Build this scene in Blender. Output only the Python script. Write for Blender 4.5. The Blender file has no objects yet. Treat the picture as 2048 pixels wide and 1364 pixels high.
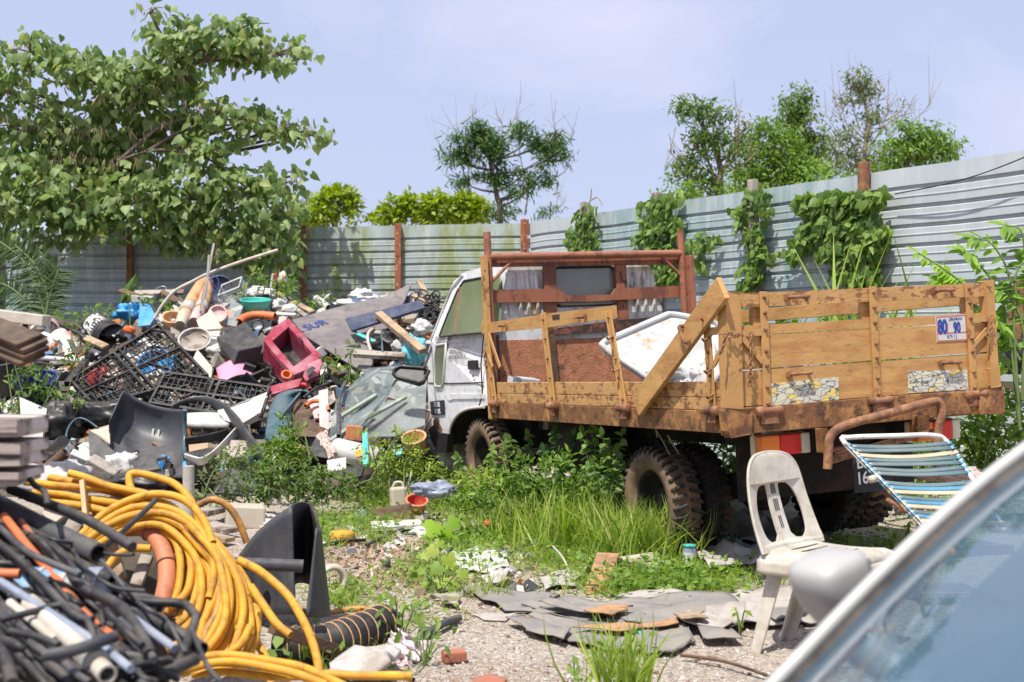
import bpy, math, random
import numpy as np
from mathutils import Vector, Matrix, noise as mnoise
from mathutils.geometry import tessellate_polygon
R = math.radians
SC = bpy.context.scene
COL = SC.collection
# ------------------------------------------------------------ camera, sky, sun, exposure
F, CX, CY, H = 2500.0, 1024.0, 682.0, 1.4          # focal length and centre in photo pixels, eye height in metres
cd = bpy.data.cameras.new('camera'); cam = bpy.data.objects.new('camera', cd); COL.objects.link(cam)
cam.location = (0, 0, H); cam.rotation_euler = (R(90), 0, 0)
cd.sensor_width = 36; cd.lens = 36 * F / 2048; cd.clip_end = 2000; cd.clip_start = .05
cd.dof.use_dof = True; cd.dof.focus_distance = 8.4; cd.dof.aperture_fstop = 3.2
SC.camera = cam
SUN = Vector((-.225, -.395, .89)).normalized()        # towards the sun
W = bpy.data.worlds.new('World'); SC.world = W; W.use_nodes = True
nt = W.node_tree; bg = nt.nodes['Background']
sky = nt.nodes.new('ShaderNodeTexSky'); sky.sky_type = 'NISHITA'; sky.sun_disc = False
sky.sun_elevation = math.asin(SUN.z); sky.sun_rotation = math.atan2(SUN.x, SUN.y)
sky.air_density = 1.0; sky.dust_density = 2.2; sky.ozone_density = 2.0
tc = nt.nodes.new('ShaderNodeTexCoord'); mp = nt.nodes.new('ShaderNodeMapping'); mp.inputs['Scale'].default_value = (1, 1, 1.7)
nt.links.new(tc.outputs['Generated'], mp.inputs[0])
ns = nt.nodes.new('ShaderNodeTexNoise'); ns.inputs['Scale'].default_value = 3.1; ns.inputs['Detail'].default_value = 7; ns.inputs['Roughness'].default_value = .55; ns.inputs['Distortion'].default_value = .3
nt.links.new(mp.outputs[0], ns.inputs['Vector'])
cr = nt.nodes.new('ShaderNodeValToRGB'); cr.color_ramp.elements[0].position = .50; cr.color_ramp.elements[0].color = (0, 0, 0, 1)
cr.color_ramp.elements[1].position = .80; cr.color_ramp.elements[1].color = (.8, .8, .8, 1)
nt.links.new(ns.outputs[0], cr.inputs[0])
hz = nt.nodes.new('ShaderNodeMixRGB'); hz.inputs[0].default_value = .72; hz.inputs[2].default_value = (4.9, 5.3, 7.4, 1)   # humid lavender haze over the blue
nt.links.new(sky.outputs[0], hz.inputs[1])
cl = nt.nodes.new('ShaderNodeMixRGB'); cl.inputs[2].default_value = (6.8, 6.6, 7.9, 1)
nt.links.new(cr.outputs[0], cl.inputs[0]); nt.links.new(hz.outputs[0], cl.inputs[1])
nt.links.new(cl.outputs[0], bg.inputs[0]); bg.inputs[1].default_value = .1
sl = bpy.data.lights.new('sun', 'SUN'); so = bpy.data.objects.new('sun', sl); COL.objects.link(so)
sl.energy = 4.5; sl.angle = R(.6); sl.color = (1, .95, .87)
so.rotation_euler = SUN.to_track_quat('Z', 'Y').to_euler(); so.location = (-8, -8, 20)
SC.view_settings.view_transform = 'Standard'; SC.view_settings.look = 'None'; SC.view_settings.exposure = .47; SC.view_settings.gamma = 1
SC.cycles.max_bounces = 7; SC.cycles.transparent_max_bounces = 16; SC.cycles.caustics_reflective = False; SC.cycles.caustics_refractive = False
SC.cycles.use_denoising = True

# ------------------------------------------------------------ coordinates
def P(px, py, Y): return Vector(((px - CX) / F * Y, Y, H - (py - CY) / F * Y))
def G(px, py, z=0.0): return P(px, py, F * (H - z) / (py - CY))
def M(px, py, off=0.0):                              # a point on the slope of the junk mound, off metres nearer
    return P(px, py, 6.394 / (.454 + (py - CY) / F) - off)
def V(*a): return Vector(a)

# ------------------------------------------------------------ mesh helpers
MW = {}
def tag(o, label=None, cat=None, group=None, kind=None):
    if label: o['label'] = label
    if cat: o['category'] = cat
    if group: o['group'] = group
    if kind: o['kind'] = kind
    return o
def thing(name, label, cat, M4=None, group=None):
    o = bpy.data.objects.new(name, None); COL.objects.link(o); o.empty_display_size = .1
    M4 = M4 or Matrix(); o.matrix_world = M4; MW[o.name] = M4.copy()
    return tag(o, label, cat, group)
def at(v): return Matrix.Translation(v)
def frame(o, x, y, z): 
    m = Matrix((x, y, z)).transposed().to_4x4(); m.translation = o; return m
def eul(rx=0, ry=0, rz=0): return Matrix.Rotation(R(rz), 3, 'Z') @ Matrix.Rotation(R(ry), 3, 'Y') @ Matrix.Rotation(R(rx), 3, 'X')
def spl(p, k=6):
    p = [Vector(a) for a in p]; o = []
    if len(p) < 3: return p
    for i in range(len(p) - 1):
        a = p[i - 1] if i else 2 * p[0] - p[1]; b = p[i]; c = p[i + 1]; d = p[i + 2] if i + 2 < len(p) else 2 * p[-1] - p[-2]
        for j in range(k):
            t = j / k; o.append(.5 * (2 * b + (c - a) * t + (2 * a - 5 * b + 4 * c - d) * t * t + (3 * b - a - 3 * c + d) * t ** 3))
    o.append(p[-1]); return o
class MB:
    def __init__(s): s.v = []; s.f = []; s.mi = []; s.sm = []
    def add(s, vs, fs, mi=0, sm=False):
        n = len(s.v); s.v += [Vector(v) for v in vs]
        for f in fs: s.f.append(tuple(i + n for i in f)); s.mi.append(mi); s.sm.append(sm)
        return s
    def box(s, c, d, Rm=None, mi=0, taper=1.0):
        c = Vector(c); v = []
        for z in (-.5, .5):
            k = taper if z > 0 else 1
            for x, y in ((-.5, -.5), (.5, -.5), (.5, .5), (-.5, .5)):
                q = Vector((x * d[0] * k, y * d[1] * k, z * d[2])); v.append(c + (Rm @ q if Rm else q))
        return s.add(v, [(3, 2, 1, 0), (4, 5, 6, 7), (0, 1, 5, 4), (1, 2, 6, 5), (2, 3, 7, 6), (3, 0, 4, 7)], mi)
    def beam(s, a, b, w, t, up=(0, 0, 1), mi=0):       # w across, t along up
        a = Vector(a); b = Vector(b); y = (b - a).normalized(); u = Vector(up); x = y.cross(u)
        if x.length < 1e-4: x = y.cross(Vector((1, 0, 0)))
        x.normalize(); z = x.cross(y); Rm = Matrix((x, y, z)).transposed()
        return s.box((a + b) / 2, (w, (b - a).length, t), Rm, mi)
    def tube(s, pts, r, n=8, mi=0, caps=True, closed=False, inner=0):
        pts = [Vector(p) for p in pts]; N = len(pts); rs = r if isinstance(r, (list, tuple)) else [r] * N
        t = []
        for i in range(N):
            a = pts[i - 1] if (i or closed) else pts[i]; b = pts[(i + 1) % N] if (i < N - 1 or closed) else pts[i]
            d = b - a; t.append(d.normalized() if d.length > 1e-9 else Vector((0, 0, 1)))
        u = t[0].orthogonal().normalized(); vs = []
        for i in range(N):
            u = u - t[i] * u.dot(t[i]); u = u.normalized() if u.length > 1e-6 else t[i].orthogonal().normalized(); w = t[i].cross(u)
            for j in range(n):
                a = 2 * math.pi * j / n; vs.append(pts[i] + (u * math.cos(a) + w * math.sin(a)) * rs[i])
        fs = []
        for i in range(N if closed else N - 1):
            for j in range(n): fs.append((i * n + j, i * n + (j + 1) % n, ((i + 1) % N) * n + (j + 1) % n, ((i + 1) % N) * n + j))
        s.add(vs, fs, mi, True)
        if caps and not closed: 
            if inner: 
                for e, sg in ((0, 1), (N - 1, -1)):
                    ring = vs[e * n:e * n + n]; c = pts[e]; ri = [c + (q - c) * inner for q in ring]; rd = [q + t[e] * sg * rs[e] * 2.5 for q in ri]
                    s.add(ring + ri + rd, [(j, (j + 1) % n, n + (j + 1) % n, n + j) for j in range(n)] + [(n + j, n + (j + 1) % n, 2 * n + (j + 1) % n, 2 * n + j) for j in range(n)] + [tuple(range(2 * n, 3 * n))], mi)
            else: s.add(vs[:n], [tuple(range(n - 1, -1, -1))], mi); s.add(vs[-n:], [tuple(range(n))], mi)
        return s
    def lathe(s, prof, n=24, M4=None, mi=0, sm=True, sx=1, sy=1):
        vs = []; M4 = M4 or Matrix()
        for r, z in prof:
            for j in range(n): a = 2 * math.pi * j / n; vs.append(M4 @ Vector((r * math.cos(a) * sx, r * math.sin(a) * sy, z)))
        fs = [(i * n + j, i * n + (j + 1) % n, (i + 1) * n + (j + 1) % n, (i + 1) * n + j) for i in range(len(prof) - 1) for j in range(n)]
        s.add(vs, fs, mi, sm)
        if prof[0][0] > 1e-4: pass
        return s
    def prism(s, pts, thick, mi=0):                    # polygon of 3-D points extruded by the vector thick
        pts = [Vector(p) for p in pts]; n = len(pts); th = Vector(thick)
        tri = tessellate_polygon([pts])
        s.add(pts + [p + th for p in pts], [tuple(t) for t in tri] + [tuple(i + n for i in reversed(t)) for t in tri] + [(i, (i + 1) % n, n + (i + 1) % n, n + i) for i in range(n)], mi)
        return s
    def grid(s, fn, nu, nv, mi=0, sm=True):
        vs = [fn(i / nu, j / nv) for i in range(nu + 1) for j in range(nv + 1)]
        return s.add(vs, [(i * (nv + 1) + j, (i + 1) * (nv + 1) + j, (i + 1) * (nv + 1) + j + 1, i * (nv + 1) + j + 1) for i in range(nu) for j in range(nv)], mi, sm)
    def build(s, name, mats, parent=None, local=False, bevel=0, solid=0, sub=0, label=None):
        if not isinstance(mats, (list, tuple)): mats = [mats]
        vs = s.v
        if parent is not None:
            PM = MW[parent.name]; M4 = PM
            if not local: inv = PM.inverted(); vs = [inv @ v for v in vs]
        else:
            mn = Vector((min(v.x for v in vs), min(v.y for v in vs), min(v.z for v in vs))); mx = Vector((max(v.x for v in vs), max(v.y for v in vs), max(v.z for v in vs)))
            c = Vector(((mn.x + mx.x) / 2, (mn.y + mx.y) / 2, mn.z)); M4 = at(c); vs = [v - c for v in vs]
        me = bpy.data.meshes.new(name); me.from_pydata(vs, [], s.f)
        for m in mats: me.materials.append(m)
        me.polygons.foreach_set('material_index', s.mi); me.polygons.foreach_set('use_smooth', s.sm); me.update()
        o = bpy.data.objects.new(name, me); COL.objects.link(o)
        if parent is not None: o.parent = parent
        else: o.matrix_world = M4
        MW[o.name] = M4.copy()
        if solid: m = o.modifiers.new('solid', 'SOLIDIFY'); m.thickness = solid; m.offset = 0
        if sub: m = o.modifiers.new('sub', 'SUBSURF'); m.levels = sub; m.render_levels = sub
        if bevel: m = o.modifiers.new('bevel', 'BEVEL'); m.width = bevel; m.segments = 2; m.limit_method = 'ANGLE'; m.angle_limit = R(40)
        if label: o['label'] = label
        return o
def one(mb, name, mats, label, cat, group=None, **k): return tag(mb.build(name, mats, **k), label, cat, group)
def holed(outer, holes, fn):                            # flat outline with holes, bent through fn(u, v)
    loops = [[Vector((a, b, 0)) for a, b in l] for l in [outer] + holes]
    tri = tessellate_polygon(loops); flat = [p for l in loops for p in l]
    mb = MB(); mb.add([fn(p.x, p.y) for p in flat], [tuple(t) for t in tri], 0, False); return mb
def text(body, size, mat, M4, parent=None, name='lettering', sx=1.0, depth=.0008, align='CENTER', space=1.0, bold=0):
    c = bpy.data.curves.new(name, 'FONT'); c.body = body; c.size = size; c.extrude = depth; c.align_x = align; c.align_y = 'CENTER'; c.space_line = space; c.offset = bold
    t = bpy.data.objects.new('letters', c); COL.objects.link(t); bpy.context.view_layer.update(); me = bpy.data.meshes.new_from_object(t.evaluated_get(bpy.context.evaluated_depsgraph_get()))
    me.name = name; bpy.data.objects.remove(t); bpy.data.curves.remove(c); M4 = M4 @ Matrix.Diagonal((sx, 1, 1, 1))
    if parent is not None: me.transform(MW[parent.name].inverted() @ M4)
    else: me.transform(M4)
    me.materials.clear(); me.materials.append(mat); o = bpy.data.objects.new(name, me); COL.objects.link(o)
    if parent is not None: o.parent = parent; MW[o.name] = MW[parent.name].copy()
    return o
# many small leaf faces as one mesh
SH = {
 'heart': ([(0, 0, 0), (0, .42, .05), (0, 1.0, -.12), (.30, -.10, -.06), (.46, .14, -.09), (.36, .46, -.08), (.15, .74, -.09), (-.30, -.10, -.06), (-.46, .14, -.09), (-.36, .46, -.08), (-.15, .74, -.09)],
           [(0, 3, 4, 1), (1, 4, 5, 6), (1, 6, 2), (0, 1, 8, 7), (1, 10, 9, 8), (1, 2, 10)]),
 'lance': ([(0, 0, 0), (.19, .35, .05), (.14, .7, .02), (0, 1, -.1), (-.14, .7, .02), (-.19, .35, .05), (0, .5, -.03)], [(0, 1, 6), (1, 2, 6), (2, 3, 6), (6, 3, 4), (6, 4, 5), (0, 6, 5)]),
 'oval': ([(0, 0, 0), (.28, .4, .05), (0, 1, -.05), (-.28, .4, .05)], [(0, 1, 2, 3)]),
 'round': ([(0, 0, 0), (.32, .15, .04), (.36, .55, .04), (.0, 1, -.04), (-.36, .55, .04), (-.32, .15, .04)], [(0, 1, 2, 3), (0, 3, 4, 5)]),
 'blade': ([(-.03, 0, 0), (.03, 0, 0), (-.024, .4, .03), (.024, .4, .03), (-.015, .75, -.06), (.015, .75, -.06), (0, 1, -.22)], [(0, 1, 3, 2), (2, 3, 5, 4), (4, 5, 6)]),
 'thin': ([(-.05, 0, 0), (.05, 0, 0), (.03, .6, .02), (-.03, .6, .02), (0, 1, -.08)], [(0, 1, 2, 3), (3, 2, 4)]),
 'lobed': ([(0, 0, 0), (0, .5, .04), (0, 1, -.1), (.25, -.15, -.05), (.55, .05, -.1), (.42, .3, -.04), (.6, .55, -.1), (.25, .62, -.03), (-.25, -.15, -.05), (-.55, .05, -.1), (-.42, .3, -.04), (-.6, .55, -.1), (-.25, .62, -.03)],
           [(0, 3, 4, 5), (0, 5, 7, 1), (5, 6, 7), (1, 7, 2), (0, 10, 9, 8), (0, 1, 12, 10), (10, 12, 11), (1, 2, 12)]),
}
def unit(a): return a / np.maximum(np.linalg.norm(a, axis=1, keepdims=True), 1e-9)
def leafmesh(name, mat, C, D, N, S, shape, parent=None, wid=1.0):
    vt, fc = SH[shape]; vt = np.array(vt, float); k = len(vt); C = np.asarray(C, float); D = unit(np.asarray(D, float)); N = np.asarray(N, float); S = np.asarray(S, float)
    B = unit(np.cross(D, N)); N = unit(np.cross(B, D))
    X = C[:, None, :] + S[:, None, None] * (vt[None, :, 0:1] * wid * B[:, None, :] + vt[None, :, 1:2] * D[:, None, :] + vt[None, :, 2:3] * N[:, None, :])
    X = X.reshape(-1, 3); n = len(C)
    if parent is not None:
        inv = np.array(MW[parent.name].inverted()); X = X @ inv[:3, :3].T + inv[:3, 3]; M4 = MW[parent.name]
    else:
        c = np.array([(X[:, 0].min() + X[:, 0].max()) / 2, (X[:, 1].min() + X[:, 1].max()) / 2, X[:, 2].min()]); X = X - c; M4 = at(c)
    li = np.concatenate([np.array(f) for f in fc]); tot = np.array([len(f) for f in fc])
    loops = (li[None, :] + (np.arange(n) * k)[:, None]).ravel(); tots = np.tile(tot, n); st = np.concatenate([[0], np.cumsum(tots)[:-1]])
    me = bpy.data.meshes.new(name); me.vertices.add(len(X)); me.vertices.foreach_set('co', X.ravel())
    me.loops.add(len(loops)); me.loops.foreach_set('vertex_index', loops.astype(np.int32))
    me.polygons.add(len(tots)); me.polygons.foreach_set('loop_start', st.astype(np.int32)); me.polygons.foreach_set('loop_total', tots.astype(np.int32))
    me.update(calc_edges=True); me.validate(); me.materials.append(mat)
    o = bpy.data.objects.new(name, me); COL.objects.link(o)
    if parent is not None: o.parent = parent
    else: o.matrix_world = M4
    MW[o.name] = M4.copy(); return o

# ------------------------------------------------------------ materials
def _n(t, k, **kw):
    n = t.nodes.new(k)
    for a, b in kw.items(): setattr(n, a, b)
    return n
def mat(name, col, rough=.55, metal=0, var=.14, vs=5.0, dirt=None, amt=.3, ds=4.0, sharp=.12, bump=.15, bs=60.0, streak=1.0, trans=0.0, dirt2=None, amt2=.25, ds2=9.0, spec=.4, coat=0.0, ax='Z', alpha=1.0):
    m = bpy.data.materials.new(name); m.use_nodes = True; t = m.node_tree; L = t.links.new; b = t.nodes['Principled BSDF']
    tc = _n(t, 'ShaderNodeTexCoord'); mp = _n(t, 'ShaderNodeMapping'); L(tc.outputs['Object'], mp.inputs[0])
    sc = {'Z': (1, 1, streak), 'X': (streak, 1, 1), 'Y': (1, streak, 1)}[ax]; mp.inputs['Scale'].default_value = sc
    def noise(s, det=6, ro=.6, src=mp):
        n = _n(t, 'ShaderNodeTexNoise'); n.inputs['Scale'].default_value = s; n.inputs['Detail'].default_value = det; n.inputs['Roughness'].default_value = ro; L(src.outputs[0], n.inputs['Vector']); return n
    def ramp(src, a, c, v0=0, v1=1):
        r = _n(t, 'ShaderNodeMapRange'); L(src, r.inputs[0]); r.inputs[1].default_value = a; r.inputs[2].default_value = c; r.inputs[3].default_value = v0; r.inputs[4].default_value = v1; return r.outputs[0]
    n1 = noise(vs); val = ramp(n1.outputs[0], .3, .7, 1 - var, 1 + var)
    hs = _n(t, 'ShaderNodeHueSaturation'); hs.inputs['Color'].default_value = (*col, 1); L(val, hs.inputs['Value']); out = hs.outputs[0]; rv = None
    for d, a, s in ((dirt, amt, ds), (dirt2, amt2, ds2)):
        if d is None: continue
        nn = noise(s, 9, .68); e = .68 - a * .36; fac = ramp(nn.outputs[0], e - sharp / 2, e + sharp / 2)
        mx = _n(t, 'ShaderNodeMixRGB'); L(fac, mx.inputs[0]); L(out, mx.inputs[1]); mx.inputs[2].default_value = (*d, 1); out = mx.outputs[0]; rv = fac
    if bump:                                            # dust settled on upward faces
        ge = _n(t, 'ShaderNodeNewGeometry'); se = _n(t, 'ShaderNodeSeparateXYZ'); L(ge.outputs['Normal'], se.inputs[0]); up = ramp(se.outputs[2], .25, 1, 0, .36); nd = noise(ds * 2.3, 8, .7); pa = ramp(nd.outputs[0], .40, .66); mu = _n(t, 'ShaderNodeMath', operation='MULTIPLY'); L(up, mu.inputs[0]); L(pa, mu.inputs[1])
        mx = _n(t, 'ShaderNodeMixRGB'); L(mu.outputs[0], mx.inputs[0]); L(out, mx.inputs[1]); mx.inputs[2].default_value = (.27, .225, .175, 1); out = mx.outputs[0]
    L(out, b.inputs['Base Color'])
    rr = ramp(n1.outputs[0], .25, .75, max(.02, rough - .1), min(1, rough + .12)); L(rr, b.inputs['Roughness'])
    b.inputs['Metallic'].default_value = metal; b.inputs['Specular IOR Level'].default_value = spec; b.inputs['Coat Weight'].default_value = coat; b.inputs['Alpha'].default_value = alpha
    if trans: b.inputs['Transmission Weight'].default_value = trans
    if bump:
        nb = noise(bs, 4, .6, tc if False else mp); bp = _n(t, 'ShaderNodeBump'); bp.inputs['Strength'].default_value = bump; bp.inputs['Distance'].default_value = .01
        L(nb.outputs[0], bp.inputs['Height']); L(bp.outputs[0], b.inputs['Normal'])
    return m
def leaf(name, c1, c2, tr=.35, c3=None, gloss=.35):
    m = bpy.data.materials.new(name); m.use_nodes = True; t = m.node_tree; L = t.links.new; b = t.nodes['Principled BSDF']; o = t.nodes['Material Output']
    g = _n(t, 'ShaderNodeNewGeometry'); r = _n(t, 'ShaderNodeValToRGB'); L(g.outputs['Random Per Island'], r.inputs[0])
    e = r.color_ramp.elements; e[0].color = (*c1, 1); e[1].color = (*c2, 1); e[1].position = .93
    if c3: x = e.new(.97); x.color = (*c3, 1)
    L(r.outputs[0], b.inputs['Base Color']); b.inputs['Roughness'].default_value = .5; b.inputs['Specular IOR Level'].default_value = gloss
    tl = _n(t, 'ShaderNodeBsdfTranslucent'); hs = _n(t, 'ShaderNodeHueSaturation'); hs.inputs['Value'].default_value = 1.5; hs.inputs['Saturation'].default_value = 1.15; L(r.outputs[0], hs.inputs['Color']); L(hs.outputs[0], tl.inputs[0])
    mx = _n(t, 'ShaderNodeMixShader'); mx.inputs[0].default_value = tr; L(b.outputs[0], mx.inputs[1]); L(tl.outputs[0], mx.inputs[2]); L(mx.outputs[0], o.inputs[0])
    return m
def multi(name, cols, rough=.6):                        # one colour per loose piece
    m = bpy.data.materials.new(name); m.use_nodes = True; t = m.node_tree; L = t.links.new; b = t.nodes['Principled BSDF']
    g = _n(t, 'ShaderNodeNewGeometry'); r = _n(t, 'ShaderNodeValToRGB'); L(g.outputs['Random Per Island'], r.inputs[0]); r.color_ramp.interpolation = 'CONSTANT'
    e = r.color_ramp.elements; n = len(cols)
    for i, c in enumerate(cols):
        x = e[i] if i < 2 else e.new(i / n)
        x.position = i / n; x.color = (*c, 1)
    L(r.outputs[0], b.inputs['Base Color']); b.inputs['Roughness'].default_value = rough; return m
def glass(name, tint, mix, rough=.03):                  # thin pane: clear with Fresnel sheen and a dusty share
    m = bpy.data.materials.new(name); m.use_nodes = True; t = m.node_tree; L = t.links.new; b = t.nodes['Principled BSDF']; o = t.nodes['Material Output']
    b.inputs['Base Color'].default_value = (*tint, 1); b.inputs['Roughness'].default_value = rough; b.inputs['Specular IOR Level'].default_value = .6
    tr = _n(t, 'ShaderNodeBsdfTransparent'); tr.inputs[0].default_value = (*[.6 + .4 * c for c in tint], 1)
    mx = _n(t, 'ShaderNodeMixShader'); tc = _n(t, 'ShaderNodeTexCoord'); n = _n(t, 'ShaderNodeTexNoise'); n.inputs['Scale'].default_value = 3; n.inputs['Detail'].default_value = 6; L(tc.outputs['Object'], n.inputs['Vector'])
    r = _n(t, 'ShaderNodeMapRange'); r.inputs[1].default_value = .3; r.inputs[2].default_value = .7; r.inputs[3].default_value = max(0, mix - .12); r.inputs[4].default_value = min(1, mix + .12); L(n.outputs[0], r.inputs[0]); L(r.outputs[0], mx.inputs[0])
    L(tr.outputs[0], mx.inputs[1]); L(b.outputs[0], mx.inputs[2]); L(mx.outputs[0], o.inputs[0]); return m
BROWN = (.10, .055, .03); RUST = (.16, .065, .028); DUST = (.42, .37, .30); BLK = (.018, .018, .02)
m = {}
m['yellow_paint'] = mat('yellow_ochre_paint', (.47, .26, .09), .55, dirt=(.26, .115, .04), amt=.22, ds=7, dirt2=(.12, .06, .03), amt2=.10, ds2=16, sharp=.06, bump=.25, bs=40)
m['yellow_board'] = mat('ochre_painted_boards', (.51, .29, .10), .55, dirt=(.38, .17, .055), amt=.33, ds=3, sharp=.2, dirt2=(.17, .095, .055), amt2=.13, ds2=10, bump=.2, bs=30, streak=4)
m['yellow_chip'] = mat('chipped_ochre_boards', (.49, .28, .105), .6, dirt=(.23, .105, .045), amt=.40, ds=9, sharp=.05, dirt2=(.08, .05, .035), amt2=.1, ds2=13, bump=.3, bs=40, streak=2)
m['beam'] = mat('rusty_ochre_beam', (.40, .20, .07), .7, dirt=(.20, .09, .035), amt=.60, ds=6, sharp=.14, dirt2=(.09, .045, .025), amt2=.34, ds2=14, bump=.5, bs=45)
m['rust'] = mat('rusty_iron', (.23, .10, .05), .8, dirt=(.33, .17, .08), amt=.4, ds=12, dirt2=(.10, .05, .03), amt2=.3, bump=.5, bs=70)
m['rust_post'] = mat('rust_flaked_post', (.30, .10, .045), .8, dirt=(.55, .42, .33), amt=.22, ds=16, sharp=.05, dirt2=(.13, .05, .03), amt2=.3, bump=.5)
m['redwood'] = mat('red_oxide_wood', (.285, .105, .055), .65, dirt=(.16, .06, .04), amt=.4, ds=6, dirt2=(.05, .03, .025), amt2=.2, ds2=10, sharp=.07, bump=.3, streak=.4)
m['rotwood'] = mat('rotten_red_wood', (.19, .07, .045), .8, dirt=(.045, .028, .022), amt=.65, ds=8, bump=.5, sharp=.1)
m['redpost'] = mat('red_oxide_steel', (.33, .13, .075), .55, dirt=(.20, .08, .04), amt=.35, ds=12, bump=.2, sharp=.1)
m['plate'] = mat('orange_checker_plate', (.46, .19, .10), .75, dirt=(.36, .15, .075), amt=.5, ds=14, dirt2=(.16, .07, .04), amt2=.16, bump=.9, bs=90)
m['white_paint'] = mat('white_cab_paint', (.76, .77, .78), .35, var=.04, dirt=(.60, .58, .54), amt=.14, ds=3, sharp=.35, dirt2=(.26, .15, .08), amt2=.0, ds2=15, bump=.04, coat=.2)
m['white_mould'] = mat('mouldy_white_paint', (.64, .63, .60), .6, dirt=(.25, .23, .20), amt=.30, ds=9, sharp=.12, dirt2=(.40, .28, .12), amt2=.22, ds2=3, streak=.35, bump=.2)
m['pale'] = mat('grey_white_steel', (.56, .57, .56), .5, dirt=(.3, .28, .25), amt=.35, ds=6, bump=.2)
m['rubber'] = mat('black_rubber', BLK, .7, dirt=(.06, .05, .04), amt=.3)
m['tyre'] = mat('muddy_tyre', (.024, .022, .021), .85, dirt=(.23, .15, .09), amt=.72, ds=4, sharp=.3, bump=.4, bs=30)
m['tread'] = mat('dusty_tread', (.022, .021, .02), .85, dirt=(.085, .052, .032), amt=.30, ds=7, sharp=.2, bump=.5, bs=40)
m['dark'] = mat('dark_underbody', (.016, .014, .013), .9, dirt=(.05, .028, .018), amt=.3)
m['cabglass'] = mat('green_reflection_glass', (.12, .15, .08), .06, var=.35, vs=2.2, bump=0, dirt=(.24, .26, .17), amt=.45, ds=1.6, sharp=.5, spec=.7)  # opaque green colour stands in for dim reflections in the panes
m['backglass'] = mat('murky_grey_glass', (.19, .20, .17), .08, var=.25, vs=2, bump=0, spec=.7)
m['black'] = mat('black_plastic', (.012, .013, .015), .42, dirt=(.045, .043, .04), amt=.3, ds=5, sharp=.3, bump=.08)
m['grey_blk'] = mat('charcoal_plastic', (.034, .036, .041), .45, dirt=(.075, .072, .068), amt=.3, ds=4, sharp=.3, bump=.08)
m['matte_blk'] = mat('faded_black_plastic', (.024, .026, .032), .55, dirt=(.09, .085, .08), amt=.3, ds=5, sharp=.35, bump=.1)
m['navy'] = mat('navy_laminate', (.035, .05, .10), .4, dirt=(.13, .13, .15), amt=.2, sharp=.3)
m['ply'] = mat('phenolic_plywood', (.145, .125, .13), .6, dirt=(.24, .215, .205), amt=.35, ds=3, sharp=.3, dirt2=(.07, .06, .06), amt2=.15, bump=.15)
m['wood'] = mat('pale_timber', (.40, .285, .175), .75, dirt=(.22, .15, .09), amt=.35, ds=4, streak=.4, bump=.3, bs=30)
m['graywood'] = mat('weathered_timber', (.38, .335, .285), .8, dirt=(.16, .12, .09), amt=.4, ds=6, bump=.4, bs=30)
m['brownwood'] = mat('dark_brown_timber', (.12, .07, .04), .8, dirt=(.05, .03, .02), amt=.4, bump=.4)
m['white'] = mat('white_plastic', (.60, .60, .58), .45, var=.06, dirt=(.40, .36, .30), amt=.34, ds=5, sharp=.3, bump=.06)
m['cream'] = mat('cream_plastic', (.55, .50, .40), .5, dirt=(.40, .33, .24), amt=.3, ds=5, sharp=.3, bump=.06)
m['bag'] = mat('white_plastic_bag', (.66, .66, .66), .4, var=.05, dirt=(.55, .5, .44), amt=.25, sharp=.3, bump=.25, bs=25)
m['clear'] = glass('dusty_clear_plastic', (.42, .48, .47), .22, .15)
m['clear2'] = glass('hazy_clear_plastic', (.50, .54, .52), .30, .2)
m['teal'] = mat('teal_plastic', (.06, .50, .42), .35, dirt=(.2, .45, .38), amt=.2, sharp=.3, bump=.03)
m['dteal'] = mat('dark_teal_car_plastic', (.035, .10, .13), .35, dirt=(.12, .15, .16), amt=.25, sharp=.3, coat=.2, bump=.03)
m['blue'] = mat('bright_blue_plastic', (.03, .27, .62), .4, dirt=(.15, .33, .55), amt=.2, sharp=.3, bump=.1)
m['dblue'] = mat('deep_blue_plastic', (.015, .035, .20), .4, dirt=(.06, .08, .2), amt=.25, sharp=.3)
m['pblue'] = mat('pale_blue_plastic', (.17, .36, .58), .45, dirt=(.45, .50, .52), amt=.38, ds=3, sharp=.15, dirt2=(.2, .17, .13), amt2=.2)
m['turq'] = mat('turquoise_bag', (.10, .50, .60), .35, dirt=(.3, .6, .65), amt=.3, sharp=.3, bump=.3, bs=25)
m['red'] = mat('red_plastic', (.55, .04, .035), .4, dirt=(.35, .06, .05), amt=.25, sharp=.3, bump=.04)
m['crimson'] = mat('crimson_plastic', (.31, .022, .05), .4, dirt=(.52, .26, .31), amt=.26, ds=2.5, sharp=.3, bump=.04)  # pink blotches in the dirt input paint highlights onto the plastic
m['pink'] = mat('pink_plastic', (.72, .30, .45), .4, dirt=(.55, .3, .38), amt=.25, sharp=.3, bump=.04)
m['palepink'] = mat('faded_pink_plastic', (.66, .46, .43), .5, dirt=(.5, .33, .3), amt=.3, sharp=.3)
m['maroon'] = mat('maroon_plastic', (.20, .025, .05), .45, dirt=(.28, .08, .10), amt=.3, sharp=.3)
m['orange'] = mat('orange_plastic', (.62, .15, .045), .5, dirt=(.42, .14, .06), amt=.3, ds=6, sharp=.25, bump=.08)
m['terracotta'] = mat('terracotta_pipe', (.55, .20, .10), .6, dirt=(.33, .13, .07), amt=.3, ds=7, bump=.12)
m['hose'] = mat('yellow_hose', (.70, .365, .035), .55, var=.12, dirt=(.50, .22, .03), amt=.34, ds=7, sharp=.3, dirt2=(.10, .065, .03), amt2=.08, ds2=22, bump=.08, spec=.22)
m['hose_old'] = mat('weathered_yellow_hose', (.58, .28, .05), .5, dirt=(.28, .13, .04), amt=.5, ds=8, sharp=.25, dirt2=(.08, .05, .03), amt2=.2, ds2=18)
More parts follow.
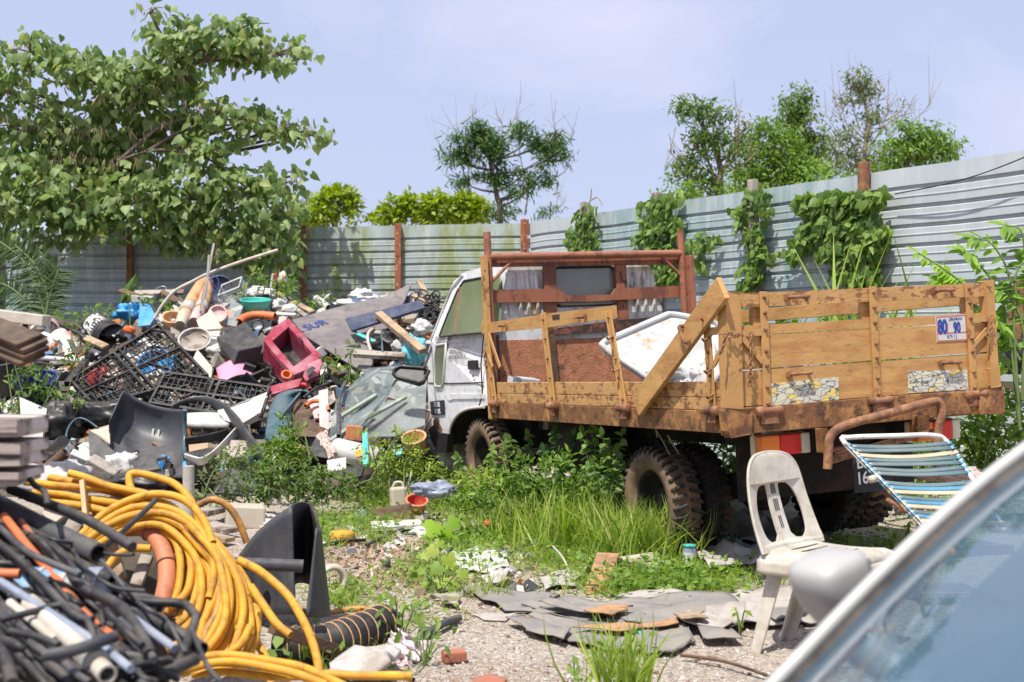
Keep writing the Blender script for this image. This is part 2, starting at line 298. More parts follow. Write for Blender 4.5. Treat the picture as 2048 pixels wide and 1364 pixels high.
m['conduit'] = mat('black_conduit', (.014, .015, .018), .55, dirt=(.05, .049, .05), amt=.35, ds=5, sharp=.35)
m['graypipe'] = mat('dark_grey_pipe', (.042, .044, .052), .5, dirt=(.09, .088, .09), amt=.35, ds=5, sharp=.35)
m['bluepipe'] = mat('blue_grey_pipe', (.19, .23, .32), .4, dirt=(.36, .39, .45), amt=.3, ds=5, sharp=.35)
m['pvc'] = mat('cream_pvc', (.58, .53, .46), .45, dirt=(.40, .34, .26), amt=.35, ds=4, sharp=.3)
m['tan'] = mat('tan_plastic', (.64, .37, .18), .5, dirt=(.42, .22, .10), amt=.35, ds=6, sharp=.25)
m['alu'] = mat('dull_aluminium', (.55, .56, .58), .4, metal=.7, dirt=(.35, .33, .3), amt=.3, sharp=.3)
m['galv'] = mat('galvanised_steel', (.47, .515, .525), .45, metal=.12, var=.10, vs=3, dirt=(.55, .60, .61), amt=.34, ds=4, sharp=.3, streak=.25, bump=.05)
m['galv_moss'] = mat('mossy_galvanised_steel', (.37, .43, .41), .5, metal=.15, var=.1, vs=3, dirt=(.27, .31, .13), amt=.46, ds=3.2, sharp=.16, dirt2=(.48, .54, .50), amt2=.24, ds2=5, streak=.25, bump=.05)
m['galv_wet'] = mat('stained_galvanised_steel', (.42, .48, .485), .45, metal=.12, var=.12, vs=3, dirt=(.29, .40, .40), amt=.42, ds=5, sharp=.14, dirt2=(.50, .56, .57), amt2=.3, ds2=7, streak=.16, bump=.05)
m['card'] = mat('grey_cardboard', (.52, .50, .48), .8, dirt=(.36, .32, .28), amt=.3, sharp=.3)
m['brown_card'] = mat('sodden_brown_board', (.45, .25, .12), .85, dirt=(.27, .15, .075), amt=.35, ds=5, bump=.3)
m['felt'] = mat('grey_roofing_felt', (.185, .18, .175), .9, dirt=(.31, .28, .245), amt=.45, ds=3, sharp=.35, bump=.35, bs=80)
m['feltp'] = mat('pale_roofing_sheet', (.45, .42, .385), .9, dirt=(.33, .29, .25), amt=.4, ds=4, sharp=.3, bump=.3)
m['cloth'] = mat('pinkish_cloth', (.66, .54, .58), .85, dirt=(.5, .4, .42), amt=.25, bump=.3, bs=25)
m['peach'] = mat('dusty_peach_cloth', (.58, .42, .37), .85, dirt=(.4, .3, .26), amt=.3, bump=.3)
m['sheet'] = mat('dirty_white_sheet', (.48, .46, .43), .8, dirt=(.34, .30, .25), amt=.35, bump=.3, bs=25)
m['brick'] = mat('red_brick', (.40, .14, .08), .9, dirt=(.28, .12, .08), amt=.4, bump=.4)
m['chair'] = mat('weathered_white_plastic', (.62, .585, .51), .5, var=.06, dirt=(.44, .39, .31), amt=.40, ds=5, sharp=.4, dirt2=(.30, .25, .18), amt2=.1, ds2=12, bump=.1)
m['silver'] = mat('silver_car_paint', (.42, .41, .39), .5, metal=.1, var=.03, bump=0, coat=.1)
m['lensO'] = mat('orange_lens', (.80, .22, .03), .25, var=.06, bump=.05); m['lensR'] = mat('red_lens', (.66, .03, .02), .25, var=.06, bump=.05); m['lensW'] = mat('yellowed_lens', (.62, .58, .42), .3, bump=.05)
m['ink'] = mat('black_ink', (.025, .025, .03), .7, bump=0); m['inkw'] = mat('white_ink', (.8, .8, .8), .6, bump=0); m['inkb'] = mat('blue_ink', (.03, .06, .28), .6, bump=0); m['inkr'] = mat('red_ink', (.55, .12, .08), .6, bump=0); m['inkg'] = mat('grey_ink', (.20, .19, .2), .7, bump=0)
m['bark'] = mat('grey_brown_bark', (.13, .095, .07), .9, dirt=(.25, .22, .19), amt=.3, ds=6, bump=.6, streak=.4)
m['twig'] = mat('dry_twig', (.30, .23, .16), .9); m['stem'] = mat('green_stem', (.13, .19, .06), .6)
m['stack'] = mat('split_grey_timber', (.60, .53, .49), .85, dirt=(.36, .30, .26), amt=.4, ds=5, sharp=.1, dirt2=(.05, .035, .03), amt2=.2, ds2=9, streak=.1, ax='X', bump=.9, bs=22)
m['soil'] = mat('dark_heap_soil', (.085, .065, .048), .95, dirt=(.045, .038, .026), amt=.45, ds=2.5, bump=.8, bs=20, sharp=.2)
# ============================================================ GROUND, HEAPS
def sst(x): x = max(0., min(1., x)); return x * x * (3 - 2 * x)
def nz(x, y, s, k=0): return mnoise.noise(Vector((x * s + k * 7.3, y * s - k * 3.1, k * 1.7)))
def gh(x, y):
    near = sst((16 - math.hypot(x, y - 6)) / 6)
    return near * (.035 * nz(x, y, .7, 1) + .012 * nz(x, y, 3.1, 2))
def gmat():
    g = bpy.data.materials.new('gravelly_earth'); g.use_nodes = True; t = g.node_tree; L = t.links.new; b = t.nodes['Principled BSDF']
    tc = _n(t, 'ShaderNodeTexCoord')
    def nn(s, d=8, ro=.65): n = _n(t, 'ShaderNodeTexNoise'); n.inputs['Scale'].default_value = s; n.inputs['Detail'].default_value = d; n.inputs['Roughness'].default_value = ro; L(tc.outputs['Object'], n.inputs['Vector']); return n.outputs[0]
    def mr(x, a, c, u=0, v=1): r = _n(t, 'ShaderNodeMapRange'); L(x, r.inputs[0]); r.inputs[1].default_value = a; r.inputs[2].default_value = c; r.inputs[3].default_value = u; r.inputs[4].default_value = v; return r.outputs[0]
    def mix(f, a, c):
        x = _n(t, 'ShaderNodeMixRGB'); L(f, x.inputs[0])
        for k, q in ((1, a), (2, c)):
            if isinstance(q, tuple): x.inputs[k].default_value = (*q, 1)
            else: L(q, x.inputs[k])
        return x.outputs[0]
    v = _n(t, 'ShaderNodeTexVoronoi'); v.inputs['Scale'].default_value = 55; L(tc.outputs['Object'], v.inputs['Vector'])
    v2 = _n(t, 'ShaderNodeTexVoronoi'); v2.inputs['Scale'].default_value = 130; L(tc.outputs['Object'], v2.inputs['Vector'])
    sp = _n(t, 'ShaderNodeSeparateColor'); L(v.outputs['Color'], sp.inputs[0]); sp2 = _n(t, 'ShaderNodeSeparateColor'); L(v2.outputs['Color'], sp2.inputs[0])
    c = mix(nn(1.3), (.335, .275, .21), (.415, .36, .295)); c = mix(mr(nn(.9, 10), .47, .60, 0, .75), c, (.29, .215, .15))
    c = mix(mr(sp.outputs[0], .62, .7, 0, .6), c, (.52, .475, .42)); c = mix(mr(sp.outputs[1], .80, .85, 0, .7), c, (.20, .16, .13)); c = mix(mr(sp2.outputs[0], .75, .8, 0, .55), c, (.55, .51, .455)); c = mix(mr(sp2.outputs[1], .82, .87, 0, .6), c, (.22, .15, .11))
    L(c, b.inputs['Base Color']); b.inputs['Roughness'].default_value = .95; b.inputs['Specular IOR Level'].default_value = .2
    ad = _n(t, 'ShaderNodeMath', operation='ADD'); L(mr(v.outputs['Distance'], 0, .6, 1, 0), ad.inputs[0]); L(nn(28, 6), ad.inputs[1])
    bp = _n(t, 'ShaderNodeBump'); bp.inputs['Strength'].default_value = .75; bp.inputs['Distance'].default_value = .015; L(ad.outputs[0], bp.inputs['Height']); L(bp.outputs[0], b.inputs['Normal'])
    return g
m['ground'] = gmat()
xs = [-600, -200, -60, -25, -14] + [-10 + .16 * i for i in range(110)] + [8, 10, 14, 25, 60, 200, 600]; ys = [-60, -20, -6, -2] + [.5 + .16 * i for i in range(98)] + [17, 20, 26, 40, 80, 200, 900]
mb = MB(); ny = len(ys)
mb.add([(x, y, gh(x, y)) for x in xs for y in ys], [(i * ny + j, (i + 1) * ny + j, (i + 1) * ny + j + 1, i * ny + j + 1) for i in range(len(xs) - 1) for j in range(ny - 1)], 0, True)
tag(mb.build('ground', m['ground']), kind='structure')
def mh(x, y):
    h = min((y - 11) * .454, 1.75 - max(0, y - 15.2) * .9)
    h *= sst((-.55 - x) / .75) if y < 12.5 else sst((-.35 - x) / .8)
    return h - .17 + .16 * nz(x, y, 1.4, 5) + .05 * nz(x, y, 5, 6)
mb = MB(); mb.grid(lambda u, v: V(-10 + 9.9 * u, 10.6 + 6.6 * v, mh(-10 + 9.9 * u, 10.6 + 6.6 * v)), 110, 80)
tag(mb.build('mound', m['soil']), kind='structure')
def hh(x, y):
    a = .58 * sst((y - 5.15) / .45) * sst((7.2 - y) / 1.0) * sst((-1.25 - x) / .4) * sst((5.5 + x) / 1); b = .5 * sst((4.4 - y) / .4) * sst((y - 1.9) / .5) * sst((-1.05 - x) / .3) * sst((5 + x) / 1)
    return max(a, b) - .05 + .05 * nz(x, y, 3, 8)
mb = MB(); mb.grid(lambda u, v: V(-5 + 4.3 * u, 1.8 + 5.6 * v, hh(-5 + 4.3 * u, 1.8 + 5.6 * v)), 90, 110)
tag(mb.build('terrain', m['soil']), kind='structure')

# ============================================================ FENCES
def prof(hgt):
    o = []; z = 0.0
    while z < hgt - .16: o += [(z, 0), (z + .055, .0), (z + .059, .006), (z + .067, .006), (z + .071, 0), (z + .118, 0), (z + .137, -.032), (z + .160, -.032), (z + .165, 0)]; z += .178
    return o + [(hgt, 0)]
def sheet(a, b, hgt, z0=0.0, sag=.006):
    a = Vector(a); b = Vector(b); d = (b - a).normalized(); n = Vector((d.y, -d.x, 0)); 
    if n.dot(Vector((0, 0, 0)) - (a + b) / 2) < 0: n = -n
    pr = prof(hgt); K = 14; mb = MB(); rr = random.random() * 9; vs = []
    for i in range(K + 1):
        u = i / K
        for z, o in pr: vs.append(a.lerp(b, u) + n * (o + sag * nz(u * 3, z * 1.3, 1, rr)) + Vector((0, 0, z0 + z + .012 * nz(u, 0, 2, rr))))
    k = len(pr); mb.add(vs, [(i * k + j, (i + 1) * k + j, (i + 1) * k + j + 1, i * k + j + 1) for i in range(K) for j in range(k - 1)]); return mb, n
random.seed(4)
A0 = Vector((.21, 17, 0)); AD = Vector((4.09, -6.5, 0))
def ft(px): k = (px - CX) / F; return (17 * k - .21) / (4.09 + 6.5 * k)
def FP(px, py, off=0.0): Y = 17 - 6.5 * ft(px); return P(px, py, Y - off)
def LP(px, py, off=0.0):
    k = (px - CX) / F; pts = [(.21, 17), (-2.91, 17.6), (-7.45, 18.2)]
    a, b = (pts[0], pts[1]) if px > 610 else (pts[1], pts[2]); dx = b[0] - a[0]; dy = b[1] - a[1]; t = (k * a[1] - a[0]) / (dx - k * dy); return P(px, py, a[1] + dy * t - off)
fr = thing('metal_fence', 'tall bright corrugated steel hoarding rising behind the truck', 'fence', at(A0 + AD * .5))
edges = [1058, 1178, 1325, 1515, 1738, 2075, 2350]
for i in range(6):
    a = A0 + AD * ft(edges[i]); b = A0 + AD * ft(edges[i + 1]); mb, n = sheet(a, b, 3.0, 0)
    mb.build('sheet', m['galv'] if i in (0, 4, 5) else m['galv_wet'], fr)
nR = Vector((AD.y, -AD.x, 0)).normalized()
for i, px in enumerate(edges[:6]):
    b = A0 + AD * ft(px) + nR * .07; hgt = [3.05, 3.15, 3.13, 3.1, 3.1, 3.05][i]; mb = MB()
    mb.box(b + V(0, 0, hgt / 2), (.085, .085, hgt), eul(0, 0, -57.8))
    mb.build('post', m['rust_post'] if i == 0 else (m['rust'] if i in (4, 5) else m['graywood']), fr, bevel=.006)
fl = thing('metal_fence', 'long moss streaked corrugated hoarding behind the junk mound', 'fence', at((-3.5, 17.5, 0)))
pl = [(.20, 17.0), (-1.56, 17.34), (-2.91, 17.6), (-5.45, 17.94), (-7.45, 18.2), (-10.2, 18.5)]
for i in range(5):
    mb, n = sheet((*pl[i], 0), (*pl[i + 1], 0), 3.0); mb.build('sheet', m['galv_moss'] if i < 2 else m['galv_wet'], fl)
    q = Vector((*pl[i + 1], 0)) + n * .07; mb = MB(); mb.box(q + V(0, 0, 1.51), (.085, .085, 3.02)); mb.build('post', m['rust_post'] if i == 0 else m['rust'], fl, bevel=.006)
mb = MB(); mb.tube(spl([FP(2120, 285, .12), FP(1990, 338, .15), FP(1900, 366, .15), FP(1790, 388, .12)]), .006, 5); one(mb, 'cable', m['rubber'], 'thin slack cable strung across the bright hoarding', 'cable')

# ============================================================ TRUCK
L_, W_ = 3.58, 1.944
TM = Matrix.Translation((1.2343, 6.9809, .8805)) @ Matrix.Rotation(.4045, 4, 'Z') @ Matrix.Rotation(-.0312, 4, 'X') @ Matrix.Rotation(-.0435, 4, 'Y')
TI = TM.inverted()
def U(px, py, ax, val):                                # photo pixel onto a plane of the truck (0 = side, 1 = across)
    d = (TI.to_3x3() @ Vector(((px - CX) / F, 1, -(py - CY) / F))); o = TI @ Vector((0, 0, H)); return o + d * ((val - o[ax]) / d[ax])
def S(px, py, x=0.0): return U(px, py, 0, x)
def B(px, py, y=0.0): return U(px, py, 1, y)
tr = thing('flatbed_truck', 'abandoned white cab flatbed truck with ochre wooden tray sides', 'truck', TM)
def tp(mb, name, mt, parent=tr, **k): return mb.build(name, mt, parent, local=True, **k)
# bed floor and rusty frame beams
mb = MB(); mb.box((W_ / 2, L_ / 2, .135), (W_ - .06, L_ - .06, .05))
for i in range(6): mb.box((W_ / 2, .35 + .58 * i, .065), (W_ - .08, .07, .09))
tp(mb, 'bed_floor', m['dark'])
mb = MB(); mb.box((.022, L_ / 2, .062), (.044, L_ - .004, .125)); mb.box((.05, L_ / 2, .004), (.1, L_ - .01, .008)); tp(mb, 'side_beam', m['beam'], bevel=.006)
mb = MB(); mb.box((W_ - .022, L_ / 2, .062), (.044, L_ - .004, .125)); tp(mb, 'side_beam', m['beam'], bevel=.006)
mb = MB(); mb.box((W_ / 2 + .01, -.002, .07), (W_ - .09, .044, .148)); mb.box((W_ / 2, .03, .0), (W_ - .1, .1, .012)); mb.box((W_ - .07, -.028, .065), (.18, .01, .15)); mb.box((W_ - .38, -.027, .07), (.26, .008, .135)); tp(mb, 'rear_beam', m['beam'], bevel=.006)
# left side: two boards
sb = MB(); sb.box((.024, L_ / 2 - .03, .247), (.03, L_ - .22, .089)); sb.box((.024, L_ / 2 - .03, .163), (.03, L_ - .2, .073)); sd = tp(sb, 'side_board', m['yellow_chip'], bevel=.004)
sb = MB(); sb.box((W_ - .024, L_ / 2, .21), (.03, L_ - .2, .17)); sb.box((W_ - .024, L_ / 2, .72), (.03, L_ - .2, .10)); tp(sb, 'side_board', m['yellow_board'], bevel=.004)
def quadp(pxs, ax, val, th):                            # board seen face-on: outline on a truck plane, thickness away from it
    p = [U(x, y, ax, val) for x, y in pxs]; t = Vector((0, 0, 0)); t[ax] = th; return MB().prism(p, t)
# stakes along the side
for k, (t0, b0, wd) in enumerate([((970, 640), (991, 806), .05), ((1087, 626), (1108, 810), .055), ((1217, 622), (1250, 814), .055), ((1411, 592), (1427, 819), .05)]):
    a = S(*t0, -.008); b = S(*b0, -.008); mb = MB(); mb.beam(b, a, wd, .012, (1, 0, 0)); mb.beam(b + V(.0, wd / 2, 0), a + V(.0, wd / 2, 0), .008, .03, (1, 0, 0))
    hb = mb; d = (a - b).normalized()
    for q in (.08, .3, .5, .72, .93):
        p = b.lerp(a, q); hb.lathe([(.0, -.016), (.009, -.014), (.012, -.004), (.012, 0)], 8, frame(p + V(-.004, 0, 0), V(0, 1, 0), V(0, 0, 1), V(1, 0, 0)), 1)
    if k in (2, 3):
        for q in (.38, .72) if k == 2 else (.12, .34, .62, .8): p = b.lerp(a, q); hb.tube([p + V(.02, 0, .02), p + V(-.06, -.045, -.01), p + V(-.075, -.05, .005)], .008, 6, 1)
    st = tp(mb, 'side_stake', [m['yellow_paint'], m['rust']], bevel=.002)
    hg = MB(); c = b + V(-.012, 0, -.005); hg.lathe([(0, -.075), (.026, -.072), (.03, -.05), (.03, -.018), (.024, -.015), (.024, .015), (.03, .018), (.03, .05), (.026, .072), (0, .075)], 12, frame(c, V(1, 0, 0), V(0, 0, 1), V(0, 1, 0))); hg.box(c + V(.004, 0, -.04), (.03, .085, .065)); tp(hg, 'hinge', m['rust'], st, bevel=.003)
for (pts) in ([(977, 668), (1000, 735), (1004, 745)], [(985, 735), (970, 700), (975, 715)]):
    mb = MB(); q = [S(x, y, -.02) for x, y in pts]; mb.beam(q[0], q[1], .035, .01, (1, 0, 0)); tp(mb, 'stake_brace', m['yellow_paint'])
mb = MB(); a, b, c = S(1421, 663, -.015), S(1457, 659, -.015), S(1428, 730, -.015); mb.beam(a, b, .045, .01, (1, 0, 0)); mb.beam(b + V(0, 0, -.03), c, .032, .01, (1, 0, 0)); tp(mb, 'stake_brace', m['yellow_paint'])
# broken rail and fallen diagonal rail
rl = MB().prism([S(x, y, -.002) for x, y in [(962, 647), (1090, 628), (1226, 611), (1228, 636), (1096, 655), (963, 667)]], (.026, 0, 0)); ro = tp(rl, 'side_rail', m['yellow_board'], bevel=.003, label='broken upper ochre side rail')
def handle(px, py, ax, val, ln=.12, par=None, rot=0):
    p = U(px, py, ax, val); d = V(0, 1, 0) if ax == 0 else V(1, 0, 0); o = V(-1, 0, 0) if ax == 0 else V(0, -1, 0); mb = MB(); d = d * math.cos(R(rot)) + V(0, 0, 1) * math.sin(R(rot))
    mb.tube(spl([p - d * ln / 2 - o * .004, p - d * ln / 2 + o * .028, p - d * ln * .3 + o * .034, p + d * ln * .3 + o * .034, p + d * ln / 2 + o * .028, p + d * ln / 2 - o * .004], 3), .011, 7); mb.box(p - d * ln * .55 + o * .004, (.03, .03, .03)); tp(mb, 'handle', m['rust'], par or tr, bevel=.003)
handle(1009, 651, 0, -.004, .08, ro); handle(1165, 634, 0, -.004, .09, ro)
mb = MB(); p = S(1112, 634, -.003); mb.box(p, (.004, .12, .035)); tp(mb, 'worn_patch', m['rotwood'], ro)
dg = MB(); dg.beam(S(1275, 812, -.045), S(1447, 575, -.045), .145, .032, (1, 0, 0)); do = tp(dg, 'side_rail', m['yellow_board'], bevel=.004, label='fallen ochre rail leaning diagonally across the tray side')
handle(1373, 668, 0, -.06, .11, do, 58)
# corner posts
for nm, pts, ax, val, th, mt in [('corner_post', [(1453, 585), (1480, 585), (1487, 868), (1462, 870)], 1, -.03, .09, 'yellow_paint'), ('corner_post', [(1974, 562), (1987, 561), (1996, 735), (1983, 738)], 1, -.03, .07, 'yellow_paint'), ('corner_post', [(1982, 736), (1998, 734), (2001, 772), (1984, 774)], 1, -.035, .08, 'yellow_paint')]:
    tp(quadp(pts, ax, val, th), nm, m[mt], bevel=.006)
tp(quadp([(1452, 820), (1502, 820), (1502, 868), (1463, 872), (1455, 862)], 1, -.036, .06), 'corner_bracket', m['beam'], bevel=.012)
tp(quadp([(1961, 778), (2003, 776), (2003, 826), (1961, 826)], 1, -.045, .1), 'corner_bracket', m['beam'], bevel=.008)
mb = MB(); mb.box((.0, L_ - .03, .66), (.05, .05, 1.34)); mb.box((.03, L_ + .01, .66), (.06, .012, 1.36)); tp(mb, 'corner_post', m['yellow_paint'], bevel=.004)
mb = MB(); mb.box((W_ - .0, L_ - .05, .65), (.05, .07, 1.3)); tp(mb, 'corner_post', m['redpost'], bevel=.004)
# tailgate
tg = MB()
def span(y0l, y0r, y1l, y1r, x0=1480, x1=1978, yv=0.0, th=.03):
    return [B(x0, y0l, yv), B(x1, y0r, yv), B(x1, y1r, yv), B(x0, y1l, yv)], V(0, th, 0)
for q in [(587, 566, 615, 592, 1478, 1973), (652, 625, 671, 643), (673, 645, 740, 703), (743, 706, 813, 776)]:
    tg.prism(*span(*q), 1 if q[0] == 587 else 0)
tgo = tp(tg, 'tailgate', [m['yellow_board'], m['yellow_chip']], bevel=.004)
for pts in ([(1505, 612), (1520, 611), (1523, 655), (1507, 656)], [(1724, 600), (1740, 599), (1740, 640), (1724, 641)], [(1927, 590), (1938, 589), (1940, 630), (1929, 631)]): tp(quadp(pts, 1, .03, .04), 'stud', m['yellow_board'], tgo)
for k, (t0, b0) in enumerate([((1527, 583), (1535, 822)), ((1745, 573), (1756, 802)), ((1936, 566), (1948, 788))]):
    a = B(*t0, -.012); b = B(*b0, -.012); mb = MB(); mb.beam(b, a, .05, .012, (0, 1, 0))
    for q in (.06, .2, .38, .5, .68, .82, .95): mb.lathe([(0, -.016), (.01, -.014), (.013, -.003), (.013, 0)], 8, frame(b.lerp(a, q) + V(0, -.005, 0), V(1, 0, 0), V(0, 0, 1), V(0, 1, 0)), 1)
    tp(mb, 'strap', [m['yellow_paint'], m['rust']], tgo, bevel=.002)
    hg = MB(); c = b + V(0, -.015, 0); hg.lathe([(0, -.09), (.024, -.087), (.03, -.06), (.022, -.03), (.022, .03), (.03, .06), (.024, .087), (0, .09)], 12, frame(c, V(0, 1, 0), V(0, 0, 1), V(1, 0, 0))); hg.box(c + V(0, .005, -.045), (.12, .03, .055)); tp(hg, 'hinge', m['rust'], tgo, bevel=.003)
for px, py in ((1593, 594), (1884, 581), (1598, 747), (1899, 725)): handle(px, py, 1, -.003, .13, tgo)
for pts in ([(1477, 660), (1524, 657), (1524, 671), (1478, 674)], [(1476, 672), (1486, 668), (1527, 718), (1524, 729)], [(1943, 632), (1975, 630), (1976, 643), (1943, 645)], [(1945, 687), (1973, 655), (1977, 664), (1947, 697)]): tp(quadp(pts, 1, -.02, .012), 'corner_brace', m['yellow_paint'], tgo)
def chain(p0, p1, n, par, sag=.02):
    mb = MB()
    for i in range(n):
        t = (i + .5) / n; c = p0.lerp(p1, t) - Vector((0, 0, sag * 4 * t * (1 - t))); d = (p1 - p0).normalized(); e = d.orthogonal().normalized() if i % 2 else d.cross(d.orthogonal()).normalized(); l = (p1 - p0).length / n * .72
        mb.tube([c + d * l * math.cos(a) + e * .010 * math.sin(a) for a in [k * math.pi / 4 for k in range(8)]], .004, 5, closed=True)
    return tp(mb, 'chain', m['rust'], par)
chain(B(1502, 664, -.05), B(1500, 770, -.05), 11, tgo); chain(B(1985, 630, -.06), B(1975, 672, -.06), 7, tgo); chain(B(1452, 665, -.06), B(1440, 705, -.06), 6, tgo); chain(S(968, 700, -.04), S(972, 735, -.04), 6, tr); chain(B(1456, 664, -.06), B(1482, 666, -.06), 4, tgo)
# stickers with crazed marble pattern, speed limit sign
def crazed():
    g = bpy.data.materials.new('crazed_marble_vinyl'); g.use_nodes = True; t = g.node_tree; L = t.links.new; b = t.nodes['Principled BSDF']; tc = _n(t, 'ShaderNodeTexCoord')
    mp = _n(t, 'ShaderNodeMapping'); mp.inputs['Scale'].default_value = (1, 1, 2.1); L(tc.outputs['Object'], mp.inputs[0]); n = _n(t, 'ShaderNodeTexNoise'); n.inputs['Scale'].default_value = 9; L(mp.outputs[0], n.inputs['Vector'])
    ad = _n(t, 'ShaderNodeMixRGB', blend_type='LINEAR_LIGHT'); ad.inputs[0].default_value = .06; L(mp.outputs[0], ad.inputs[1]); L(n.outputs['Color'], ad.inputs[2])
    v = _n(t, 'ShaderNodeTexVoronoi', feature='DISTANCE_TO_EDGE'); v.inputs['Scale'].default_value = 17; L(ad.outputs[0], v.inputs['Vector']); r = _n(t, 'ShaderNodeMapRange'); r.inputs[1].default_value = .03; r.inputs[2].default_value = .06; L(v.outputs[0], r.inputs[0])
    v2 = _n(t, 'ShaderNodeTexVoronoi'); v2.inputs['Scale'].default_value = 17; L(ad.outputs[0], v2.inputs['Vector']); s = _n(t, 'ShaderNodeSeparateColor'); L(v2.outputs['Color'], s.inputs[0]); c = _n(t, 'ShaderNodeValToRGB'); c.color_ramp.interpolation = 'CONSTANT'; e = c.color_ramp.elements; e[0].color = (.55, .55, .48, 1); e[1].position = .55; e[1].color = (.62, .60, .42, 1); x = e.new(.82); x.color = (.70, .55, .16, 1); L(s.outputs[0], c.inputs[0])
    mx = _n(t, 'ShaderNodeMixRGB'); mx.inputs[1].default_value = (.13, .13, .11, 1); L(r.outputs[0], mx.inputs[0]); L(c.outputs[0], mx.inputs[2]); L(mx.outputs[0], b.inputs['Base Color']); b.inputs['Roughness'].default_value = .35; return g
m['crazed'] = crazed()
for pts in ([(1541, 767), (1677, 754), (1678, 799), (1543, 812)], [(1816, 742), (1934, 740), (1937, 779), (1817, 786)]): tp(quadp(pts, 1, -.004, .0035), 'reflective_panel', m['crazed'], tgo)
spn = tp(quadp([(1871, 632), (1933, 628), (1935, 681), (1874, 684)], 1, -.004, .0035), 'speed_sign', m['white'], tgo, label='white 80/90 km/h speed limit plate with worn edge')
def onB(px, py, y): q = B(px, py, y); return TM @ frame(q, V(1, 0, 0), V(0, 0, 1), V(0, -1, 0))
def onS(px, py, x): q = S(px, py, x); return TM @ frame(q, V(0, -1, 0), V(0, 0, 1), V(-1, 0, 0))
text('80', .115, m['inkb'], onB(1885, 655, -.005), tgo, sx=.62, bold=.006); text('90', .088, m['inkb'], onB(1914, 656, -.005), tgo, sx=.62, bold=.005); text('LEBUHRAYA', .026, m['inkb'], onB(1911, 638, -.005), tgo, sx=.72); text('KM / J', .034, m['inkb'], onB(1904, 673, -.005), tgo, sx=.9)
mb = MB()
for a, b in (((1873, 634), (1931, 630)), ((1876, 682), (1934, 679)), ((1873, 634), (1876, 682)), ((1931, 630), (1934, 679)), ((1895, 647), (1896, 667)), ((1875, 667), (1933, 664))): mb.beam(B(*a, -.005), B(*b, -.005), .006, .001, (0, 1, 0))
tp(mb, 'sign_border', m['inkr'], tgo)
# headboard
hp = tp(MB().tube([V(.05, L_, .0), V(.05, L_, 1.53)], .031, 12), 'headboard_post', m['redpost']); tp(MB().tube([V(W_ - .05, L_, .0), V(W_ - .05, L_, 1.53)], .031, 12), 'headboard_post', m['redpost'])
tp(MB().tube([V(.05, L_, 1.325), V(W_ - .05, L_, 1.325)], .032, 12), 'headboard_bar', m['redpost'])
for a, b in (((985, 562), (1027, 518)), ((1322, 512), (1363, 553))): tp(MB().tube([B(*a, L_ + .0), B(*b, L_ + .0)], .015, 8), 'headboard_brace', m['redpost'])
hb = MB()
yv = L_ + .05
for pts in ([(964, 514), (1374, 505), (1375, 528), (965, 534)], [(1088, 530), (1112, 530), (1115, 668), (1091, 668)], [(1231, 528), (1252, 528), (1259, 668), (1238, 668)]): hb.prism([B(x, y, yv) for x, y in pts], (0, .03, 0))
hbo = tp(hb, 'headboard', m['redwood'], bevel=.003)
for pts, mt in (([(968, 581), (1060, 578), (1122, 577), (1131, 590), (1180, 590), (1224, 589), (1232, 577), (1368, 571), (1370, 594), (1232, 600), (1180, 603), (968, 605)], 'redwood'), ([(1085, 668), (1120, 655), (1240, 640), (1362, 629), (1364, 649), (1240, 661), (1130, 668)], 'rotwood')): tp(quadp(pts, 1, L_ + .02, .028), 'headboard_plank', m[mt], bevel=.004)
tp(quadp([(990, 658), (1360, 645), (1362, 672), (992, 682)], 1, L_ + .06, .03), 'headboard_rail', m['pale'])
tp(quadp([(993, 681), (1362, 671), (1366, 772), (997, 780)], 1, L_ + .05, .02), 'checker_plate', m['plate'])
for pts in ([(1098, 655), (1108, 655), (1118, 765), (1106, 765)], [(990, 670), (998, 670), (1001, 765), (992, 765)]): tp(quadp(pts, 1, L_ + .02, .025), 'headboard_stud', m['brownwood'])
# cab
YB = L_ + .13
def sx(z): return .1 + .30 * max(0, z - .70)
def CS(px, py, o=0.0):
    x = .1
    for _ in range(4): q = S(px, py, x); x = sx(q.z)
    q = S(px, py, x - o); return q
pr = [(YB, .10), (YB, 1.30)] + [(CS(x, y).y, CS(x, y).z) for x, y in [(932, 543), (908, 562), (893, 600), (878, 640), (863, 682), (857, 700), (856, 760), (857, 830), (866, 890), (897, 878), (900, 856), (908, 838), (921, 823), (940, 815), (966, 812)]]
cb = MB(); nP = len(pr); lf = [V(sx(z), y, z) for y, z in pr]; rt = [V(W_ - .05 - sx(z), y, z) for y, z in pr]
tri = tessellate_polygon([[Vector((y, z, 0)) for y, z in pr]])
cb.add(lf + rt, [tuple(t) for t in tri] + [tuple(i + nP for i in reversed(t)) for t in tri]); cb.add(lf + rt, [(i, (i + 1) % nP, nP + (i + 1) % nP, nP + i) for i in range(nP)])
cab = tp(cb, 'cab', m['white_paint'], bevel=.025)
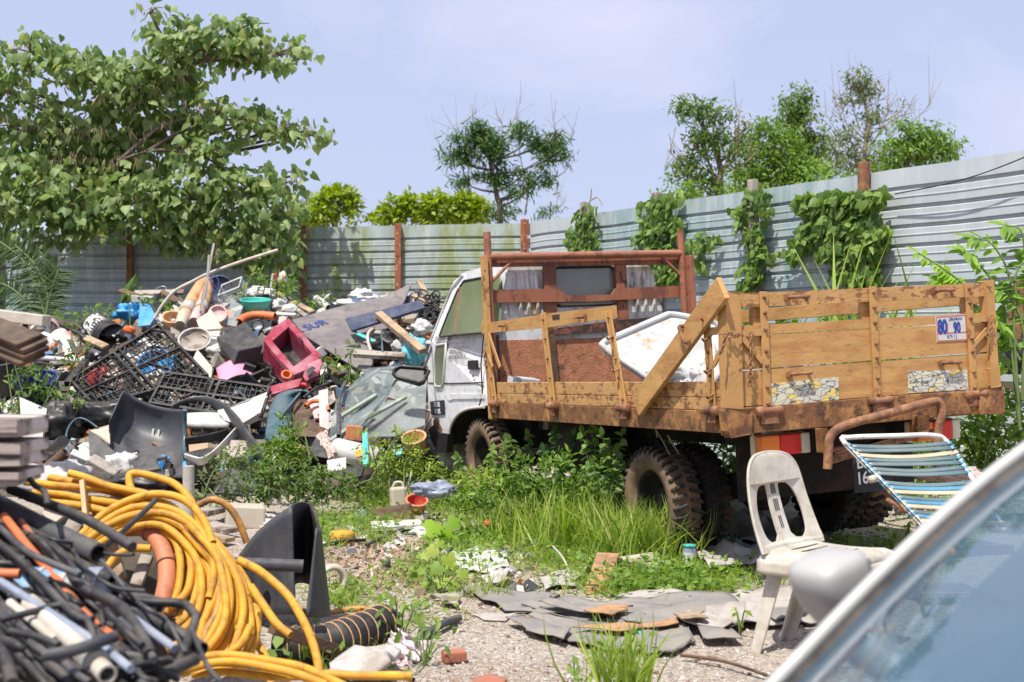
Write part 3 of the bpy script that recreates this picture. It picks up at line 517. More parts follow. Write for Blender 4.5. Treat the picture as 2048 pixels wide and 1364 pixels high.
# cab rear wall with pressed ribs, rear window
bw = MB(); bw.prism([V(.12, YB, .2), V(W_ - .17, YB, .2), V(W_ - .17, YB, .70), V(W_ - .34, YB, 1.28), V(.29, YB, 1.28), V(.12, YB, .70)], (0, -.012, 0))
for px in (1015, 1035, 1052, 1070, 1270, 1286, 1303): 
    a = B(px, 545, YB - .014); b = B(px + 7, 632, YB - .014); bw.tube([a, b], .021, 8)
tp(bw, 'rear_wall', m['white_mould'], cab, bevel=.004)
def rrect(x0, z0, x1, z1, r, k=5):
    o = []
    for cx, cz, a0 in ((x1 - r, z1 - r, 0), (x0 + r, z1 - r, 90), (x0 + r, z0 + r, 180), (x1 - r, z0 + r, 270)): o += [(cx + r * math.cos(R(a0 + 90 * i / k)), cz + r * math.sin(R(a0 + 90 * i / k))) for i in range(k + 1)]
    return o
a = B(1108, 612, YB - .02); b = B(1229, 533, YB - .02); rw = rrect(a.x, a.z, b.x, b.z, .06)
tp(MB().prism([V(x, YB - .016, z) for x, z in rw], (0, -.006, 0)), 'rear_window', m['backglass'], cab)
tp(MB().tube([V(x, YB - .02, z) for x, z in rw], .014, 6, closed=True), 'window_seal', m['rubber'], cab)
# door window, vent glass, seams
def cpoly(pts, o, th=.004): return MB().prism([CS(x, y, o) for x, y in pts], (th, 0, 0))
tp(cpoly([(879, 672), (896, 628), (915, 582), (928, 562), (960, 556), (1000, 552), (1000, 664), (960, 664), (915, 668)], .012, .01), 'door_window', m['cabglass'], cab)
tp(MB().tube([CS(x, y, .014) for x, y in [(879, 672), (896, 628), (915, 582), (928, 562), (960, 556), (975, 555)]], .011, 6), 'window_seal', m['rubber'], cab)
tp(MB().tube([CS(909, 668, .014), CS(921, 570, .014)], .010, 6), 'window_bar', m['rust'], cab); tp(MB().tube([CS(879, 673, .014), CS(975, 665, .014)], .007, 6), 'window_seal', m['rubber'], cab)
vg = [(873, 690), (892, 687), (890, 720), (887, 765), (883, 773), (872, 773), (869, 765), (870, 720)]; tp(cpoly(vg, .008, .008), 'quarter_glass', m['cabglass'], cab); tp(MB().tube([CS(x, y, .008) for x, y in vg], .013, 6, closed=True), 'glass_surround', m['white'], cab)
tp(cpoly([(871, 673), (895, 671), (894, 683), (870, 685)], .006, .006), 'badge_plate', m['pale'], cab)
text('DELTA', .055, m['inkg'], onS(882, 678, .091), tr, sx=1.1)
for i, (s_, w_) in enumerate((('FEMES TRADING', .8), ('777/11 G RENGS MUR JLN NEW BLONG', .66), ('47150 SALONG, JOHOR J.T.', .7), ('BANR PETANG AYA SELD.CN', .7))):
    text(s_, .056, m['inkg'], onS(897, 686 + 9.6 * i, .091), tr, sx=w_ * .82, align='LEFT')
bl = tp(cpoly([(860, 803), (887, 800), (889, 829), (862, 830)], .012, .008), 'weight_label', m['ink'], cab)
text('BDM 2500 KG', .066, m['inkw'], onS(874, 809.5, .084), tr, sx=.40, bold=.001); text('BTM 1950 KG', .066, m['inkw'], onS(875, 823, .084), tr, sx=.40, bold=.001)
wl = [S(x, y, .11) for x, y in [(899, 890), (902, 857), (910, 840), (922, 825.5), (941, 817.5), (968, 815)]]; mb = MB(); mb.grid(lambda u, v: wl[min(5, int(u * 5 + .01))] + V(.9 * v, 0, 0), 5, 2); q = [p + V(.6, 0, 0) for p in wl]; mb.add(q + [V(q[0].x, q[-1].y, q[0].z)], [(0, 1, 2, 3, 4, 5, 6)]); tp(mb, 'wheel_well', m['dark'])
dh = tp(cpoly([(935, 722), (952, 721), (953, 738), (936, 738)], .006, .02), 'door_handle', m['black'], cab, bevel=.003); tp(MB().lathe([(0, 0), (.012, 0), (.014, .006)], 10, TM.inverted() @ onS(947, 752, .096)), 'door_lock', m['black'], cab)
for pts in ([(857, 766), (905, 767), (966, 765)], [(968, 662), (962, 730), (965, 790), (958, 812)]): tp(MB().tube([CS(x, y, .002) for x, y in pts], .006, 5), 'door_seam', m['dark'], cab)
tp(MB().prism([CS(x, y, .01) for x, y in [(893, 797), (900, 786), (905, 788), (968, 788), (968, 797), (906, 798), (898, 801)]], (.012, 0, 0)), 'door_crease', m['white_paint'], cab, bevel=.006)
tp(MB().tube(spl([CS(x, y, .008) for x, y in [(898, 880), (900, 858), (908, 839), (921, 825), (940, 817), (968, 814)]], 3), .014, 6), 'arch_trim', m['white'], cab)
tp(MB().prism([CS(x, y, .03) for x, y in [(856, 860), (866, 850), (880, 866), (896, 868), (893, 905), (872, 906)]], (.06, 0, 0)), 'mud_flap', m['black'], tr); tp(cpoly([(866, 842), (873, 834), (879, 848), (884, 858), (878, 866), (868, 858)], .006, .01), 'rust_hole', m['rust'], cab)
tp(MB().tube([CS(927, 549, -.0) , CS(905, 575, 0), CS(862, 682, 0)], .018, 6), 'gutter', m['pale'], cab)
wsq = [V(.2, CS(899, 590).y + .012, CS(899, 590).z + .01), V(W_ - .25, CS(899, 590).y + .012, CS(899, 590).z + .01), V(W_ - .2, CS(863, 682).y + .012, CS(863, 682).z + .02), V(.15, CS(863, 682).y + .012, CS(863, 682).z + .02)]; tp(MB().prism(wsq, (0, .01, .004)), 'windscreen', m['cabglass'], cab)
mb = MB(); mb.box((W_ / 2 - .02, CS(866, 890).y - .02, -.42), (1.6, .14, .2)); tp(mb, 'front_bumper', m['pale'], bevel=.02)
# wing mirror lying back with a dry leaf
mc = [(789, 741), (800, 734), (850, 738), (858, 744), (848, 764), (838, 768), (795, 756), (787, 750)]
mr_ = MB(); pts = [TI @ P(x, y, 11.5 + (768 - y) * .004) for x, y in mc]; nn_ = (pts[3] - pts[0]).cross(pts[5] - pts[0]).normalized(); mr_.prism(pts, nn_ * .03); mo = tp(mr_, 'wing_mirror', m['grey_blk'], bevel=.008)
tp(MB().tube([p - nn_ * .012 for p in pts], .017, 7, closed=True), 'mirror_rim', m['black'], mo); tp(MB().tube([TI @ P(846, 738, 11.55), TI @ P(858, 712, 11.75), CS(864, 690, -.01)], .012, 7), 'mirror_arm', m['black'], mo)
# wheels
def wheel(x, y, z, r, w, side, inner=0):
    q = thing('wheel', None, None); q.parent = tr; q.matrix_local = Matrix(); MW[q.name] = TM.copy()
    Mx = frame(V(x, y, z), V(0, 1, 0), V(0, 0, 1), V(1, 0, 0)); t = MB(); h = w / 2
    t.lathe([(r * .60, -h * .55), (r * .66, -h * .92), (r * .80, -h * 1.04), (r * .93, -h * .98), (r * .975, -h * .84), (r * .975, h * .84), (r * .93, h * .98), (r * .80, h * 1.04), (r * .66, h * .92), (r * .6, h * .55)], 40, Mx)
    to = tp(t, 'tyre', m['dark' if inner else 'tyre'], q); k = MB(); NB = 34  # inner twins take the near-black material, painting in their deep shade
    for i in range(NB):
        for sg in (-1, 1):
            a = 2 * math.pi * (i + (.5 if sg > 0 else 0)) / NB; c = Mx @ V(r * .985 * math.cos(a), r * .985 * math.sin(a), sg * h * .52); k.box(c, (h * .72, r * .062, r * .125), Matrix((V(1, 0, 0), V(0, -math.sin(a), math.cos(a)), V(0, math.cos(a), math.sin(a)))).transposed() @ eul(0, 0, sg * 16))
            c = Mx @ V(r * .955 * math.cos(a + .04), r * .955 * math.sin(a + .04), sg * h * .94); k.box(c, (h * .2, r * .06, r * .1), Matrix((V(1, 0, 0), V(0, -math.sin(a), math.cos(a)), V(0, math.cos(a), math.sin(a)))).transposed())
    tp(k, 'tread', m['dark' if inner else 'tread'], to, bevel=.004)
    rm = MB(); s = side
    rm.lathe([(r * .62, -s * h * .62), (r * .59, -s * h * .66), (r * .56, -s * h * .5), (r * .53, s * h * .2), (r * .34, s * h * .5), (r * .26, s * h * .45), (r * .2, s * h * .15), (r * .15, -s * h * .1), (0.001, -s * h * .15)], 32, Mx)
    for i in range(6): a = i * math.pi / 3; rm.lathe([(.012, -s * .03), (.012, 0)], 6, Mx @ at((r * .33 * math.cos(a), r * .33 * math.sin(a), s * h * .48)), 1)
    tp(rm, 'rim', [m['dark'], m['tread']], q)
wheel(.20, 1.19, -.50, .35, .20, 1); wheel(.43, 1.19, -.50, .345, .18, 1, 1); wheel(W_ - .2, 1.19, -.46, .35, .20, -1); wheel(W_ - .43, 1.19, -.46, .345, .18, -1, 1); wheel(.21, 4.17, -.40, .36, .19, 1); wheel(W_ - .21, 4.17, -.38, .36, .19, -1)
mb = MB()
for x in (.58, W_ - .58): mb.box((x, 2.45, -.07), (.08, 4.6, .14))
for y in (.3, 1.0, 2.2, 3.2): mb.box((W_ / 2, y, -.07), (W_ - 1.2, .07, .1))
tp(mb, 'chassis', m['dark'])
tp(MB().tube([V(.2, 1.15, -.47), V(W_ / 2 - .2, 1.15, -.46), V(W_ / 2 - .1, 1.15, -.455), V(W_ / 2 + .1, 1.15, -.455), V(W_ / 2 + .2, 1.15, -.45), V(W_ - .2, 1.15, -.44)], [.06, .07, .17, .17, .07, .06], 12), 'rear_axle', m['dark']); tp(MB().tube([V(.2, 4.16, -.44), V(W_ - .2, 4.16, -.42)], .05, 8), 'front_axle', m['dark'])
for x in (.6, W_ - .6):
    mb = MB(); mb.tube(spl([V(x, .35, -.15), V(x, .75, -.32), V(x, 1.15, -.39), V(x, 1.6, -.32), V(x, 2.0, -.15)], 4), .04, 6); tp(mb, 'leaf_spring', m['dark'])
mb = MB(); mb.lathe([(0.001, -.4), (.22, -.4), (.22, .4), (.001, .4)], 20, frame(V(.42, 2.5, -.22), V(1, 0, 0), V(0, 0, 1), V(0, -1, 0))); tp(mb, 'fuel_tank', m['dark'])
mb = MB(); mb.box((W_ / 2, 4.4, -.1), (1.0, 1.1, .4)); mb.box((W_ / 2, 3.3, -.3), (.3, 1.0, .3)); tp(mb, 'engine', m['dark'])
for x in (W_ - .16,): mb = MB(); mb.box((x - .13, .72, -.28), (.42, .012, .4)); tp(mb, 'mudguard', m['rubber'])
mb = MB(); mb.box((.98, .60, -.26), (1.15, .012, .42)); mb.box((.98, .58, -.06), (1.3, .05, .08)); tp(mb, 'underbed_shade_panel', m['dark'])  # dark panel and bar added to black out the view under the bed
# tail lights, bumper hoop, number plate
for px, flip in ((1518, 0), (1828, 1)):
    k = thing('tail_light', None, None); k.parent = tr; k.matrix_local = Matrix(); MW[k.name] = TM.copy(); p = B(px, 893, .06) if not flip else V(W_ - .62, .06, B(1518, 893, .06).z); z = p.z
    for nm, x0, x1, mt in (('orange_lens', .0, .125, 'lensO'), ('red_lens', .127, .272, 'lensR'), ('white_lens', .274, .335, 'lensW')):
        mb = MB(); mb.box((p.x + (x0 + x1) / 2, .065, z), (x1 - x0, .07, .118)); tp(mb, nm, m[mt], k, bevel=.010)
    mb = MB(); mb.box((p.x + .165, .115, z), (.36, .035, .13)); mb.box((p.x + .165, .16, z + .1), (.12, .06, .12)); tp(mb, 'housing', m['lensW'], k, bevel=.01)
bmp = tp(MB().tube(spl([B(x, y, -.10) for x, y in [(1655, 938), (1657, 900), (1662, 872), (1690, 851), (1780, 826), (1862, 804), (1880, 808), (1883, 830), (1876, 866), (1875, 900)]], 5), .026, 12), 'bumper_hoop', m['rust'])
for pts in ([(1642, 858), (1665, 858), (1665, 905), (1645, 905)], [(1836, 832), (1858, 832), (1856, 868), (1838, 868)]): tp(quadp(pts, 1, -.075, .05), 'bumper_bracket', m['beam'], bevel=.004)
tp(quadp([(1662, 912), (1870, 858), (1872, 866), (1664, 928)], 1, -.05, .04), 'bumper_bar', m['rust'])
mb = MB(); q = B(1660, 905, -.05); mb.beam(B(1655, 902, -.06), B(1702, 893, -.06), .02, .05, (0, 1, 0)); tp(mb, 'step_bracket', m['rust'])
npl = tp(quadp([(1706, 896), (1782, 893), (1786, 980), (1711, 985)], 1, .02, .008), 'number_plate', m['ink'], bevel=.003)
def onN(px, py): q = B(px, py, .017); return TM @ frame(q, V(1, 0, .03), V(-.03, 0, 1), V(0, -1, 0))
text('B', .10, m['inkw'], onN(1720, 926), npl, sx=.95, bold=.002); text('16', .10, m['inkw'], onN(1725, 957), npl, sx=.9, bold=.002); text('3', .10, m['inkw'], onN(1757, 952), npl, sx=.9, bold=.002)
# things carried on the bed
tray = thing('plastic_tray', 'stained white rimmed tray propped up on the truck bed', 'tray', TM)
tpx = [(1202, 690), (1212, 684), (1366, 627), (1380, 628), (1448, 642), (1456, 652), (1458, 758), (1266, 770), (1250, 745), (1206, 702)]
tq = [V(U(x, y, 1, 2.0 - .0 * x).x, 2.0 + (y - 690) * -.0035, U(x, y, 1, 2.0).z) for x, y in tpx]
nq = (tq[2] - tq[0]).cross(tq[6] - tq[0]).normalized(); nq = nq if nq.y < 0 else -nq
tp(MB().prism(tq, -nq * .03), 'panel', mat('stained_white_enamel', (.56, .57, .57), .45, dirt=(.44, .30, .19), amt=.26, ds=4, sharp=.08, dirt2=(.42, .41, .38), amt2=.42, ds2=2.5, bump=.05), tray, bevel=.008)
tp(MB().tube([p + nq * .012 for p in tq], .022, 8, closed=True), 'rim', m['pale'], tray)
def crumple(c, d, seed, n=22, rough=.35, Rm=None, flat=0):
    c = Vector(c); mb = MB(); vs = []; 
    for i in range(n + 1):
        th = math.pi * i / n
        for j in range(2 * n):
            ph = math.pi * j / n; q = Vector((math.sin(th) * math.cos(ph), math.sin(th) * math.sin(ph), math.cos(th)))
            a = mnoise.noise(q * 1.7 + Vector((seed, 0, 0))) * .5 + abs(mnoise.noise(q * 4 + Vector((0, seed, 0)))) * .5 + abs(mnoise.noise(q * 9 + Vector((0, seed, 3)))) * .25
            q = q * (1 + rough * (a * 1.6 - .3)); q = Vector((q.x * d[0] / 2, q.y * d[1] / 2, q.z * d[2] / 2)); vs.append(c + (Rm @ q if Rm else q))
    k = 2 * n; mb.add(vs, [(i * k + j, i * k + (j + 1) % k, (i + 1) * k + (j + 1) % k, (i + 1) * k + j) for i in range(n) for j in range(k)], 0, True); return mb
def cloth(corners, seed, amp=.05, n=26, fr=5.0):        # a creased sheet spanning four corners
    a, b, c, d = [Vector(q) for q in corners]; nn = (b - a).cross(d - a).normalized()
    def f(u, v):
        p = (a * (1 - u) + b * u) * (1 - v) + (d * (1 - u) + c * u) * v; s = Vector((u * fr, v * fr, seed)); return p + nn * amp * (mnoise.noise(s) + .7 * abs(mnoise.noise(s * 2.1)) + .3 * abs(mnoise.noise(s * 5))) + (b - a).normalized() * .04 * mnoise.noise(s * 1.3 + V(5, 0, 0)) + (d - a).normalized() * .04 * mnoise.noise(s * 1.3 + V(0, 7, 0))
    mb = MB(); mb.grid(f, n, n); return mb
mb = crumple((.95, 1.45, .27), (1.1, .75, .42), 3.1, 26, .4); mb.v = [TM @ v for v in mb.v]; one(mb, 'plastic_sheet', m['bag'], 'crumpled white plastic sheeting heaped under the tray on the truck', 'plastic sheet')
mb = crumple((.42, .5, .33), (.5, .5, .42), 8.1, 22, .4); mb.v = [TM @ v for v in mb.v]; one(mb, 'plastic_bag', m['bag'], 'wrinkled clear white bag behind the rear corner post of the truck', 'bag')
mb = MB(); mb.box((.24, L_ - .14, .24), (.25, .12, .16), eul(8, 8, 8)); mb.v = [TM @ v for v in mb.v]; one(mb, 'foam_block', m['pale'], 'grey speckled foam block against the checker plate on the truck', 'foam block', bevel=.01)
# ============================================================ VEGETATION
rg = np.random.default_rng(11)
G1 = leaf('broad_leaf_green', (.12, .20, .06), (.32, .41, .15), .46, (.30, .34, .10), .5)
G2 = leaf('deep_leaf_green', (.04, .095, .025), (.11, .20, .045), .34)
G3 = leaf('yellow_green_leaf', (.16, .25, .02), (.34, .42, .04), .4)
G4 = leaf('mid_leaf_green', (.07, .14, .035), (.20, .29, .07), .42)
G5 = leaf('dusty_olive_leaf', (.11, .15, .06), (.24, .29, .12), .38)
G6 = leaf('weed_green', (.09, .175, .032), (.25, .38, .07), .45)
G7 = leaf('grass_green', (.17, .28, .04), (.40, .50, .10), .45, (.5, .42, .2))
G8 = leaf('lime_leaf', (.20, .36, .03), (.36, .55, .06), .5)
G9 = leaf('vine_leaf_green', (.07, .14, .03), (.24, .35, .075), .42)
GD = leaf('dry_leaf_brown', (.22, .14, .08), (.42, .31, .20), .2)
def ballpts(n, shell=.55):
    d = unit(rg.normal(size=(n, 3))); r = shell + (1 - shell) * rg.random(n) ** .6; return d * r[:, None]
def crown(blobs, Y, dep, clump, per, ls, droop=.5, up=.6, ks=.16, jit=.4, spread=.5):
    """leaf sprays spread through overlapping lobes; blobs are lobe centre, radii and spray count in photo pixels"""
    C = []; D = []; N = []; S = []; cen = []
    for bl in blobs:
        cx, cy, rx, ry = bl[:4]; k = bl[4] if len(bl) > 4 else 1; yy = bl[5] if len(bl) > 5 else 0
        s = Y / F; c0 = np.array(P(cx, cy, Y + yy)); rad = np.array([rx * s, min(rx, ry) * s * dep, ry * s]); cen.append((c0, rad))
        n = max(3, int(k * clump * rx * ry / 1000)); q = ballpts(n); pts = c0 + q * rad
        for p, d in zip(pts, q):
            mm = max(2, int(per * rg.uniform(.6, 1.4))); o = rg.normal(size=(mm, 3)) * ls * spread * np.array([1, 1, .75]); C.append(p + o)
            dd = unit(d[None] * .7 + rg.normal(size=(mm, 3)) * .6); dd[:, 2] -= droop; D.append(dd)
            nn = d[None] * .5 + rg.normal(size=(mm, 3)) * jit; nn[:, 2] += up; N.append(nn); S.append(ls * rg.uniform(.5, 1.3, mm))
    return np.concatenate(C), np.concatenate(D), np.concatenate(N), np.concatenate(S), cen
def limb(mb, pts, r0, r1, k=5):
    q = spl(pts, k); n = len(q); mb.tube(q, [r0 + (r1 - r0) * i / (n - 1) for i in range(n)], 7)
def tree(label, blobs, Y, trunk, mt, shape, group=None, dep=1.0, clump=8, per=8, ls=.1, droop=.5, up=.6, r0=.1, twigs=(), wid=1.0, bark='bark', jit=.4, spread=.5, name='tree', cat='tree', reach=True, TY=0):
    C, D, N, S, cen = crown(blobs, Y, dep, clump * (2.1 if group else 1), per, ls, droop, up, jit=jit, spread=spread)
    TY = TY or Y; base = P(trunk[0][0], CY + F * H / TY, TY); t = thing(name, label, cat, at(base), group)
    leafmesh('crown', mt, C, D, N, S, shape, t, wid); mb = MB(); tp_ = [base] + [P(x, y, TY + (Y - TY) * i / max(1, len(trunk) - 2)) for i, (x, y) in enumerate(trunk[1:])]; limb(mb, tp_, r0, r0 * .45)
    nodes = spl(tp_, 6)
    if reach:
        for c0, rad in cen:
            c = Vector(c0)
            if TY != Y and c.z < 3.1: continue
            cand = [q for q in nodes if q.z < c.z + .1] or nodes[:3]; a = min(cand, key=lambda q: (q - c).length + .5 * max(0, q.z - c.z + .4)); mid = a.lerp(c, .5) + Vector((0, 0, -.06 * (c - a).length)); limb(mb, [a, mid, c], r0 * .38, r0 * .12, 4)
            for _ in range(4): e = c + Vector(rg.normal(size=3) * rad * .55); limb(mb, [c, c.lerp(e, .5) + Vector((0, 0, .03)), e], r0 * .12, r0 * .04, 3)
    mb.build('trunk', m[bark], t)
    if twigs:
        mb = MB()
        for pts in twigs:
            q = [P(x, y, Y) for x, y in pts[1:]]; limb(mb, q, pts[0] * .7, pts[0] * .2, 4)
            for _ in range(6):
                a = q[-1].lerp(q[-2], rg.random()); e = a + Vector((rg.normal() * .16, rg.normal() * .16, abs(rg.normal()) * .25 + .08)) * (Y / 20); limb(mb, [a, a.lerp(e, .6) + Vector((rg.normal() * .02, 0, .02)), e], pts[0] * .25, pts[0] * .1, 2)
        mb.build('branch', m['twig'] if bark == 'bark' else m[bark], t)
    return t
# great broad-leaved tree overhanging the left fence
big = [(425, 95, 110, 42), (350, 70, 70, 45), (300, 25, 40, 22, .5), (500, 105, 70, 35), (560, 110, 48, 26), (598, 95, 20, 20, .8), (470, 60, 50, 22),
 (60, 105, 65, 42), (150, 135, 85, 40), (-50, 130, 90, 70), (15, 185, 48, 32), (70, 205, 45, 28), (225, 150, 80, 45), (290, 190, 75, 50), (330, 130, 60, 35),
 (440, 225, 55, 30), (500, 245, 65, 32), (560, 258, 48, 24), (608, 262, 30, 16, .8), (640, 266, 10, 14, 1.5),
 (360, 165, 55, 35, 1.4, .4), (385, 225, 55, 45, 1.2, .5), (330, 260, 65, 45, 1.2, .5), (230, 275, 90, 60, 1.2, .6), (110, 270, 90, 50, 1.1, .3), (30, 255, 60, 45, 1, .2), (230, 205, 60, 40, 1.1, .5), (170, 330, 110, 45, 1.2, .6), (260, 340, 90, 50, 1.2, .5),
 (400, 310, 80, 45), (40, 330, 75, 45), (130, 370, 100, 55), (-40, 400, 70, 90), (60, 420, 90, 55), (180, 425, 95, 50), (290, 400, 95, 60), (380, 400, 95, 60), (450, 370, 70, 50), (480, 430, 85, 55), (560, 370, 42, 35), (590, 350, 22, 22),
 (550, 430, 48, 55), (565, 500, 40, 50), (300, 455, 80, 30), (380, 470, 70, 30), (100, 475, 60, 25, .7), (330, 500, 30, 22, .5), (480, 490, 55, 40), (150, 485, 40, 18, .5), (220, 465, 50, 18, .6), (20, 470, 50, 40, .8), (560, 550, 28, 35, .8), (500, 530, 30, 22, .5), (430, 500, 30, 18, .5)]
big = [(b[0], b[1], b[2] * .9, b[3] * .86, *b[4:]) for b in big]
tb = tree('large leafy tree with drooping heart shaped leaves over the left fence', big, 16.7, [(225,), (222, 560), (228, 420), (240, 320), (270, 220), (330, 140), (380, 110)], G1, 'heart', dep=1.5, clump=10.6, per=8, ls=.130, droop=1.15, up=.25, r0=.12, jit=.5, spread=.8, TY=19.2)
mb = MB()
for pts in ([(240, 320), (330, 250), (430, 235), (560, 262)], [(330, 140), (400, 125), (480, 118), (560, 108)], [(270, 220), (200, 170), (110, 165), (40, 130)], [(240, 320), (320, 300), (420, 320), (520, 400)], [(300, 300), (380, 255), (480, 250)]):
    limb(mb, [P(x, y, 16.7) for x, y in pts], .028, .010)
mb.build('limb', m['bark'], tb)
cat_ = []
for bl in big:
    for _ in range(int(bl[2] / 9)):
        d = rg.normal(size=3); d /= np.linalg.norm(d); d[2] = abs(d[2]) * .6; d[1] = -abs(d[1]); cat_.append(np.array(P(bl[0], bl[1], 16.7)) + d * np.array([bl[2], bl[3] * 1.3, bl[3]]) * .006)
cat_ = np.array(cat_); cat_ = np.repeat(cat_, 5, 0) + rg.normal(size=(len(cat_) * 5, 3)) * .03; dd = rg.normal(size=cat_.shape) * .35; dd[:, 2] -= 1
leafmesh('flower_spike', GD, cat_, dd, rg.normal(size=cat_.shape), rg.uniform(.10, .2, len(cat_)), 'thin', tb, .55)
# trees beyond the fences
tg_ = 'trees beyond the fence'
tree('upright tree with feathery dark foliage and bare seed twigs behind the corner', [(930, 275, 26, 22), (958, 262, 22, 18), (965, 295, 34, 26), (905, 315, 20, 14), (925, 320, 26, 18), (985, 270, 24, 24), (990, 305, 26, 22), (1045, 258, 18, 20), (1062, 282, 16, 14), (1090, 285, 24, 18), (1108, 278, 16, 16), (1112, 312, 22, 18), (1085, 318, 18, 14), (948, 355, 26, 9), (980, 350, 26, 11), (925, 365, 18, 8), (1005, 362, 22, 12), (1052, 345, 18, 12), (1075, 368, 26, 11), (1050, 385, 22, 11), (1085, 352, 14, 8), (1015, 425, 20, 14, 1), (985, 432, 18, 10, 1)],
 27, [(1000,), (1000, 440), (995, 400), (985, 350), (975, 290)], G2, 'thin', tg_, clump=10, per=34, ls=.17, droop=.35, up=.8, r0=.08, wid=2.2, spread=.62, twigs=[(.03, (1050, 430), (1055, 380), (1040, 310), (1035, 230)), (.02, (1000, 300), (1005, 250), (990, 225)), (.02, (1090, 300), (1110, 260), (1105, 235)), (.02, (1110, 310), (1140, 280), (1150, 262)), (.018, (940, 290), (915, 270), (905, 250)), (.018, (960, 270), (948, 245), (945, 230)), (.018, (905, 315), (888, 305), (880, 300)), (.02, (1010, 270), (1030, 235), (1040, 205)), (.02, (1110, 355), (1128, 345), (1140, 330))])
tree('rounded bright yellow green bushy tree beyond the mossy fence', [(640, 425, 40, 26, 1.3), (670, 405, 40, 28, 1.3), (690, 395, 28, 18, 1.3), (705, 425, 16, 26, 1.2), (625, 440, 30, 16)], 29, [(670,), (670, 460), (672, 420)], G3, 'oval', tg_, clump=20, per=12, ls=.15, droop=.1, up=.8, r0=.1, reach=False, name='bushy_tree')
tree('wide bright yellow green hedge like tree between the two taller trees', [(775, 430, 30, 18, 1.3), (800, 415, 34, 20, 1.3), (840, 412, 38, 24, 1.4), (865, 400, 16, 14), (885, 415, 42, 26, 1.4), (925, 405, 30, 20, 1.3), (935, 420, 40, 24, 1.3), (960, 425, 24, 20, 1.3), (860, 435, 80, 14), (760, 442, 18, 8)], 29, [(860,), (860, 460), (862, 420)], G3, 'oval', tg_, clump=20, per=12, ls=.15, droop=.1, up=.8, r0=.1, reach=False, name='bushy_tree')
tree('pale grey green feathery tree peeping out beside the great tree', [(595, 405, 30, 18, .7), (620, 395, 24, 12, .6), (600, 430, 34, 20, .8), (575, 420, 30, 30, .8)], 31, [(600,), (600, 440), (605, 410)], G5, 'thin', tg_, clump=9, per=7, ls=.2, droop=.2, r0=.06, wid=1.6)
tree('gnarled tree with twisted dark limbs and tufted foliage behind the hoarding', [(1395, 225, 34, 18), (1430, 230, 26, 16), (1410, 265, 36, 20), (1380, 215, 24, 12), (1430, 280, 24, 16), (1390, 320, 30, 18, .8), (1370, 350, 30, 18, .8), (1440, 310, 26, 14, .8), (1470, 320, 24, 18, .8), (1400, 370, 40, 20), (1500, 250, 22, 10, .6), (1420, 395, 40, 16), (1355, 335, 20, 10, .6), (1480, 285, 18, 14, .6)],
 22, [(1435,), (1435, 400), (1442, 350), (1430, 300), (1405, 250)], G4, 'lance', tg_, clump=11, per=28, ls=.105, droop=.2, up=.8, spread=1.0, r0=.08, twigs=[(.045, (1430, 380), (1420, 330), (1385, 290)), (.04, (1440, 350), (1475, 300), (1478, 240)), (.03, (1420, 340), (1370, 330), (1335, 300)), (.025, (1400, 335), (1360, 330), (1328, 332)), (.03, (1442, 350), (1490, 325), (1520, 300)), (.02, (1475, 270), (1470, 245), (1482, 228))])
tree('broad light green rounded tree in the middle of the right hand clump', [(1500, 290, 36, 24), (1540, 265, 36, 24), (1570, 290, 40, 28), (1520, 330, 44, 28), (1580, 335, 44, 28), (1620, 350, 36, 24), (1540, 360, 60, 22), (1600, 375, 50, 16), (1480, 360, 36, 24)], 23, [(1560,), (1560, 400), (1550, 330), (1545, 280)], G6, 'lance', tg_, clump=11, per=28, ls=.11, droop=.3, up=.7, spread=1.0, r0=.06, bark='twig')
tree('tall narrow tree with a dense crown above the light green tree', [(1595, 195, 32, 20), (1580, 225, 26, 22), (1610, 225, 26, 28), (1600, 260, 36, 24), (1625, 290, 30, 22), (1610, 310, 40, 24), (1560, 240, 16, 10, .6), (1640, 270, 18, 18)], 26, [(1610,), (1610, 400), (1612, 300), (1600, 220)], G4, 'lance', tg_, clump=11, per=30, ls=.105, spread=1.0, droop=.7, up=.5, r0=.1)
tree('tallest half bare tree with thin grey twigs and a green top tuft', [(1715, 160, 30, 18, 1), (1730, 180, 22, 16, .8), (1700, 200, 20, 16, .7), (1740, 210, 40, 30, .22), (1700, 250, 40, 30, .3), (1760, 260, 40, 40, .22), (1700, 300, 36, 24, .5), (1670, 300, 24, 24, .5), (1740, 310, 40, 24, .5), (1800, 225, 40, 20, .12), (1680, 340, 40, 30, .8), (1730, 350, 40, 20, .8)],
 25, [(1725,), (1725, 400), (1728, 320), (1735, 240), (1722, 170)], G5, 'lance', tg_, clump=13, per=24, ls=.10, spread=1.0, droop=.3, r0=.06, bark='twig', twigs=[(.028, (1725, 330), (1700, 280), (1665, 190)), (.028, (1730, 320), (1760, 260), (1790, 190)), (.025, (1728, 330), (1770, 290), (1820, 210)), (.025, (1740, 340), (1810, 260), (1865, 205)), (.022, (1725, 300), (1690, 240), (1680, 190)), (.022, (1732, 280), (1752, 220), (1765, 165)), (.022, (1730, 300), (1745, 230), (1735, 170)), (.02, (1728, 300), (1680, 270), (1650, 225)), (.02, (1740, 290), (1785, 240), (1830, 225)), (.02, (1720, 260), (1705, 210), (1700, 160)), (.02, (1750, 330), (1800, 280), (1850, 250))])
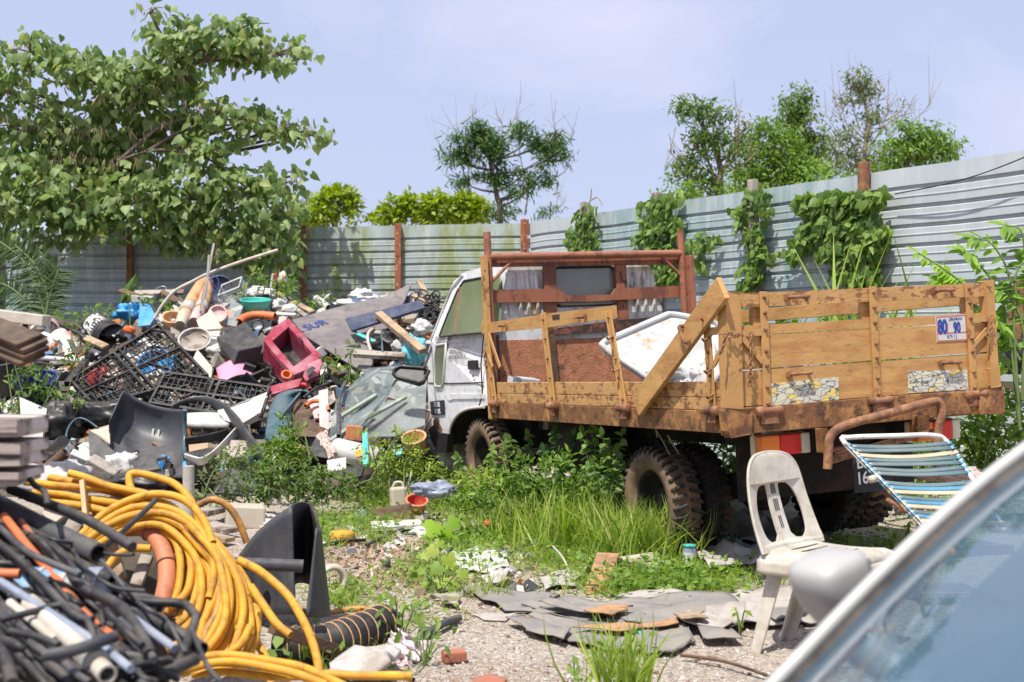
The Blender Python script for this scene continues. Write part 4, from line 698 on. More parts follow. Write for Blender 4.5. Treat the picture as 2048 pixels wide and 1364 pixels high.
tree('rounded drooping tree at the outer end of the right hand clump', [(1820, 260, 36, 20), (1860, 275, 36, 20), (1890, 295, 28, 16), (1835, 295, 44, 22), (1790, 300, 34, 24), (1800, 330, 40, 16), (1860, 315, 30, 12), (1770, 345, 40, 14), (1905, 300, 16, 14)], 24, [(1810,), (1808, 380), (1815, 330), (1840, 280)], G6, 'lance', tg_, clump=11, per=28, ls=.11, spread=1.0, droop=.8, up=.5, r0=.06, bark='twig', twigs=[(.02, (1810, 360), (1830, 320), (1880, 290)), (.02, (1810, 360), (1790, 330), (1770, 290))])
tree('low spreading yellow green shrub along the top of the hoarding', [(1360, 385, 34, 18), (1330, 400, 26, 14), (1390, 385, 20, 14), (1560, 385, 60, 10), (1620, 365, 30, 12), (1660, 350, 24, 12), (1470, 385, 40, 10), (1720, 360, 30, 12)], 20, [(1500,), (1500, 420), (1500, 395)], G6, 'lance', tg_, clump=12, per=9, ls=.1, droop=.1, r0=.05, name='shrub', cat='shrub', reach=False)
tree('small leafy sapling top with a bare stick beside the corner post', [(1100, 425, 16, 10), (1075, 432, 12, 8), (1120, 415, 10, 6)], 24, [(1100,), (1100, 440), (1104, 410)], G2, 'thin', tg_, clump=30, per=9, ls=.14, r0=.02, wid=1.6, twigs=[(.012, (1105, 430), (1112, 410), (1118, 395)), (.012, (1100, 430), (1120, 415), (1132, 400))], name='sapling', cat='sapling', reach=False)
# vines on the right hoarding
def vine(label, patches, strings, n=24, ls=.1, off=.1, mt=None, base=None):
    C = []; D = []; N = []; S = []
    for (cx, cy, rx, ry, k) in patches:
        q = max(3, int(k * n * rx * ry / 260)); th = rg.random(q) * 2 * math.pi; r = rg.random(q) ** .55
        for a, b in zip(th, r): C.append(FP(cx + rx * b * math.cos(a), cy + ry * b * math.sin(a), off + rg.random() * .10 + .12 * (1 - b)))
    C = np.array(C); k = len(C); D = rg.normal(size=(k, 3)) * .5; D[:, 2] -= .8; N = np.array(nR)[None] * .9 + rg.normal(size=(k, 3)) * .35; N[:, 2] += .35
    b0 = patches[0]; t = thing('climbing_vine', label, 'vine', at(FP(b0[0], b0[1], off)), 'vines climbing the hoarding'); leafmesh('foliage', mt or G9, C, D, N, ls * rg.uniform(.6, 1.2, k), 'heart', t)
    mb = MB()
    for s in strings: mb.tube(spl([FP(x, y, off * .7) for x, y in s]), .008, 5)
    mb.build('stem', m['twig'], t)
vine('dense narrow vine column nearest the fence corner', [(1168, 440, 26, 22, 1), (1165, 475, 34, 25, 1), (1160, 500, 26, 25, 1), (1180, 415, 14, 12, .7), (1150, 490, 22, 20, .8)], [[(1168, 520), (1170, 430), (1180, 405), (1183, 378)], [(1183, 400), (1195, 395), (1205, 410)]])
vine('bushy vine mound draped over the post behind the headboard', [(1310, 420, 34, 26, 1), (1320, 455, 44, 32, 1), (1300, 485, 40, 28, 1), (1325, 520, 36, 38, 1), (1340, 395, 26, 16, .8), (1330, 560, 26, 25, 1), (1385, 500, 22, 24, .7), (1410, 480, 24, 18, .7), (1395, 530, 16, 18, .6)], [[(1325, 580), (1322, 480), (1325, 400)], [(1370, 520), (1400, 490), (1440, 470)]])
vine('slender vine string hanging down the second tall post', [(1510, 395, 26, 18, .9), (1480, 425, 22, 18, .7), (1525, 420, 18, 24, .7), (1505, 470, 20, 26, 1), (1515, 510, 24, 26, 1), (1500, 550, 26, 24, 1), (1475, 450, 14, 14, .6), (1545, 510, 16, 10, .6), (1495, 575, 24, 12, .9)], [[(1515, 590), (1512, 480), (1515, 390)], [(1500, 400), (1475, 430), (1465, 460)]])
vine('wide leafy vine curtain spreading from the tall rusty post', [(1620, 410, 34, 20, 1), (1670, 405, 42, 26, 1), (1715, 405, 40, 28, 1), (1650, 450, 50, 28, 1), (1710, 450, 46, 30, 1), (1600, 480, 26, 22, .9), (1580, 510, 18, 14, .7), (1660, 500, 30, 24, .9), (1720, 500, 40, 34, 1), (1750, 470, 26, 30, 1), (1730, 545, 34, 30, .9), (1760, 390, 16, 18, .6), (1690, 545, 26, 20, .6)], [[(1740, 580), (1738, 480), (1736, 400)], [(1736, 410), (1680, 400), (1600, 400), (1580, 420)], [(1740, 420), (1760, 520), (1756, 560)], [(1700, 420), (1600, 490), (1540, 510)]], ls=.115)
# tall reeds behind the tailgate
def blades(n, gx, gy, h, sp, lean, mt, name, label, cat, group=None, shape='blade', Y=None, wid=1.0, kind=None, parent=None):
    C = np.array([G(gx + rg.normal() * sp, gy + rg.normal() * sp * .12) if Y is None else P(gx + rg.normal() * sp, gy, Y + rg.normal() * .12) for _ in range(n)])
    D = rg.normal(size=(n, 3)) * lean; D[:, 2] = 1; N = rg.normal(size=(n, 3)); N[:, 2] = .1
    o = leafmesh(name, mt, C, D, N, h * rg.uniform(.45, 1.1, n), shape, parent, wid)
    return o if parent else tag(o, label, cat, group, kind)
blades(60, 1730, 1010, 2.2, 26, .14, G7, 'reed_clump', 'tall reed clump rising against the vine curtain', 'reeds', Y=10.6, wid=.55); blades(36, 1800, 1000, 1.35, 22, .2, G7, 'reed_clump', 'short reed blades showing through the tailgate gap', 'reeds', Y=10.0, wid=.7)
# leafy shrubs between truck and hoarding
def bush(label, blobs, Y, mt, shape='lance', ls=.08, clump=16, per=8, name='shrub', cat='shrub', droop=.1, group=None, wid=1.0, up=.7, stems=6, mat_s='stem'):
    C, D, N, S, cen = crown(blobs, Y, 1.0, clump, per, ls, droop, up); bx = sum(b[0] for b in blobs) / len(blobs); zb = min(0.0, 9); base = Vector((P(bx, 0, Y).x, Y, max(0, min(c[0][2] - c[1][2] for c in cen))))
    t = thing(name, label, cat, at(base), group); leafmesh('foliage', mt, C, D, N, S, shape, t, wid); mb = MB()
    for c0, r in cen:
        for _ in range(max(1, stems // 3)): e = Vector(c0) + Vector(rg.normal(size=3) * r * .5); b = base + Vector((rg.normal() * .1 + (c0[0] - base.x) * .5, rg.normal() * .06, 0)); mb.tube(spl([b, b.lerp(e, .5) + Vector((rg.normal() * .03, 0, .03)), e], 3), [.008, .008, .007, .006, .005, .004, .003], 5)
    mb.build('stem', m[mat_s], t); return t
bush('low leafy scrub seen through the tailgate gap beside the left stud', [(1560, 640, 34, 22), (1600, 650, 40, 20), (1500, 640, 40, 40), (1440, 640, 30, 40), (1640, 655, 30, 14), (1540, 700, 60, 40), (1680, 640, 20, 20, .7)], 10.6, G6, ls=.09, clump=12)
bush('leafy undergrowth along the foot of the hoarding past the truck', [(1900, 860, 50, 30), (1960, 850, 50, 40), (2020, 830, 50, 40), (1920, 910, 60, 30), (1990, 900, 60, 30), (1890, 950, 40, 26), (2040, 880, 50, 50), (1960, 950, 60, 30), (1860, 900, 30, 24)], 9.4, G6, ls=.085, clump=13)
bush('dense scrub added behind the truck to darken the view under it', [(1330, 900, 50, 50), (1420, 900, 60, 50), (1500, 910, 60, 50), (1580, 910, 60, 50), (1660, 910, 60, 50), (1740, 900, 60, 50), (1250, 890, 50, 50), (1450, 830, 60, 40), (1560, 820, 70, 40), (1680, 810, 60, 40), (1350, 820, 60, 50), (1800, 860, 50, 40)], 10.8, G4, ls=.10, clump=12, stems=3)  # added on the far side to make the gap under the bed dark
# compound-leaved saplings on the right edge
def pinnate(label, stems, Y, n=11, ls=.17, mt=G8, name='sapling', cat='sapling', group=None, r=.012, shape='lance', wid=1.0, jt=.12):
    C = []; D = []; N = []; S = []; mb = MB(); b0 = None
    for st in stems:
        q = spl([P(x, y, Y + (a[0] if a else 0)) for x, y, *a in st], 6); b0 = b0 or q[0]; mb.tube(q, [r * (1 - .7 * i / len(q)) for i in range(len(q))], 6)
        L = len(q); ks = np.linspace(L * .25, L - 1.01, n)
        for k in ks:
            i = int(k); p = q[i].lerp(q[i + 1], k - i); d = (q[i + 1] - q[i]).normalized(); sd = d.cross(Vector((0, -.6, .8))).normalized()
            for sg in (-1, 1): v = d * .55 + sd * sg * .9 + Vector(rg.normal(size=3) * jt); v.z -= .35 + jt * .8; C.append(p); D.append(v); N.append(Vector((0, -.5, .85)) + Vector(rg.normal(size=3) * (.1 + jt))); S.append(ls * rg.uniform(.75, 1.15))
        C.append(q[-1]); D.append(q[-1] - q[-3]); N.append((0, -.5, .8)); S.append(ls)
    t = thing(name, label, cat, at(b0), group); leafmesh('foliage', mt, [tuple(c) for c in C], [tuple(c) for c in D], [tuple(c) for c in N], S, shape, t, wid); mb.build('stem', m['stem'], t); return t
pinnate('glossy compound leaved sapling towering at the right edge', [[(2040, 860), (2030, 700), (2020, 560), (1985, 490), (1945, 475)], [(2040, 860), (2010, 620), (1960, 530), (1930, 500, -.1)], [(2045, 800), (2050, 600), (2045, 470), (2010, 450)], [(2040, 700), (2000, 640), (1960, 625)], [(2050, 680), (2030, 560), (2060, 510)], [(2040, 760), (2000, 720), (1975, 735)], [(2040, 720), (2010, 670), (1995, 640, -.2)], [(2045, 640), (2010, 580), (1990, 575)]], 8.7, 11, .14, leaf('sapling_green', (.13, .25, .04), (.32, .48, .08), .45))
pinnate('lime green fern leaved branch poking over the tailgate corner', [[(1960, 640), (1930, 575), (1890, 540), (1835, 505)], [(1960, 660), (1935, 600), (1900, 565), (1870, 555)], [(1955, 640), (1945, 620), (1930, 600)]], 8.9, 16, .10)
# coconut palm frond and banana leaf on the left
t = thing('palm_seedling', 'dark arching palm frond growing up against the left fence', 'palm', at(P(70, 640, 15.2))); mb = MB(); C = []; D = []; N = []
for st in ([(95, 650), (75, 580), (45, 520), (-5, 480)], [(88, 650), (95, 590), (70, 530), (30, 490)], [(85, 650), (50, 600), (10, 570), (-40, 560)], [(90, 650), (98, 600), (110, 560), (118, 540)]):
    q = spl([P(x, y, 15.2) for x, y in st], 14); mb.tube(q, .014, 5)
    for i in range(4, len(q) - 1):
        d = (q[i + 1] - q[i]).normalized(); sd = d.cross(Vector((0, -1, .1))).normalized()
        for sg in (-1, 1):
            for _ in range(2): v = d * .6 + sd * sg + Vector(rg.normal(size=3) * .1); v.z -= .35; C.append(q[i]); D.append(v); N.append(Vector((0, -1, .5)) + Vector(rg.normal(size=3) * .3))
leafmesh('frond', leaf('palm_leaf_green', (.03, .07, .02), (.08, .14, .035), .25), [tuple(c) for c in C], [tuple(c) for c in D], [tuple(c) for c in N], rg.uniform(.18, .32, len(C)), 'thin', t, .7); mb.build('rib', m['stem'], t)
mb = MB(); q = [P(240, 610, 15.4), P(255, 575, 15.4), P(275, 535, 15.4)]
mb.grid(lambda u, v: q[0].lerp(q[2], v) + V((u - .5) * .13 * math.sin(math.pi * min(1, v + .08)), .04 * abs(u - .5) * 2 + .1 * v * v, 0), 6, 14); one(mb, 'banana_leaf', G2, 'single broad dark upright leaf in front of the shaded fence', 'leaf')
# climbers on the mound
for lab, bl, Y in (('pale green creeper clump at the mound crest beside the plank', [(520, 560, 26, 18), (545, 575, 30, 16), (500, 585, 20, 10), (590, 600, 20, 14), (580, 575, 18, 16)], 14.9), ('light creeper sprigs around the blue tarpaulin', [(215, 625, 16, 12), (270, 590, 28, 8), (300, 600, 22, 10), (235, 645, 18, 10), (330, 620, 14, 10)], 14.4), ('weedy creeper growing behind the white bags on the crest', [(650, 600, 22, 14), (640, 625, 20, 12), (625, 610, 14, 10)], 14.8), ('shaded weeds along the foot of the left fence', [(150, 640, 50, 14), (60, 670, 40, 12), (130, 660, 40, 12), (190, 630, 20, 12)], 14.6)):
    bush(lab, bl, Y, G6, ls=.075, clump=22, per=7, name='creeper', cat='creeper', stems=3)
bush('leafy creeper spilling over the deep blue barrel', [(70, 760, 34, 22), (60, 745, 20, 12), (100, 780, 22, 20), (40, 790, 20, 18), (90, 735, 20, 10), (120, 805, 14, 10)], 12.2, G4, ls=.09, clump=18, name='creeper', cat='creeper', droop=.5)
bush('dark leaved weed patch under the black pallet', [(150, 800, 20, 16), (135, 720, 26, 14), (20, 820, 20, 20), (10, 640, 16, 30), (165, 690, 14, 12)], 12.0, G4, ls=.07, clump=18, name='creeper', cat='creeper')
bush('creeper leaves around the broken timber below the plywood', [(690, 735, 18, 16), (700, 755, 20, 12), (665, 720, 14, 10), (700, 700, 8, 8)], 12.4, G6, ls=.07, clump=22, name='creeper', cat='creeper')
bush('pointed conical green shrub standing before the teal bumper', [(570, 850, 8, 20, 1.6), (566, 880, 24, 18, 1.2), (590, 870, 12, 18), (565, 905, 40, 18, 1.2), (600, 905, 22, 14), (520, 900, 20, 12)], 10.6, G6, ls=.055, clump=40, per=8, droop=-.4, wid=.9)
bush('spreading dark green shrub in the hollow at the mound foot', [(560, 940, 50, 26), (600, 950, 50, 28), (640, 960, 45, 24), (520, 950, 30, 22), (560, 980, 50, 22), (620, 985, 50, 18), (680, 960, 26, 26), (490, 930, 30, 18), (450, 920, 36, 12), (700, 975, 24, 16)], 10.0, G4, ls=.06, clump=19, per=8)
bush('silvery green weeds around the fallen dark board', [(420, 960, 30, 14), (400, 985, 30, 14), (470, 965, 20, 10), (500, 985, 24, 12), (440, 1000, 40, 10), (470, 905, 26, 14)], 9.6, G5, ls=.055, clump=22, per=7)
bush('sunny yellow green weeds between the mound and the cab', [(760, 920, 36, 26), (800, 915, 40, 24), (840, 930, 40, 24), (780, 880, 30, 20, .7), (730, 880, 24, 22, .6), (860, 950, 40, 18), (760, 950, 50, 16), (830, 890, 24, 16, .7)], 10.4, G7, ls=.05, clump=24, per=8)
# broad-leaved weeds screening the chassis
wd = 'broad leaved weeds under the truck side'
for i, (lab, st) in enumerate((('leafy weed in front of the truck front tyre', [[(925, 1000), (925, 950), (915, 915)], [(960, 1000), (975, 950), (985, 900)], [(990, 1000), (1005, 930), (1010, 880)], [(930, 1000), (935, 970), (950, 950)]]), ('bushy weed beside the cab step with drooping leaf sprays', [[(1030, 1010), (1035, 930), (1020, 880)], [(1035, 1010), (1060, 920), (1055, 870)], [(1040, 1010), (1075, 950), (1090, 900)], [(1030, 1010), (1000, 960), (985, 930)], [(1040, 1010), (1050, 960), (1040, 910)]]), ('tall dark weed below the middle of the tray', [[(1110, 1010), (1115, 920), (1110, 862)], [(1110, 1010), (1130, 920), (1145, 870)], [(1115, 1010), (1090, 950), (1085, 900)], [(1110, 1010), (1120, 950), (1125, 920)]]), ('many stemmed weed under the third stake', [[(1170, 1010), (1175, 920), (1165, 865)], [(1175, 1010), (1190, 920), (1185, 855)], [(1180, 1010), (1205, 940), (1215, 890)], [(1170, 1010), (1155, 950), (1140, 920)]]), ('dark weed leaning over the rear tyre', [[(1215, 1010), (1215, 930), (1205, 870)], [(1220, 1010), (1230, 930), (1245, 870)], [(1220, 1010), (1235, 960), (1240, 920)], [(1210, 1010), (1195, 960), (1185, 930)]]))):
    pinnate(lab, st, [10.0, 9.9, 9.3, 8.8, 8.45][i], 11, .062, [G6, G4, G2][i % 3], 'broad_leaf_weed', 'weed', wd, .005, 'round', .9, jt=.5)
bush('mounded mixed weeds along the shaded side of the truck', [(1000, 990, 60, 26), (1080, 985, 60, 30), (1150, 985, 60, 34), (1210, 995, 40, 40), (940, 1000, 40, 18), (1060, 945, 50, 30, .8), (1130, 940, 50, 34, .8), (1190, 950, 36, 34, .8), (1015, 955, 26, 30, .8), (1230, 940, 20, 40, .6)], 8.75, G6, ls=.055, clump=16, per=8, droop=.1)
bush('scruffy weeds hiding the lower half of the front tyre', [(905, 985, 30, 26), (945, 975, 34, 34), (985, 975, 30, 36), (925, 955, 18, 20, .6), (965, 945, 18, 20, .6)], 9.7, G7, ls=.05, clump=20, per=8, droop=-.1)
# grass tufts
gt = 'grass tufts on the yard'
for lab, n, x, y, h, sp, ln, mt in (('big sunlit grass tuft beside the rear tyre', 900, 1170, 1098, .42, 70, .42, G7), ('tall dark grass tuft hard against the rear tyre', 620, 1285, 1122, .40, 55, .35, G7), ('grass tuft in front of the front wheel weeds', 420, 1060, 1080, .36, 60, .5, G7), ('tall wispy grass growing through the roofing felt in front', 110, 1240, 1390, .34, 32, .35, G7), ('thin tall grass stems at the bottom edge beside the brick', 70, 960, 1200, .22, 26, .5, G7), ('low grass tuft by the cardboard ring', 120, 690, 1215, .14, 30, .7, G7), ('grass tuft before the yellow lid', 110, 755, 1085, .16, 18, .6, G7), ('fresh grass around the orange board', 160, 1260, 1180, .13, 50, .7, G7)):
    blades(n, x, y, h, sp, ln, mt, 'grass_tuft', lab, 'grass', gt, wid=.62)
# short grass and low weeds over the yard
C = []; Sg = []
zones = [(900, 960, 80, 20, 600), (1100, 1000, 120, 20, 700), (1350, 1150, 130, 24, 500), (1270, 1120, 60, 20, 400), (960, 1090, 90, 24, 700), (820, 960, 90, 24, 900), (760, 1000, 60, 22, 600), (900, 1010, 90, 26, 900), (1010, 1020, 90, 24, 900), (1120, 1050, 110, 24, 900), (1200, 1075, 80, 24, 700), (1230, 1160, 120, 28, 900), (1400, 1165, 110, 26, 900), (1330, 1190, 160, 14, 500), (740, 1050, 70, 26, 800), (900, 1120, 110, 40, 500), (1000, 1060, 120, 30, 900), (1120, 1120, 100, 24, 700), (680, 1200, 70, 30, 300), (860, 1160, 120, 30, 350), (640, 1060, 60, 40, 700), (1650, 1100, 90, 24, 500), (1800, 1110, 70, 40, 500), (700, 1320, 90, 40, 300), (1950, 1000, 80, 40, 700), (1880, 960, 50, 40, 500), (820, 1240, 80, 40, 180), (1230, 1330, 60, 30, 120), (960, 990, 90, 30, 700)]
for cx, cy, rx, ry, n in zones:
    for _ in range(n): C.append(G(cx + rg.normal() * rx * .55, max(900, cy + rg.normal() * ry * .6)))
n = len(C); D = rg.normal(size=(n, 3)) * .7; D[:, 2] = 1; N = rg.normal(size=(n, 3))
tag(leafmesh('grass', G7, [tuple(c) for c in C], D, N, rg.uniform(.035, .13, n), 'blade', wid=.9), kind='stuff')
C = []
for cx, cy, rx, ry, n in zones + [(820, 1000, 90, 30, 500), (1100, 1040, 150, 30, 1100), (1330, 1180, 130, 24, 700), (720, 990, 60, 30, 500), (1870, 1060, 70, 40, 400)]:
    for _ in range(int(n * .55)): c = G(cx + rg.normal() * rx * .55, max(900, cy + rg.normal() * ry * .55)); c.z += rg.random() * .09; C.append(c)
n = len(C); D = rg.normal(size=(n, 3)); D[:, 2] = abs(D[:, 2]) * .5; N = rg.normal(size=(n, 3)) * .4; N[:, 2] = 1
tag(leafmesh('weeds', G6, [tuple(c) for c in C], D, N, rg.uniform(.025, .06, n), 'oval', wid=1.2), kind='stuff')
# large-leaved seedlings on the open ground
def seedling(label, gx, gy, leaves, ls, mt, shape='lobed', Y=None):
    b = G(gx, gy); t = thing('seedling', label, 'seedling', at(b), 'seedlings on the yard'); C = []; D = []; N = []; mb = MB()
    for x, y in leaves:
        e = P(x, y, b.y - .05 + rg.normal() * .08); mb.tube(spl([b, b.lerp(e, .6) + Vector((0, 0, .02)), e], 4), .0035, 5); C.append(tuple(e)); D.append((rg.normal() * .5, -.3 + rg.normal() * .3, -.55)); N.append((rg.normal() * .3, -.75, .6))
    leafmesh('foliage', mt, C, D, N, ls * rg.uniform(.7, 1.15, len(C)), shape, t); mb.build('stem', m['stem'], t)
seedling('bright lobed leaved seedling beside the felt path', 880, 1190, [(850, 1105), (870, 1095), (895, 1110), (845, 1135), (880, 1130), (905, 1120), (860, 1160), (890, 1155), (925, 1140), (910, 1165), (865, 1185), (900, 1190), (880, 1080)], .075, G7)
seedling('lime heart leaved seedling against the rear dual tyre', 1375, 1105, [(1375, 1035), (1402, 1038), (1360, 1065), (1385, 1060), (1410, 1068), (1380, 1085), (1400, 1090), (1430, 1055), (1355, 1085), (1415, 1085), (1395, 1020)], .11, G8, 'heart')
seedling('pale lobed seedling below the tangled aluminium strips', 880, 1090, [(870, 1045), (890, 1060), (865, 1065), (895, 1040), (905, 1072), (880, 1078)], .12, G8)
seedling('leafy seedling growing over the black duct', 800, 1290, [(790, 1190), (770, 1215), (810, 1205), (830, 1225), (785, 1235), (815, 1240), (840, 1200), (760, 1240), (850, 1250), (800, 1260)], .075, G6, 'lance')
seedling('leafy weed at the foot of the yellow hoses', 600, 1330, [(570, 1290), (590, 1275), (610, 1300), (550, 1300), (630, 1310), (600, 1320), (570, 1320), (640, 1290), (560, 1270), (620, 1280), (540, 1310), (655, 1320)], .07, G6, 'round')
seedling('small weed sprouting among the yellow hose coils', 470, 1290, [(450, 1190), (470, 1210), (440, 1215), (460, 1235), (480, 1245), (450, 1255), (470, 1265), (495, 1225), (440, 1190), (500, 1200)], .05, G6, 'round')
seedling('weed with narrow leaves behind the pink cloth', 850, 1330, [(840, 1240), (860, 1260), (880, 1240), (830, 1280), (870, 1285), (850, 1300), (820, 1300), (890, 1290), (810, 1330), (860, 1340), (830, 1350)], .06, G6, 'lance')
seedling('round leaved weed under the tailgate plate', 1780, 1100, [(1755, 1090), (1770, 1080), (1785, 1085), (1765, 1105), (1795, 1095), (1705, 1070), (1720, 1085), (1690, 1090), (1740, 1110)], .09, G6, 'round')
seedling('tiny two leaved sprout on the bare gravel in front', 1150, 1355, [(1135, 1330), (1160, 1335), (1145, 1310), (1155, 1350)], .05, G6, 'oval')
seedling('small sprout beside the chair foot on pale sheeting', 1480, 1270, [(1475, 1225), (1490, 1220), (1480, 1240), (1470, 1215)], .045, G7, 'oval')
# bare twig and flower tufts in front of the truck
mb = MB(); mb.tube(spl([P(1388, 1100, 8), P(1390, 980, 8), P(1370, 930, 8), P(1335, 870, 8.0)]), .006, 5); mb.tube(spl([P(1315, 875, 7.9), P(1312, 855, 7.9), P(1318, 800, 7.9)]), .004, 4); mb.tube(spl([P(1340, 910, 7.9), P(1313, 862, 7.9), P(1286, 840, 7.9)]), .004, 4); one(mb, 'twig', m['twig'], 'long bare forked twig standing in front of the rear tyre', 'twig')
# fallen dry leaves over the yard
n = 900; C = []
for _ in range(n): c = G(880 + rg.normal() * 190, 1125 + abs(rg.normal()) * 60 - 40); c.z = gh(c.x, c.y) + .006 + rg.random() * .012; C.append(tuple(c))
D = rg.normal(size=(n, 3)); D[:, 2] *= .2; N = rg.normal(size=(n, 3)) * .35; N[:, 2] = 1; tag(leafmesh('leaves', GD, C, D, N, rg.uniform(.02, .055, n), 'oval', wid=1.3), kind='stuff')
# ============================================================ JUNK ON THE MOUND
random.seed(7)
MN = V(0, -.55, .83)
def steep(l, o):
    y = [6.394 / (.454 + (q[1] - CY) / F) - (q[2] if len(q) == 3 else o) for q in l]; k = .45 if max(q[1] for q in l) - min(q[1] for q in l) < 100 else .75; mu = sum(y) / len(y); z = [mu + (v - mu) * k for v in y]; s = max(b - a for a, b in zip(y, z)) * .8; return [P(q[0], q[1], v - s) for q, v in zip(l, z)]
def pts(l, o=0.0): return [M(*(q if len(q) == 3 else (q[0], q[1], o))) for q in l]
def plank(label, a, b, w, t, mt, up=MN, name='plank', cat='plank', group=None, bev=.004):
    mb = MB(); mb.beam(M(*a), M(*b), w, t, up); return one(mb, name, m[mt], label, cat, group, bevel=bev)
def panel(label, l, th, mt, name='board', cat='board', off=.1, group=None, bev=.004, kind=None):
    p = steep(l, off); n = Vector((0, 0, 0))
    for i in range(len(p)): n += (p[i] - p[0]).cross(p[(i + 1) % len(p)] - p[0])
    n.normalize(); n = n if n.y < 0 else -n; o = one(MB().prism(p, -n * th), name, m[mt] if isinstance(mt, str) else mt, label, cat, group, bevel=bev); return o, p, n
def pipe(label, l, r, mt, off=.15, name='pipe', cat='pipe', group=None, n=10, k=5, inner=.8):
    mb = MB(); mb.tube(spl(pts(l, off), k), r, n, inner=inner); return one(mb, name, m[mt], label, cat, group)
def ax(c, z, up=V(0, 0, 1)):
    z = Vector(z).normalized(); x = Vector(up).cross(z); x = x.normalized() if x.length > .01 else V(1, 0, 0); return frame(Vector(c), x, z.cross(x), z)
def tub(label, c, z, r0, r1, h, mt, name='bucket', cat='bucket', inner=None, sx=1, sy=1, rim=.012, group=None):
    A = ax(c, z); t = thing(name, label, cat, A, group); w = .008
    mb = MB().lathe([(.001, 0), (r0, 0), (r1, h)], 28, A, 0, True, sx, sy); mb.build('shell', m[mt], t, bevel=0)
    mb = MB().lathe([(r1, h), (r1 + rim, h), (r1 + rim, h + .012), (r1 - w, h + .012), (r1 - w, h)], 28, A, 0, True, sx, sy); mb.build('rim', m[mt], t)
    mb = MB().lathe([(r1 - w, h), (r0 - w, w), (.001, w)], 28, A, 0, True, sx, sy); mb.build('lining', m[inner or mt], t); return t, A
def boxm(label, c, d, e, mt, name='box', cat='box', bev=.006, taper=1.0, group=None):
    mb = MB(); mb.box(M(*c), d, eul(*e), 0, taper); return one(mb, name, m[mt], label, cat, group, bevel=bev)
def bag(label, c, d, seed, mt='bag', name='plastic_bag', cat='bag', rough=.45, n=20): return one(crumple(M(*c), d, seed, n, rough), name, m[mt], label, cat)
# pallets
def pallet(label, c4, n, gap):
    a, b, c, d = steep(c4, 0); f = lambda u, v: (a * (1 - u) + b * u) * (1 - v) + (d * (1 - u) + c * u) * v
    nn = (b - a).cross(d - a).normalized(); nn = nn if nn.y < 0 else -nn; t = thing('plastic_pallet', label, 'pallet', at(f(.5, .5)))
    lu = (b - a).length; lv = (d - a).length; mb = MB()
    for u0, v0, u1, v1 in ((0, .02, 1, .02), (0, .98, 1, .98), (.012, 0, .012, 1), (.988, 0, .988, 1), (.47, 0, .47, 1), (.53, 0, .53, 1), (0, .48, 1, .48)): mb.beam(f(u0, v0), f(u1, v1), .028, .05, nn)
    mb.build('frame', m['black'], t, bevel=.004); mb = MB()
    for u0, u1 in ((.02, .46), (.54, .98)):
        for i in range(1, n): u = u0 + (u1 - u0) * i / n; mb.beam(f(u, .02), f(u, .98), .008, .014, nn)
    k = int(n * lv / lu * 1.7)
    for j in range(1, k): mb.beam(f(.02, j / k), f(.98, j / k), .008, .014, nn)
    for u0, v0, u1, v1 in ((.02, .15, .1, .02), (.02, .85, .1, .98), (.98, .15, .9, .02), (.98, .85, .9, .98), (.40, .02, .47, .14), (.60, .02, .53, .14), (.40, .98, .47, .86), (.60, .98, .53, .86), (.16, .5, .25, .3), (.25, .3, .34, .5), (.34, .5, .25, .7), (.25, .7, .16, .5), (.66, .5, .75, .3), (.75, .3, .84, .5), (.84, .5, .75, .7), (.75, .7, .66, .5)): mb.beam(f(u0, v0), f(u1, v1), .016, .034, nn)
    mb.build('grille', m['black'], t); mb = MB()
    for u in (.06, .5, .94):
        for v in (.06, .5, .94): mb.box(f(u, v) - nn * .06, (.09, .09, .10), Matrix(((b - a).normalized(), (d - a).normalized(), nn)).transposed())
    mb.build('foot', m['grey_blk'], t, bevel=.005); return t
pallet('larger black grid pallet lying tilted up the mound', ((138, 762, .38), (318, 648, .22), (418, 752, .42), (190, 818, .5)), 10, .05)
pallet('smaller black grid pallet lying flat below the pink cover', ((330, 745, .42), (541, 776, .42), (522, 842, .5), (297, 808, .55)), 9, .05)
# left part of the mound
tub('maroon lined white rimmed oval tub tipped towards the camera', M(76, 660, .15) + V(0, .22, .05), (.08, -.9, -.25), .15, .2, .22, 'palepink', 'tub', 'tub', 'maroon', 1.1, .78)
t, A = tub('black drum with a torn white label lying on its side', M(186, 648, .1), (.36, -.30, -.20), .155, .165, .40, 'matte_blk', 'drum', 'drum', 'tan')
mb = MB()
for z, r in ((.30, .17), (.34, .172), (.37, .172)): mb.lathe([(r - .01, z), (r, z + .004), (r, z + .012), (r - .01, z + .016)], 28, A)
mb.build('ring', m['black'], t)
mb = MB(); vs = [A @ V(.1605 * math.cos(a), .1605 * math.sin(a), z) for z in (.06, .28) for a in [R(95 + 13 * i) for i in range(8)]]; mb.add(vs, [(i, i + 1, 9 + i, 8 + i) for i in range(7)], 0, True); mb.build('label', mat('torn_paper_label', (.7, .68, .64), .8, dirt=(.05, .05, .055), amt=.45, ds=14, sharp=.05), t)
t, A = tub('conical white paint bucket with pink and green print', M(112, 678, .12), (.55, -.22, -.42), .15, .10, .30, 'white', 'paint_bucket', 'bucket')
for k, (z0, z1, c) in enumerate(((.12, .20, 'pink'), (.20, .22, 'white'), (.22, .27, 'teal'))):
    mb = MB(); rr = lambda z: .1512 - .05 * z / .3
    vs = [A @ V(rr(z) * math.cos(a), rr(z) * math.sin(a), z) for z in (z0, z1) for a in [R(180 + 14 * i) for i in range(14)]]; mb.add(vs, [(i, i + 1, 15 + i, 14 + i) for i in range(13)], 0, True); mb.build('print_band', m[c], t)
plank('white painted lath poking out of the paint bucket', (85, 665, .25), (118, 680, .3), .05, .012, 'white')
pipe('white plastic pipe lying level left of the large pallet', [(66, 714, .45), (165, 722, .4)], .026, 'white')
